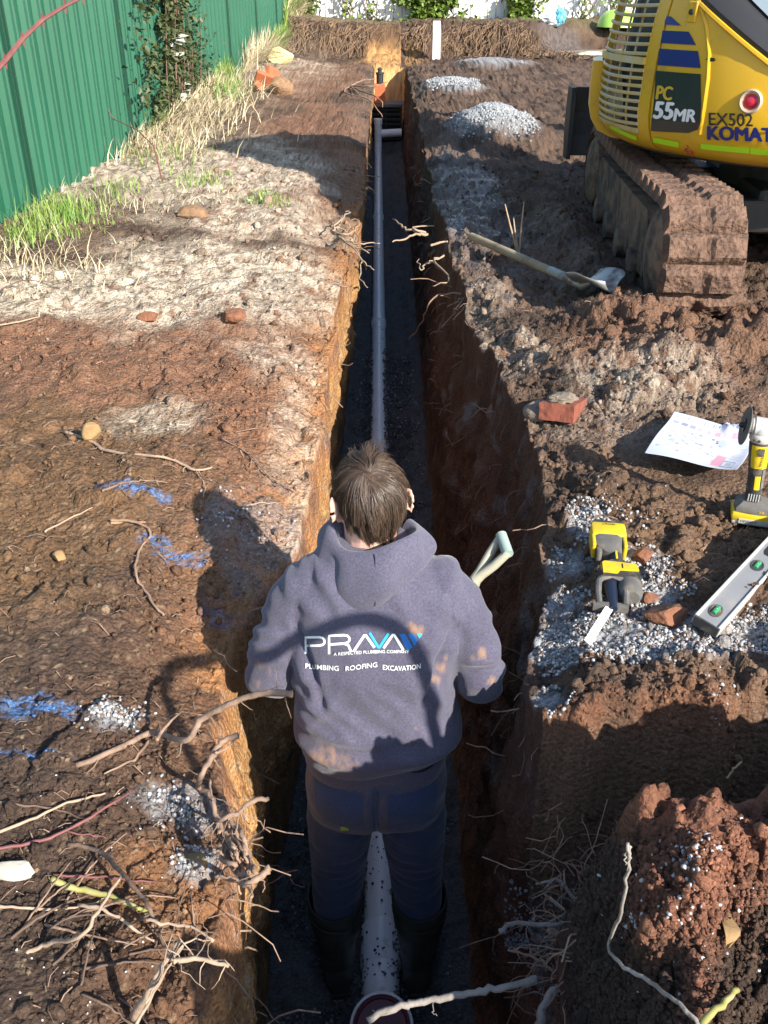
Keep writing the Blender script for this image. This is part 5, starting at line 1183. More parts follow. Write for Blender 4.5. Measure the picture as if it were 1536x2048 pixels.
mb = MB(); mb.loft([[Vector((.052 + (w_ * math.cos(2 * math.pi * k / 16)), yv, .044 + w_ * math.sin(2 * math.pi * k / 16))) for k in range(16)] for yv, w_ in ((.120, .036), (.075, .037), (.062, .034), (.052, .024))]); mb.build('motor_housing', M_TGRY, sw, smooth=True)
mb = MB(); mb.loft([[Vector((-.004 + w_ * math.cos(2 * math.pi * k / 14), yv, .044 + w_ * math.sin(2 * math.pi * k / 14))) for k in range(14)] for yv, w_ in ((.110, .024), (.080, .020), (.020, .014), (.002, .012))]); mb.build('blade_clamp', mat('blued_steel', (.03, .04, .07), .3, metal=.5), sw, smooth=True)
for pts in ([(-.030, .112, .060), (-.042, .090, .064), (-.046, .050, .060), (-.044, .016, .050)], [(.030, .108, .060), (.038, .085, .064), (.036, .050, .060), (.032, .016, .050)], [(-.034, .106, .064), (.0, .112, .070), (.034, .102, .064)]): MB().tube(pts, [.010, .0095, .009, .009][:len(pts)], 8).build('shoe_arm', M_TGRY, sw, smooth=True)
mb = MB(); mb.loft([[Vector((x, yv, z)) for yv, z in ((.022, .028), (.008, .026), (.006, .050), (.020, .052))] for x in (-.062, -.056, -.03, .02, .036, .040)]); mb.build('shoe_plate', M_TGRY, sw, smooth=True)
bl_ = MB(); Mbl = Matrix.Translation((-.012, .012, .046)) @ Matrix.Rotation(R(-26), 4, 'Z') @ Matrix.Rotation(R(24), 4, 'Y') @ Matrix.Rotation(R(10), 4, 'X')
nb = 14; top = [(.012, -.145 * i / nb) for i in range(nb + 1)]; bot = []
for i in range(nb + 1): bot += [(-.0115, -.145 * (nb - i) / nb)] + ([(-.0103, -.145 * (nb - i - .5) / nb)] if i < nb else [])
bl_.prism(top + bot, -.0006, .0006, Mbl); bl_.build('blade', mat('white_blade', (.72, .76, .78), .35), sw)

p0 = on(1406, 1278); p1 = on(1530, 1142); dr = Vector((p1.x - p0.x, p1.y - p0.y, 0)).normalized()
lv = thing('spirit_level', 'grey aluminium spirit level with green vials lying on the gravel', 'level', p0 + Vector((0, 0, .022)), math.atan2(dr.y, dr.x)); hs_ = [float(baseH(np.array([p0.x + dr.x * q]), np.array([p0.y + dr.y * q]))[0]) for q in (.0, .1, .2, .3, .4, .5, .6)]; pit_ = max((h_ - hs_[0]) / (.1 * i_) for i_, h_ in enumerate(hs_) if i_ > 1)
lv.location.z = hs_[0] + .048; lv.rotation_euler = (R(12), -math.atan(pit_), math.atan2(dr.y, dr.x))
M_ALU = mat('grey_anodised', (.27, .27, .27), .42, metal=.35, var=.08, vscale=12, dirt=(.33, .29, .24), dscale=14, dthr=(.55, .8)); M_VIAL = mat('green_vial', (.03, .26, .10), .12, spec=.8)
LL = .62
MB().box((LL / 2, 0, 0), (LL, .050, .016)).build('web', M_ALU, lv)
for sy in (-1, 1): MB().box((LL / 2, sy * .0285, 0), (LL, .007, .027), bev=.0015).build('edge_rail', M_SILV, lv)
for sx in (-.002, LL + .002): MB().box((sx, 0, 0), (.005, .060, .026), bev=.001).build('end_cap', M_TBLK, lv)
for sx in (.055, .30): 
    q = MB().lathe([(.020, -.0086), (.021, .0095), (.017, .0100), (.016, .0088), (.002, .0088)], 24, Matrix.Translation((sx, .004, 0)) @ Matrix.Diagonal((1.2, .75, 1, 1))).build('vial_frame', M_TBLK, lv, smooth=True)
    MB().tube([(sx - .015, .004, .0095), (sx + .015, .004, .0095)], .0058, 10).build('vial', M_VIAL, q, smooth=True); MB().ball((sx + .002, .004, .0132), (.004, .002, .002)).build('bubble', M_WTXT, q)
MB().prism([(.36, -.012), (.375, -.018), (.475, -.018), (.49, -.012), (.49, .010), (.475, .016), (.375, .016), (.36, .010)], .0078, .0092).build('hand_hole', M_KTXT, lv)

# site plan printed on paper
NUp, NVp = 150, 110; cs = [at(1283, 944), at(1464, 984), at(1514, 872), at(1343, 859)]
u, v = np.meshgrid(np.linspace(0, 1, NUp), np.linspace(0, 1, NVp), indexing='xy')
A_, B_, C_, D_ = [np.array([c.x, c.y]) for c in cs]
XY = (A_ * ((1 - u) * (1 - v))[..., None] + B_ * (u * (1 - v))[..., None] + C_ * (u * v)[..., None] + D_ * ((1 - u) * v)[..., None])
zp0 = H(np.linspace(A_[0], C_[0], 12), np.linspace(A_[1], C_[1], 12)).max()
ZP = zp0 - .012 + .035 * (1 - u) ** 2 * (.4 + v) + .030 * np.sin(u * 4.2 + .6) * .35 + .022 * (1 - v) ** 3 + .03 * u ** 3 * (1 - v) + .012 * np.sin(v * 5 + u * 2)
col = np.ones((NVp, NUp, 3)) * np.array([.45, .48, .55]); rp = np.random.RandomState(4)
def ink(u0, u1, v0, v1, c, a=.6):
    a = min(.9, a * 1.5); m = (u >= u0) & (u <= u1) & (v >= v0) & (v <= v1); col[m] = col[m] * (1 - a) + np.array(c) * a
GY, PK = (.12, .13, .20), (.62, .20, .27)
for k in range(34): a0 = rp.uniform(.05, .9); ink(a0, a0 + .010, .93 - rp.uniform(0, .035), .965, GY, .45)
for k in range(9): a0 = .05 + .1 * k; ink(a0, a0 + rp.uniform(.05, .08), .78, .85, PK if k > 2 else GY, rp.uniform(.3, .55))
for k in range(70): a0, b0 = rp.uniform(.05, .70), rp.uniform(.12, .72); ink(a0, a0 + rp.uniform(.008, .05), b0, b0 + rp.uniform(.006, .03), GY, rp.uniform(.25, .6))
for k in range(10): b0 = .3 + .035 * k; ink(.1 + .04 * k, .45 + .02 * k, b0, b0 + .005, GY, .3)
ink(.70, .80, .06, .42, PK, .55); ink(.80, .93, .06, .09, GY, .7); ink(.80, .93, .27, .30, GY, .7); ink(.80, .81, .06, .30, GY, .7); ink(.92, .93, .06, .30, GY, .7); ink(.84, .90, .12, .24, GY, .3)
for k in range(16): ink(.84, .97, .36 + .025 * k, .368 + .025 * k, GY, .35)
ZP = np.maximum(ZP, H(XY[..., 0].ravel(), XY[..., 1].ravel()).reshape(ZP.shape) + .006)
for _ in range(40): ZP[1:-1, 1:-1] = np.maximum(.25 * (ZP[:-2, 1:-1] + ZP[2:, 1:-1] + ZP[1:-1, :-2] + ZP[1:-1, 2:]), ZP[1:-1, 1:-1] * .999)
iP = np.arange(NVp - 1)[:, None] * NUp + np.arange(NUp - 1)[None, :]; Fp = np.stack([iP, iP + 1, iP + NUp + 1, iP + NUp], -1).reshape(-1, 4)
pc = np.array([XY[..., 0].mean(), XY[..., 1].mean(), zp0]); pm = mesh_np('site_plan', np.stack([XY[..., 0], XY[..., 1], ZP], -1).reshape(-1, 3) - pc, Fp, True)
ca = pm.attributes.new('ink', 'FLOAT_COLOR', 'POINT'); ca.data.foreach_set('color', np.concatenate([col.reshape(-1, 3), np.ones((NUp * NVp, 1))], 1).astype(np.float32).ravel())
M_PAPER = mat('printed_paper', (.8, .8, .8), .7); t = M_PAPER.node_tree; A = t.nodes.new('ShaderNodeAttribute'); A.attribute_name = 'ink'; t.links.new(A.outputs['Color'], t.nodes['Principled BSDF'].inputs['Base Color'])
sp_ = link('site_plan', pm, M_PAPER, loc=pc); prop(sp_, 'white sheet of printed site plan curling on the dirt behind the angle grinder', 'paper'); sl_ = sp_.modifiers.new('t', 'SOLIDIFY'); sl_.thickness = .0006

# broken red brick with mortar, lump of mortar
M_BRICK = mat('red_brick', (.22, .065, .038), .88, var=.2, vscale=30, dirt=(.20, .15, .11), dscale=16, dthr=(.60, .72), bump=.6, bscale=90)
p = on(1126, 828); o = thing('broken_brick', 'broken red brick caked with dirt and mortar lying near the trench edge', 'brick', p + Vector((0, 0, .022)), R(48)); o.rotation_euler = (R(-4), R(12), R(64))
bm = bmesh.new(); bmesh.ops.create_cube(bm, size=1); bmesh.ops.scale(bm, vec=(.19, .12, .058), verts=bm.verts); bmesh.ops.subdivide_edges(bm, edges=bm.edges[:], cuts=7, use_grid_fill=True)
P_ = np.array([v.co[:] for v in bm.verts]); nn = fbm(P_[:, 0] * 22 + P_[:, 2] * 9, P_[:, 1] * 22 + P_[:, 2] * 13, 1, 3, 8)
for v, k in zip(bm.verts, nn): v.co *= 1 + .035 * k
mb = MB(); mb.v = [tuple(v.co) for v in bm.verts]; mb.f = [tuple(v.index for v in f.verts) for f in bm.faces]; bm.free(); mb.build('brick_body', M_BRICK, o)
M_DIRTLUMP = mat('grey_mortar', (.20, .16, .12), .95, var=.4, vscale=25, bump=1, bscale=60, bdist=.01)
mb = crumple((.165, .095, .040), 12); mb.build('mortar', M_DIRTLUMP, o, smooth='all', loc=(-.008, .004, .034))
rock('mortar_lump', 'grey brown lump of mortar beside the broken red brick', 'stone', on(1083, 830) + Vector((0, 0, .02)), (.14, .11, .08), M_DIRTLUMP, 9, .4)
M_ROCKB = mat('brown_stone', (.22, .13, .07), .92, var=.3, vscale=20, bump=.9, bscale=40, bdist=.008); M_ROCKY = mat('yellow_stone', (.27, .17, .075), .9, var=.25, vscale=18, bump=.8, bscale=40)
M_CLODR = mat('red_clod', (.20, .085, .045), .95, var=.3, vscale=18, bump=1, bscale=50, bdist=.01)
rock('rock', 'ochre wedge shaped rock standing on the left bank by a long pale root', 'rock', on(186, 882) + Vector((0, 0, .03)), (.065, .04, .075), M_ROCKY, 5, .5)
rock('rock', 'brown rock half buried in pale soil on the left bank', 'rock', on(385, 432) + Vector((0, 0, .02)), (.24, .17, .11), M_ROCKB, 6, .2)
rock('rock', 'red brown clod at the near edge of pale soil', 'clod', on(472, 648) + Vector((0, 0, .03)), (.13, .10, .06), M_CLODR, 7, .2)
rock('rock', 'smooth tan red stone left of the red brown clod', 'rock', on(298, 640) + Vector((0, 0, .015)), (.10, .06, .05), M_CLODR, 8, .1)
rock('rock', 'cream white angular stone lying among sticks at lower left', 'rock', on(32, 1757) + Vector((0, 0, .022)), (.085, .042, .035), M_PALESTONE, 10, .05)
rock('rock', 'rounded brown stone against the saw handle', 'rock', on(1284, 1122) + Vector((0, 0, .015)), (.07, .06, .05), M_CLODR, 11, .05)
rock('rock', 'dark red lump of clay lying near the end of the spirit level', 'clod', on(1335, 1243) + Vector((0, 0, .02)), (.13, .07, .06), M_CLODR, 12, .15)
rock('rock', 'small red clod left of the dark clay lump by the spirit level', 'clod', on(1300, 1205) + Vector((0, 0, .012)), (.05, .045, .04), M_CLODR, 13, .15)
rock('rock', 'small buff pebble on bare soil at far left below the long pale root', 'rock', on(120, 1120) + Vector((0, 0, .012)), (.035, .04, .03), M_ROCKY, 14, .6)
rock('rock', 'pale yellow crumpled rag like stone by the grass tufts far left bank', 'rock', on(560, 126) + Vector((0, 0, .1)), (.45, .35, .25), mat('pale_yellow', (.58, .52, .27), .85, var=.1, vscale=8), 15, .6)
rock('rock', 'brown boulder beside the broken terracotta pieces', 'rock', on(560, 188) + Vector((0, 0, .06)), (.36, .28, .26), M_ROCKB, 16, .6)
for k, (px, py, lb, rt) in enumerate(((527, 172, 'upright broken terracotta shard at far left bank', .2), (545, 160, 'tilted terracotta shard behind the upright one', 1.1), (518, 186, 'flat terracotta shard nearest the fence', 2.2))):
    o = MB().box((0, 0, .07), (.26, .07, .20 - .04 * k), bev=.012).build('terracotta_shard', M_ORANGE, loc=on(px, py)); o.rotation_euler = (.5 - .6 * k, .35, rt); prop(o, lb, 'shard', 'broken terracotta pieces')

# long handled shovel
M_WOOD = mat('weathered_handle', (.30, .24, .155), .7, var=.2, vscale=6, dirt=(.13, .10, .07), dscale=9, dthr=(.55, .75)); M_WORN = mat('worn_steel', (.34, .34, .33), .45, metal=.6, dirt=(.16, .10, .07), dscale=9, dthr=(.48, .65))
a_ = on(942, 490) + Vector((0, 0, .055)); b_ = on(1165, 597) + Vector((0, 0, .06)); dr = (b_ - a_).normalized()
sh = thing('shovel', 'long wooden handled shovel lying on mud between trench and excavator track', 'shovel', a_)
MB().tube([(0, 0, 0), dr * .4, dr * .8, (b_ - a_) * .80], [.021, .0225, .0225, .022], 12).build('handle', M_WOOD, sh, smooth=True)
Msh = Matrix.Translation((b_ - a_)) @ Matrix.Rotation(math.atan2(dr.y, dr.x), 4, 'Z'); rings = []
for i in range(11):
    t_ = i / 10; w_ = (.100 + .02 * t_) * (1 if t_ < .6 else math.sqrt(max(.02, 1 - ((t_ - .6) / .4) ** 2 * .9))); rings.append([Msh @ Vector((-.02 + .235 * t_, w_ * s_, .02 + .055 * s_ * s_ + .03 * math.sin(2.6 * t_) - .01)) for s_ in np.linspace(-1, 1, 11)])
mb = MB(); mb.loft(rings, closed=False, cap=False); o = mb.build('shovel_blade', M_WORN, sh, smooth='all'); q_ = o.modifiers.new('t', 'SOLIDIFY'); q_.thickness = .004
MB().tube([(b_ - a_) * .74, (b_ - a_) * .9, (b_ - a_) * 1.0, Msh @ Vector((.06, 0, .03))], [.024, .025, .022, .012], 12).build('socket', M_WORN, sh, smooth=True)
# D-handled spade leaning in the trench
M_DH = mat('pale_handle', (.42, .40, .30), .5, var=.12, vscale=14, dirt=(.22, .17, .12), dscale=14, dthr=(.52, .7)); M_GRIP = mat('grey_green_grip', (.30, .38, .34), .45)
g1, g2, vj = rayp(1003, 1072, 2.16), rayp(1015, 1106, 2.10), rayp(950, 1160, 2.10); ft_ = Vector((.06, 2.36, .10))
sd = thing('spade', 'spade with pale D shaped handle leaning on right trench wall by the person', 'spade', ft_)
MB().tube([g1 - ft_ + (g1 - g2) * .08, g2 - ft_ + (g2 - g1) * .08], .0155, 14).build('grip', M_GRIP, sd, smooth=True)
for g_ in (g1, g2): MB().tube([g_ - ft_, g_.lerp(vj, .4) - ft_ + (g_ - (g1 + g2) / 2) * .12, g_.lerp(vj, .8) - ft_, vj - ft_], [.012, .013, .014, .017], 10).build('yoke', M_DH, sd, smooth=True)
MB().tube([vj - ft_, (vj - ft_) * .5, (vj - ft_) * .12], [.017, .018, .018], 12).build('shaft', M_DH, sd, smooth=True)
Ms = (vj - ft_).to_track_quat('Z', 'X').to_matrix().to_4x4(); mb = MB(); mb.loft([[Ms @ Vector((.09 * s_ * w_, .02 * (1 - s_ * s_), z)) for s_ in np.linspace(-1, 1, 9)] for z, w_ in ((.16, .95), (.1, 1), (0, 1), (-.07, .95), (-.10, .7))], closed=False, cap=False); o = mb.build('spade_blade', M_WORN, sd, smooth='all'); q_ = o.modifiers.new('t', 'SOLIDIFY'); q_.thickness = .003

# unseen black tube, added beside the camera to cast the looped shadow on the back
S_ = Vector((.66, -.75, .56)); back = [(-.30, 1.66, 1.23), (-.17, 1.63, 1.36), (-.05, 1.61, 1.42), (.03, 1.61, 1.39), (.08, 1.60, 1.28), (.105, 1.60, 1.13)]
pts = [Vector((1.02, -.42, 1.55)), Vector((1.0, -.30, 2.0))] + [at(px, py, 1.28) + S_ * 1.7 for px, py in ((510, 1610), (440, 1500), (400, 1410), (388, 1320))] + [Vector(q) + S_ * 1.6 for q in back] + [Vector((1.20, .34, 1.85))]
cu = bpy.data.curves.new('shadow_hose', 'CURVE'); cu.dimensions = '3D'; spn = cu.splines.new('NURBS'); spn.points.add(len(pts) - 1)
for q, pt in zip(spn.points, pts): q.co = (*pt, 1)
spn.use_endpoint_u = True; spn.order_u = 4; cu.bevel_depth = .017; cu.bevel_resolution = 3
o = bpy.data.objects.new('shadow_hose', cu); COL.objects.link(o); bpy.context.view_layer.update(); hmesh = bpy.data.meshes.new_from_object(o.evaluated_get(bpy.context.evaluated_depsgraph_get())); bpy.data.objects.remove(o)
prop(link('shadow_hose', hmesh, M_BLACK), 'unseen black tube looping beside the camera, added to cast the looped shadow on the person', 'shadow_hose')
# ------------------------------------------------------------------ roots, sticks
M_ROOT = mat('tan_root', (.25, .165, .115), .85, var=.3, vscale=22, dirt=(.13, .08, .055), dscale=30, dthr=(.52, .7), bump=.5, bscale=120)
M_ROOTP = mat('pale_root', (.36, .26, .18), .8, var=.2, vscale=25, bump=.4, bscale=120); M_ROOTG = mat('grey_branch', (.25, .22, .19), .85, var=.35, vscale=18, bump=.8, bscale=90)
M_STICKG = mat('green_stick', (.30, .28, .08), .7, var=.25, vscale=20, dirt=(.42, .34, .2), dscale=18, dthr=(.5, .65)); M_BARK = mat('dark_stick', (.13, .085, .06), .88, var=.35, vscale=22, bump=.6, bscale=90)
def smooth_pts(P_, k=4, jit=0.0, rr=None):
    out = []
    n_ = len(P_)
    for i in range(n_ - 1):
        p0, p1, p2, p3 = P_[max(i - 1, 0)], P_[i], P_[i + 1], P_[min(i + 2, n_ - 1)]
        for q in range(k):
            t = q / k; v = .5 * ((2 * p1) + (p2 - p0) * t + (2 * p0 - 5 * p1 + 4 * p2 - p3) * t * t + (3 * p1 - p0 - 3 * p2 + p3) * t ** 3)
            if jit: v = v + Vector((rnd.gauss(0, jit), rnd.gauss(0, jit), rnd.gauss(0, jit * .6)))
            out.append(v)
    out.append(P_[-1]); return out
def stick(label, pix, lift, r0, r1, M=M_ROOT, name='root', cat='root', branches=(), zbase=None, jit=.0025, n=7, standoff=False):
    """a root along photograph pixels, lift above the ground (or above level zbase)"""
    lf = lift if hasattr(lift, '__len__') else [lift] * len(pix)
    def pt(px, py, l_):
        if standoff: q = on(px, py); return q + (EYE - q).normalized() * l_
        return on(px, py, l_) if zbase is None and l_ < .03 else at(px, py, (1.29 if zbase is None else zbase) + l_)
    P_ = [pt(px, py, l_) for (px, py), l_ in zip(pix, lf)]; o = thing(name, label, cat, P_[0])
    r0, r1 = r0 * .72, r1 * .62; S = smooth_pts(P_, 5, jit * .55); m = len(S); MB().tube([s_ - P_[0] for s_ in S], [r0 + (r1 - r0) * i / (m - 1) + r0 * .12 * rnd.uniform(-1, 1) for i in range(m)], n).build('stem', M, o, smooth='all')
    for bx, bl, br_ in branches:
        Q = smooth_pts([pt(px, py, bl) for px, py in bx], 4, jit * .6); MB().tube([s_ - P_[0] for s_ in Q], [br_ * .7 * (1 - .6 * i / (len(Q) - 1)) for i in range(len(Q))], 5).build('side_root', M, o, smooth='all')
    if cat == 'root' and r0 > .0025:
        hb = MB()
        for q in range(9):
            p = S[rnd.randrange(1, m)] - P_[0]; d = Vector((rnd.gauss(0, 1), rnd.gauss(0, 1), rnd.gauss(.1, .5))).normalized(); Q = [p]
            for k in range(5): d = (d + Vector((rnd.gauss(0, .4), rnd.gauss(0, .4), rnd.gauss(-.12, .3)))).normalized(); Q.append(Q[-1] + d * rnd.uniform(.005, .016))
            hb.tube(Q, [.0011, .0010, .0008, .0007, .0005, .0003], 3, cap=False)
        prop(hb.build('root_hairs', M, o), kind='stuff')
    return o
stick('thick tan root sticking out from left bank across the person', [(155, 1532), (235, 1508), (310, 1482), (370, 1482), (402, 1440), (470, 1402), (530, 1388), (585, 1388)], [.0, .012, .025, .05, .08, .13, .16, .17], .0085, .0105, M_ROOT,
      branches=(([(312, 1482), (335, 1450), (362, 1424)], .05, .006), ([(300, 1485), (270, 1525), (210, 1555)], .01, .006), ([(365, 1482), (360, 1500), (352, 1515)], .03, .003), ([(330, 1440), (360, 1425), (405, 1430)], .04, .002)))
stick('hooked root curving down the left trench lip below the thick root', [(475, 1472), (448, 1480), (425, 1510), (403, 1552), (400, 1588), (424, 1606), (436, 1650), (455, 1690), (488, 1712)], [.06, .05, .04, .03, .02, .02, .02, .02, .0], .0085, .007, M_ROOT,
      branches=(([(428, 1505), (448, 1500), (470, 1478)], .05, .005), ([(420, 1560), (422, 1590), (424, 1606)], .03, .004)))
stick('forked root end poking over the trench near a rusty clay patch', [(536, 1597), (500, 1605), (482, 1622), (468, 1630), (440, 1640), (432, 1655)], [.05, .05, .04, .04, .03, .02], .0062, .006, M_ROOT, branches=(([(470, 1628), (465, 1612), (430, 1595)], .04, .003), ([(478, 1622), (470, 1665), (462, 1660)], .03, .003)))
stick('stubby upturned root at the bottom of the root tangle', [(540, 1735), (520, 1755), (490, 1768), (470, 1772), (430, 1760)], [.05, .045, .03, .02, .01], .0085, .007, M_ROOT, branches=(([(520, 1752), (530, 1765), (525, 1785)], .04, .003), ([(490, 1768), (470, 1755), (440, 1752)], .03, .005)))
o = thing('root_tangle', 'tangle of knotted roots bunched on the lip of left trench wall', 'roots', at(455, 1680, 1.28))
for k in range(14):
    x0, y0 = rnd.uniform(430, 470), rnd.uniform(1625, 1700); P_ = [at(x0, y0, 1.30)]
    for q in range(4): x0 += rnd.uniform(2, 20); y0 += rnd.uniform(10, 32); P_.append(at(x0, y0, 1.30 + rnd.uniform(-.03, .03)))
    MB().tube([p - o.location for p in smooth_pts(P_, 4, .002)], rnd.uniform(.002, .005), 5).build('root', M_ROOT, o, smooth='all')
stick('straight pale twig, upper of two crossing the dark soil at lower left', [(-20, 1682), (60, 1652), (140, 1615), (212, 1594)], [.01, .014, .014, .01], .0045, .0035, M_ROOTP, 'twig', 'twig')
stick('longer reddish twig below the pale straight one at lower left', [(-20, 1706), (60, 1696), (130, 1676), (200, 1640), (268, 1598)], [.01, .012, .016, .02, .02], .0055, .0035, M_CANE, 'twig', 'twig', branches=(([(135, 1674), (180, 1678), (215, 1686)], .012, .003),))
stick('thin grey twig running into left edge of photo above two others', [(-20, 1608), (70, 1622), (130, 1630), (175, 1650)], [.01] * 4, .0035, .0025, M_BARK, 'twig', 'twig')
stick('mossy green stick with broken end lying among dark twigs', [(106, 1768), (160, 1788), (215, 1800), (260, 1818), (298, 1832)], .012, .0085, .006, M_STICKG, 'stick', 'stick')
stick('arched tan twig, its loop open toward the lower left corner', [(55, 1906), (100, 1900), (160, 1872), (205, 1810), (242, 1752)], [.0, .02, .03, .04, .03], .0055, .0035, M_ROOTP, 'twig', 'twig')
stick('dark bent branch running down from the centre of stick litter', [(135, 1688), (200, 1716), (250, 1755), (285, 1795), (305, 1830), (330, 1905)], [.0, .02, .03, .03, .03, .02], .0062, .005, M_BARK, 'stick', 'stick')
stick('frayed bundle of pale bark stalk standing at bottom left trench corner', [(268, 2050), (300, 1980), (330, 1925), (362, 1880)], [.02, .03, .04, .04], .0095, .006, M_ROOTP, 'stalk', 'stick', branches=(([(275, 2050), (318, 1965), (372, 1886)], .045, .004), ([(290, 2010), (322, 1950), (345, 1860)], .05, .003), ([(340, 1925), (380, 1880), (425, 1885)], .05, .003)))
stick('short pale root poking right from bark stalk over the trench', [(345, 1924), (400, 1918), (458, 1932)], .05, .006, .005, M_ROOTP)
stick('thin twig slanting over the bark stalk to the trench edge', [(290, 1840), (350, 1850), (390, 1858), (428, 1882)], .04, .004, .003, M_ROOTP, 'twig', 'twig')
stick('brown twig crossing dark soil toward the rusty clay patch', [(110, 1760), (200, 1762), (260, 1768), (312, 1772)], .012, .003, .002, M_CANE, 'twig', 'twig')
stick('low twig trailing across bare soil near bottom left', [(-10, 1815), (60, 1820), (140, 1822), (215, 1800)], .006, .004, .003, M_ROOTP, 'twig', 'twig')
stick('diagonal twig running down toward the bark stalk', [(160, 1818), (220, 1835), (270, 1865), (310, 1890)], .012, .005, .003, M_ROOTP, 'twig', 'twig')
stick('long pale root lying across the left bank beside the ochre rock', [(128, 868), (190, 892), (215, 908), (300, 918), (345, 925), (392, 946), (425, 940)], .010, .0085, .005, M_ROOTP, branches=(([(390, 945), (410, 975), (408, 1000)], .01, .003),))
stick('crooked brown root between two blue paint marks and the shadow', [(222, 1048), (265, 1050), (292, 1062), (302, 1080), (278, 1110), (274, 1160), (290, 1185), (305, 1210), (328, 1238)], .012, .0055, .005, M_ROOT)
stick('straight stick with blue painted tip left of blue paint', [(90, 1068), (140, 1042), (186, 1020)], .008, .004, .003, M_ROOTP, 'twig', 'twig')
stick('flat orange splinter lying beneath the upper blue paint', [(222, 1050), (255, 1046), (292, 1048)], .006, .007, .003, mat('orange_wood', (.40, .20, .10), .8, var=.2, vscale=20), 'splinter', 'wood')
stick('curved tan root on red soil above the upper blue paint', [(205, 990), (250, 970), (290, 966), (335, 970)], .008, .004, .003, M_ROOT)
stick('pale rootlet near trench lip right of the head shadow', [(485, 1020), (520, 1012), (555, 1012)], .01, .004, .0025, M_ROOTP)
stick('long thin root trailing down red soil to the trench lip', [(440, 880), (500, 915), (530, 950), (590, 990)], .010, .004, .003, M_ROOT, branches=(([(505, 920), (500, 940), (495, 945)], .008, .003), ([(470, 870), (520, 862), (570, 860)], .008, .003)))
stick('fan of fine roots draping over the lip beside the person', [(490, 1035), (515, 1060), (540, 1085), (565, 1120)], .012, .005, .002, M_ROOT, branches=(([(495, 1040), (530, 1050), (560, 1075)], .012, .003), ([(492, 1040), (520, 1048), (555, 1052)], .012, .003), ([(500, 1045), (525, 1085), (545, 1130)], .012, .003)))
stick('dry stalk at left edge among the dry grass', [(-20, 660), (40, 650), (95, 636)], .015, .006, .004, M_ROOTP, 'twig', 'twig')
stick('arched dry stalk with shadow over pale soil at far left', [(-20, 605), (20, 570), (60, 560), (110, 575)], [.02, .06, .08, .04], .006, .003, M_BARK, 'twig', 'twig')
# roots sticking out over the trench, left lip
def cluster(label, c, z, ends, M, n=4, r0=.007):
    o = thing('root_cluster', label, 'roots', at(*c, z)); b = Vector(o.location)
    for e in ends:
        P_ = [b] + [at(px, py, z + dz) for px, py, dz in e]; MB().tube([p - b for p in smooth_pts(P_, 4, .006)], [r0 * (1 - .62 * i / (4 * (len(P_) - 1))) for i in range(4 * (len(P_) - 1) + 1)], 5).build('root', M, o, smooth='all')
cluster('pale branching roots reaching down into the trench from left lip', (664, 462), 1.24, [[(685, 478, 0), (706, 492, 0), (718, 520, -.05), (722, 556, -.08), (735, 575, -.1)], [(700, 488, 0), (722, 498, 0), (738, 506, 0)], [(690, 470, .02), (712, 460, .02), (718, 442, .02), (702, 440, .02)], [(705, 495, 0), (728, 525, -.04), (748, 540, -.06)], [(690, 480, .0), (716, 488, .0), (740, 487, 0), (760, 487, 0)], [(680, 440, .03), (700, 425, .03), (690, 424, .03)], [(675, 455, .0), (700, 470, -.02), (716, 492, -.05)]], M_ROOTP)
cluster('fine roots crossing the trench near the shadow on left lip', (655, 352), 1.24, [[(690, 345, .02), (725, 350, .02), (760, 353, 0)], [(685, 362, 0), (720, 372, 0), (745, 380, -.05), (752, 405, -.1)], [(680, 340, .03), (700, 338, .03), (720, 345, .02)], [(682, 372, 0), (705, 378, 0), (730, 386, -.02)]], M_ROOT, r0=.006)
cluster('thin roots curling from the orange lip far down left wall', (692, 575), 1.18, [[(700, 600, -.05), (702, 640, -.2)], [(655, 560, .04), (680, 552, .04), (700, 580, -.03)]], M_ROOT, r0=.005)
cluster('spray of tan roots over the far left lip before the black tank', (700, 172), 1.40, [[(735, 172, .02), (760, 170, .02), (775, 162, .02)], [(730, 185, 0), (755, 195, 0), (765, 215, -.1)], [(720, 190, 0), (745, 205, -.05), (765, 235, -.2)], [(725, 160, .05), (750, 158, .05)], [(690, 185, .03), (735, 196, 0)]], M_ROOT, r0=.012)
cluster('forked pale root jutting from right lip over the dark pipe', (852, 468), 1.25, [[(830, 470, .02), (805, 478, .02), (785, 484, .02)], [(835, 460, .03), (825, 455, .03), (868, 452, .03)], [(815, 460, .02), (800, 448, .02), (786, 438, .02)]], M_ROOTP, r0=.009)
cluster('small bent roots hanging on right wall below the shovel handle', (868, 520), 1.22, [[(850, 530, -.03), (842, 540, -.05), (838, 518, -.02)], [(890, 510, .02), (870, 520, 0), (858, 524, 0)], [(900, 560, 0), (865, 572, -.03)]], M_ROOTP, r0=.007)
cluster('straw coloured rootlets tufted on the right lip beside pale soil', (940, 590), 1.22, [[(915, 610, 0), (905, 630, -.05), (885, 655, -.1)], [(920, 600, 0), (895, 615, -.05)], [(925, 625, 0), (905, 638, -.04)], [(950, 575, .03), (925, 600, .02)], [(880, 590, -.05), (862, 603, -.05), (845, 640, -.2), (818, 680, -.4)]], M_ROOT, r0=.006)
# upright twigs by the shovel
g0 = on(1036, 515); o = thing('twig_sprig', 'upright bare twig with three prongs standing behind the shovel handle', 'twig', g0)
for tx, ty, q in ((1010, 408, 0), (1048, 404, 0), (1027, 436, 0)):
    e = rayp(tx, ty, g0.y + .02) - g0; MB().tube([(0, 0, -.01), e * .18 + Vector((.004, 0, 0)), e * .6, e], [.008, .007, .005, .003], 6).build('prong', M_ROOTP, o, smooth='all')
stick('pale chip of wood half buried beside the shovel handle end', [(862, 495), (880, 492), (895, 490)], .02, .010, .008, M_ROOTP, 'wood_chip', 'wood')
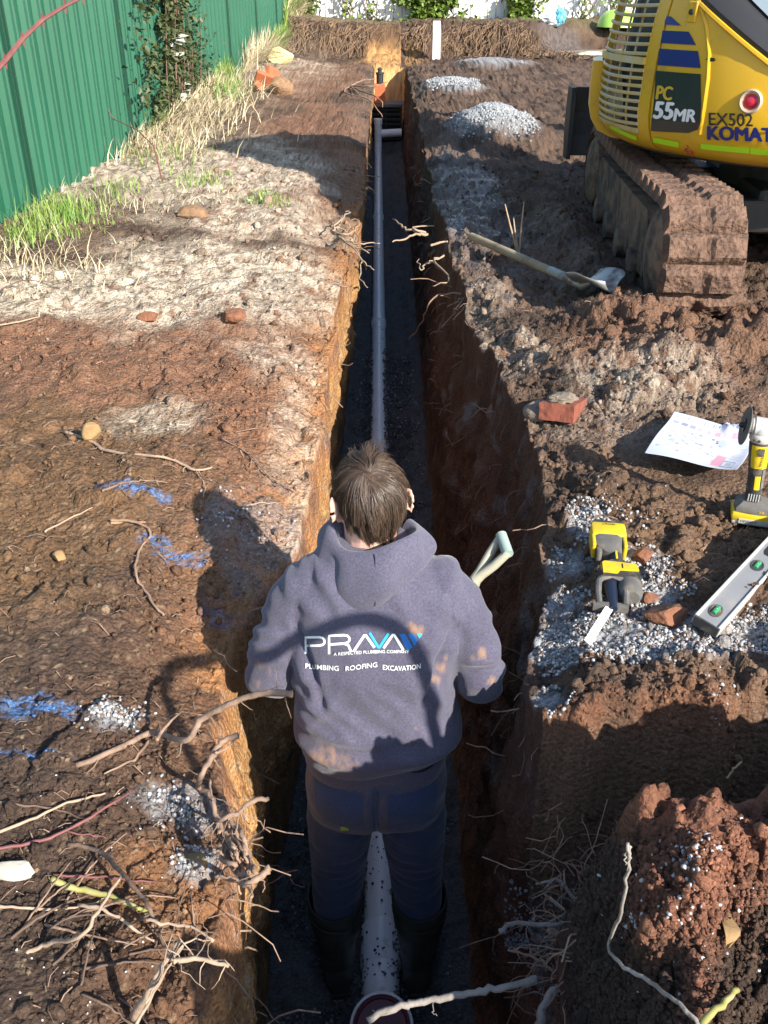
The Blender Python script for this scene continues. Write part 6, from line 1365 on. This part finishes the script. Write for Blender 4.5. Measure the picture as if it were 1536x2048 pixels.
# right foreground
stick('long whippy stick with frayed pale tip leaning over the spoil mound', [(1256, 1688), (1252, 1760), (1238, 1838), (1216, 1888), (1236, 1925), (1300, 1965), (1350, 2000), (1410, 2060)], [.30, .22, .14, .07, .05, .04, .04, .04], .0032, .0055, M_ROOTG, 'stick', 'stick', standoff=True, branches=(([(1256, 1690), (1250, 1708), (1251, 1730)], .29, .003), ([(1256, 1690), (1260, 1710), (1254, 1740)], .28, .003)))
stick('grey knobbly branch bridging the trench above the maroon pipe cap', [(735, 2040), (800, 2012), (850, 2002), (900, 1992), (960, 1984), (1010, 1974), (1072, 1958)], 0, .0085, .0095, M_ROOTG, 'branch', 'branch', zbase=1.12, jit=.003, branches=(([(868, 2000), (866, 2020), (874, 2032)], 0, .002), ([(800, 2012), (770, 2030), (745, 2020)], 0, .004)))
stick('dark curved root arching out over the side pit gravel', [(1000, 1862), (1030, 1846), (1080, 1850), (1130, 1848), (1180, 1855), (1214, 1868)], .0, .0072, .006, M_ROOTG, zbase=.98)
stick('thick grey root bent down at bottom edge right of trench', [(1078, 2055), (1090, 2010), (1110, 1980), (1138, 1966)], 0, .013, .011, M_ROOTG, zbase=1.02)
stick('upright grey stub beside the thick bent root', [(1160, 2055), (1166, 2000), (1168, 1964)], 0, .0095, .008, M_ROOTG, zbase=1.02)
stick('broken root with pale splintered end lying in the side pit', [(1098, 1858), (1130, 1875), (1165, 1895)], [.04, .02, 0], .010, .015, M_ROOTP, zbase=.92)
stick('spindly forked root fanning toward the trench in the side pit', [(1180, 1970), (1140, 1960), (1100, 1935), (1060, 1912), (1015, 1900)], .02, .0062, .003, M_ROOT, zbase=.95, branches=(([(1100, 1935), (1070, 1930), (1015, 1925)], .02, .003), ([(1090, 1930), (1075, 1905), (1060, 1895)], .03, .002), ([(1110, 1945), (1105, 1925), (1110, 1910)], .03, .002)))
stick('branching grey root standing in shade before the pit wall', [(1150, 1800), (1130, 1775), (1115, 1760), (1085, 1765), (1072, 1768)], .0, .006, .004, M_ROOTG, zbase=.9, branches=(([(1130, 1775), (1128, 1752), (1130, 1740)], .02, .004), ([(1160, 1795), (1195, 1800), (1215, 1802)], 0, .004)))
stick('yellow green stick poking up from bottom edge at right', [(1390, 2055), (1430, 2022), (1475, 1980)], .03, .0078, .0070, M_STICKG, 'stick', 'stick', standoff=True)
stick('pale straw stuck in top of the spoil mound', [(1455, 1556), (1470, 1538), (1482, 1524)], [0, .03, .05], .003, .0025, M_ROOTP, 'straw', 'straw', zbase=1.405)
stick('thin curved root hanging on lit face of the right bank corner', [(1160, 1345), (1195, 1370), (1230, 1388), (1265, 1430), (1285, 1475)], [0, -.01, -.03, -.08, -.12], .0045, .003, M_ROOT, zbase=1.28)
stick('horizontal root exposed along the grey edge of the right bank', [(1285, 1368), (1330, 1362), (1365, 1372), (1400, 1362), (1430, 1345)], -.02, .005, .004, M_ROOT, zbase=1.29)
for k, (px, py, lb) in enumerate(((1452, 1868, 'curled yellow leaf on the spoil mound'), (390, 1730, 'long tan leaf lying on rusty clay at left bank'))):
    P_ = on(px, py) + Vector((0, 0, .012)); mb = MB(); mb.loft([[Vector((.014 * math.sin(math.pi * max(.05, min(.95, t_))) * s_ , .06 * (t_ - .5), .006 * s_ * s_ + .01 * math.sin(5 * t_))) for s_ in (-1, 0, 1)] for t_ in np.linspace(0, 1, 7)], closed=False, cap=False)
    o = mb.build('dead_leaf', M_ROCKY, loc=P_, smooth='all'); o.rotation_euler = (.2, .3, -.3 + 1.3 * k); prop(o, lb, 'leaf'); q_ = o.modifiers.new('t', 'SOLIDIFY'); q_.thickness = .001

for k in range(26):
    cx0, cy0 = rnd.uniform(-10, 430), rnd.uniform(1800, 2050); an = rnd.gauss(-.5, .55); Lp_ = rnd.uniform(70, 210); bw_ = rnd.uniform(-.25, .25)
    pix = [(cx0 + Lp_ * t * math.cos(an + bw_ * t), cy0 + Lp_ * t * math.sin(an + bw_ * t)) for t in (0, .35, .7, 1)]
    if max(p[0] for p in pix) > 470: continue
    stick('thin dry twig lying in the brush litter at the bottom left corner', pix, [.006, .016, .02, .012], rnd.uniform(.0022, .0042), .0016, rnd.choice([M_BARK, M_BARK, M_ROOT]), 'twig', 'twig', jit=.0012, n=5)['group'] = 'twigs in the brush litter'
# fine rootlets in the trench walls
r = np.random.RandomState(31); mb = MB()
for k in range(420):
    yy = r.uniform(.95, 1.0) + 9 * r.uniform(0, 1) ** 2.2; right_ = r.uniform() < .62; zz = r.uniform(.55, 1.27)
    row = min(int(np.searchsorted(ys, yy)), NY - 1)
    Wz, Wx = (WZr, WXr) if right_ else (WZl, WXl); c_ = int(np.argmin(np.abs(Wz[row] - zz))); p = Vector((Wx[row, c_], yy, zz)); d = Vector((-1 if right_ else 1, r.normal(0, .8), r.normal(-.3, .6))).normalized(); P_ = [p - d * .01]; L = r.uniform(.02, .10) * (1 if r.uniform() < .85 else 2)
    for q in range(5): d = (d + Vector((r.normal(0, .35), r.normal(0, .35), r.normal(-.12, .35)))).normalized(); P_.append(P_[-1] + d * L / 4)
    mb.tube(P_, r.uniform(.0006, .0018) * (1 + .12 * yy), 3, cap=False)
for k in range(120):   # fibrous roots in the side pit and over the mound
    p = at(r.uniform(1080, 1330), r.uniform(1700, 2040), r.uniform(.95, 1.15)); d = Vector((r.normal(0, 1), r.normal(0, 1), r.normal(.2, .6))).normalized(); P_ = [p]
    for q in range(6): d = (d + Vector((r.normal(0, .35), r.normal(0, .35), r.normal(-.05, .3)))).normalized(); P_.append(P_[-1] + d * r.uniform(.012, .03))
    mb.tube(P_, r.uniform(.0004, .0011), 3, cap=False)
prop(mb.build('rootlets', M_ROOT), 'fine torn rootlets bristling from the trench walls and spoil', 'roots', kind='stuff')
# loose straw, bark chips on the left bank
r = np.random.RandomState(33); mb = MB()
for k in range(620):
    px, py = r.uniform(0, 680), 300 + 1740 * r.uniform(0, 1) ** .8
    if r.uniform() < .35: px, py = r.uniform(850, 1536), r.uniform(560, 1300)
    p = at(px, py); xx, yy = p.x, p.y
    if lipL(np.array([yy]))[0] - .02 < xx < lipR(np.array([yy]))[0] + .02: continue
    a_ = r.uniform(0, 6.28); L = r.uniform(.010, .045) * (.6 + .25 * yy); d = Vector((math.cos(a_), math.sin(a_), 0)); q = [xx + d.x * L, yy + d.y * L]
    z0, z1 = hz(xx, yy), hz(*q); mb.tube([(xx, yy, z0 + .004), ((xx + q[0]) / 2 + r.normal(0, .06) * L, (yy + q[1]) / 2 + r.normal(0, .06) * L, max(z0, z1) + .008), (q[0], q[1], z1 + .004)], r.uniform(.0005, .0011) * (.7 + .3 * yy), 3, cap=False)
prop(mb.build('straw_litter', M_ROOT), 'scattered straw and rootlet litter on the churned soil', 'litter', kind='stuff')

# ------------------------------------------------------------------ crumbs, clods and crushed rock
bm = bmesh.new(); bmesh.ops.create_icosphere(bm, subdivisions=1, radius=1); IV = np.array([v.co[:] for v in bm.verts]); IF = np.array([[v.index for v in f.verts] for f in bm.faces]); bm.free()
def stones(name, P_, rad, colr, M, seed, flat=.75, attr=True):
    r = np.random.RandomState(seed); n = len(P_); q = r.normal(0, 1, (n, 4)); q /= np.linalg.norm(q, axis=1)[:, None]; w_, x, y, z = q.T
    Rm = np.stack([1 - 2 * (y * y + z * z), 2 * (x * y - z * w_), 2 * (x * z + y * w_), 2 * (x * y + z * w_), 1 - 2 * (x * x + z * z), 2 * (y * z - x * w_), 2 * (x * z - y * w_), 2 * (y * z + x * w_), 1 - 2 * (x * x + y * y)], 1).reshape(n, 3, 3)
    var = IV[None] * r.uniform(.62, 1.25, (n, len(IV), 1)) * (np.stack([np.ones(n), r.uniform(.6, 1, n), r.uniform(.5, .9, n)], 1))[:, None, :]
    Vv = np.einsum('nij,nkj->nki', Rm, var) * rad[:, None, None] + P_[:, None, :]
    Ff = IF[None] + (np.arange(n) * len(IV))[:, None, None]
    me = mesh_np(name, Vv.reshape(-1, 3), Ff.reshape(-1, 3))
    c4 = np.concatenate([np.clip(colr, .01, .8), np.ones((n, 1))], 1); ca = me.attributes.new('soil', 'FLOAT_COLOR', 'POINT'); ca.data.foreach_set('color', np.repeat(c4, len(IV), 0).astype(np.float32).ravel())
    me.attributes.new('wet', 'FLOAT', 'POINT'); return link(name, me, M)
def soil_at(x, y):
    row = np.clip(np.searchsorted(ys, y), 0, NY - 1); l_ = x < lL[row]; cl = NG - 1 - np.clip(np.searchsorted(offs, lL[row] - x), 0, NG - 1); cr = NX - NG + np.clip(np.searchsorted(offs, x - lR[row]), 0, NG - 1)
    return C[row * NX + np.where(l_, cl, cr)]
def ground_pts(px, py):
    cx, cyy = (px - 776) / FPX, (py - 1024) / FPX; dx, dy, dz = cx, math.cos(PITCH) - cyy * math.sin(PITCH), -math.sin(PITCH) - cyy * math.cos(PITCH)
    z = np.full_like(px, 1.3)
    for k in range(4): t = (z - CAM_H) / dz; x, y = dx * t, dy * t; z = np.clip(.5 * z + .5 * H(x, y), .5, 2.2)
    ok = ~((x > np.interp(y, yL, xL) - .005) & (x < np.interp(y, yR, xR) + .005)) & (y < 17) & (x > -2.2) & ~((x > min(c.x for c in cs) - .02) & (x < max(c.x for c in cs)) & (y > min(c.y for c in cs)) & (y < max(c.y for c in cs)))
    return x[ok], y[ok]
M_STONE = bpy.data.materials.new('crushed_rock'); M_STONE.use_nodes = True; t = M_STONE.node_tree; A = t.nodes.new('ShaderNodeAttribute'); A.attribute_name = 'soil'; t.links.new(A.outputs['Color'], t.nodes['Principled BSDF'].inputs['Base Color']); t.nodes['Principled BSDF'].inputs['Roughness'].default_value = .75
r = np.random.RandomState(41)
def crumbs(name, n, s0, s1, pw, seed, label, rough_w=True, M=M_SOIL, sink=.2):
    r = np.random.RandomState(seed); px = r.uniform(-40, 1580, n); py = 330 + 1740 * r.uniform(0, 1, n); x, y = ground_pts(px, py)
    keep = (fbm(x, y, 2.2, 3, seed) + .9 * rough_mask(x, y) - .75 * r.uniform(0, 1, len(x)) > .0); x, y = x[keep], y[keep]
    dist = np.hypot(y, 1.3); rad = (s0 + (s1 - s0) * r.uniform(0, 1, len(x)) ** pw) * (.55 + .28 * dist) ; z = H(x, y)
    col = soil_at(x, y) * r.uniform(.75, 1.35, len(x))[:, None]
    o = stones(name, np.stack([x, y, z + rad * (.35 - sink)], 1), rad, col, M, seed); prop(o, label, 'soil', kind='stuff')
crumbs('soil_crumbs', 26000, .0016, .0075, 2.2, 51, 'loose brown crumbs of soil strewn over both banks')
r_ = np.random.RandomState(58); x, y = ground_pts(r_.uniform(1130, 1600, 7000), r_.uniform(1540, 2080, 7000)); ok = (y < 1.2) & (x > .26); x, y = x[ok], y[ok]; rad = .0016 + .0062 * r_.uniform(0, 1, len(x)) ** 2.0
prop(stones('mound_crumbs', np.stack([x, y, H(x, y) + rad * .25], 1), rad, soil_at(x, y) * r_.uniform(.8, 1.5, len(x))[:, None], M_SOIL, 59), 'loose crumbs on the near spoil mound at lower right', 'soil', kind='stuff')
crumbs('soil_clods', 1300, .007, .022, 2.4, 52, 'broken clods of clay lying on the churned ground')
# pale crushed rock near the saw
P_ = []
for c, rx, ry in GRAVEL:
    n = int(82000 * rx * ry) + 60; rr_ = np.sqrt(r.uniform(0, 1.5, n)); th = r.uniform(0, 6.28, n); P_.append(np.stack([c.x + rx * rr_ * np.cos(th), c.y + ry * rr_ * np.sin(th)], 1))
for px, py, rad_, n in ((222, 1402, .026, 420), (330, 1530, .025, 90), (360, 1560, .02, 60), (375, 1640, .018, 90), (455, 1000, .05, 90), (530, 1025, .06, 90), (1200, 1020, .06, 220), (890, 445, .10, 420)):
    c = at(px, py); P_.append(np.stack([c.x + r.normal(0, rad_, n), c.y + r.normal(0, rad_ * 1.1, n)], 1))
P_ = np.concatenate(P_); x, y = P_.T; keep = fbm(x, y, 9, 3, 61) > -.22; x, y = x[keep], y[keep]
ok = ~((x > np.interp(y, yL, xL) - .01) & (x < np.interp(y, yR, xR) + .01)) & ~((y < PITW - .04) & (x > .2)); x, y = x[ok], y[ok]
rad = r.uniform(.0030, .0066, len(x)) * (.8 + .1 * y); g_ = r.uniform(.18, .50, len(x)); col = g_[:, None] * np.array([1.0, 1.0, 1.0]) * np.where(r.uniform(0, 1, len(x)) < .18, .45, 1)[:, None]; bw = r.uniform(0, 1, len(x)) < .20; col[bw] = np.array([.16, .10, .065]) * r.uniform(.6, 1.5, bw.sum())[:, None]
prop(stones('gravel', np.stack([x, y, H(x, y) + rad * .45], 1), rad, col, M_STONE, 62), 'pale crushed rock strewn round the saw and level', 'gravel', kind='stuff')
# stones on the nearer heaps
for k, (lb, cnt, rr0) in enumerate((('pale grey heap of crushed rock right of the trench', 5200, .011), ('low scatter of crushed rock near far right lip', 1800, .013))):
    px, py, rx, ry, hh = PILES[k]; c = at(px, py); x, y = c.x + rx * .95 * np.sqrt(r.uniform(0, 1, cnt)) * np.cos(6.283 * r.uniform(0, 1, cnt) ** 1.0), c.y + r.normal(0, ry * .38, cnt); rad = r.uniform(.6, 1.3, cnt) * rr0; g_ = r.uniform(.16, .42, cnt)
    prop(stones('gravel_heap', np.stack([x, y, H(x, y) + rad * .3], 1), rad, g_[:, None] * np.array([.96, 1, 1.04]), M_STONE, 70 + k), lb, 'gravel', kind='stuff')
# coarse stones and fertiliser beads on the spoil mound
sx, sy, sr, sc_ = [], [], [], []
for px, py, s_, n in ((1375, 1700, 26, 60), (1270, 1840, 16, 22), (1390, 1790, 40, 30), (1320, 1610, 35, 8), (1420, 1640, 60, 8), (1400, 1900, 90, 18), (1300, 1760, 60, 14)):
    for k in range(n):
        p = on(r.normal(px, s_), r.normal(py, s_)); sx.append(p.x); sy.append(p.y); sr.append(r.uniform(.0025, .0058)); sc_.append(r.uniform(.25, .52))
for k in range(110):
    px, py = (r.uniform(0, 420), r.uniform(1550, 2040)) if k < 55 else (r.uniform(1200, 1536), r.uniform(1600, 2040)); p = at(px, py, 1.28); sx.append(p.x); sy.append(p.y); sr.append(r.uniform(.0016, .0030)); sc_.append(r.uniform(.5, .7))
sx, sy, sr, sc_ = map(np.array, (sx, sy, sr, sc_)); ok = ~((sx > np.interp(sy, yL, xL)) & (sx < np.interp(sy, yR, xR))); sx, sy, sr, sc_ = sx[ok], sy[ok], sr[ok], sc_[ok]
prop(stones('white_pebbles', np.stack([sx, sy, H(sx, sy) + sr * .5], 1), sr, sc_[:, None] * np.array([.98, 1, 1.0]), M_STONE, 80), 'white pebbles and beads scattered through dark spoil', 'pebbles', kind='stuff')
# dark bedding gravel along the pipe
n = 15000; y = 1.2 + 5.5 * r.uniform(0, 1, n) ** 1.7; a0, a1 = flrL(y), flrR(y); x = a0 + (a1 - a0) * r.uniform(.02, .98, n); dx = np.abs(x - pipe_x(y)); cov = np.where(x > pipe_x(y), .030, .043) + .014 * gn2(y * 4, x * 0 + 1, 91) + .008 * gn2(y * 17, x * 0 + 5, 92)
keep = dx > cov; x, y, dx = x[keep], y[keep], dx[keep]; rad = r.uniform(.003, .0072, len(x)) * (.75 + .16 * y); z = np.interp(y, [-8, 3, 16.3, 40], [0, 0, .35, .4]) + .012 + np.where(x > pipe_x(y), .072, .052) * np.exp(-((dx - .045) / .035) ** 2)
g_ = r.uniform(.05, .15, len(x)); g_ = np.where(r.uniform(0, 1, len(x)) < .06, .28, g_)
prop(stones('bedding_gravel', np.stack([x, y, z], 1), rad, g_[:, None] * np.array([.95, 1, 1.06]), M_STONE, 93), 'dark bedding gravel packed along the sewer pipe', 'gravel', kind='stuff')
n = 170; y = 1.66 + 3.0 * r.uniform(0, 1, n) ** 1.6; a_ = r.normal(.15, .55, n); x = pipe_x(y) + (PR + .006) * np.sin(a_); z = .03 + (PR + .004 + .007 * (y < 1.85)) * np.cos(a_); rad = r.uniform(.002, .0055, n)
prop(stones('grit', np.stack([x, y, z], 1), rad, np.full((n, 3), .05), M_STONE, 94), 'dark grit lying on top of the white pipe', 'gravel', kind='stuff')
n = 2600; px = r.uniform(960, 1230, n); py = r.uniform(1715, 1900, n); p_ = [at(a, b_, .68) for a, b_ in zip(px, py)]; x = np.array([q.x for q in p_]); y = np.array([q.y for q in p_]); zb = baseH(x, y); ok = (zb < .80) & (x > .27); x, y = x[ok], y[ok]; rad = r.uniform(.003, .006, len(x)); g_ = r.uniform(.05, .2, len(x))
prop(stones('pit_gravel', np.stack([x, y, H(x, y) + rad * .3], 1), rad, g_[:, None] * np.array([.95, 1, 1.06]), M_STONE, 95), 'dark gravel on the floor of the side pit', 'gravel', kind='stuff')
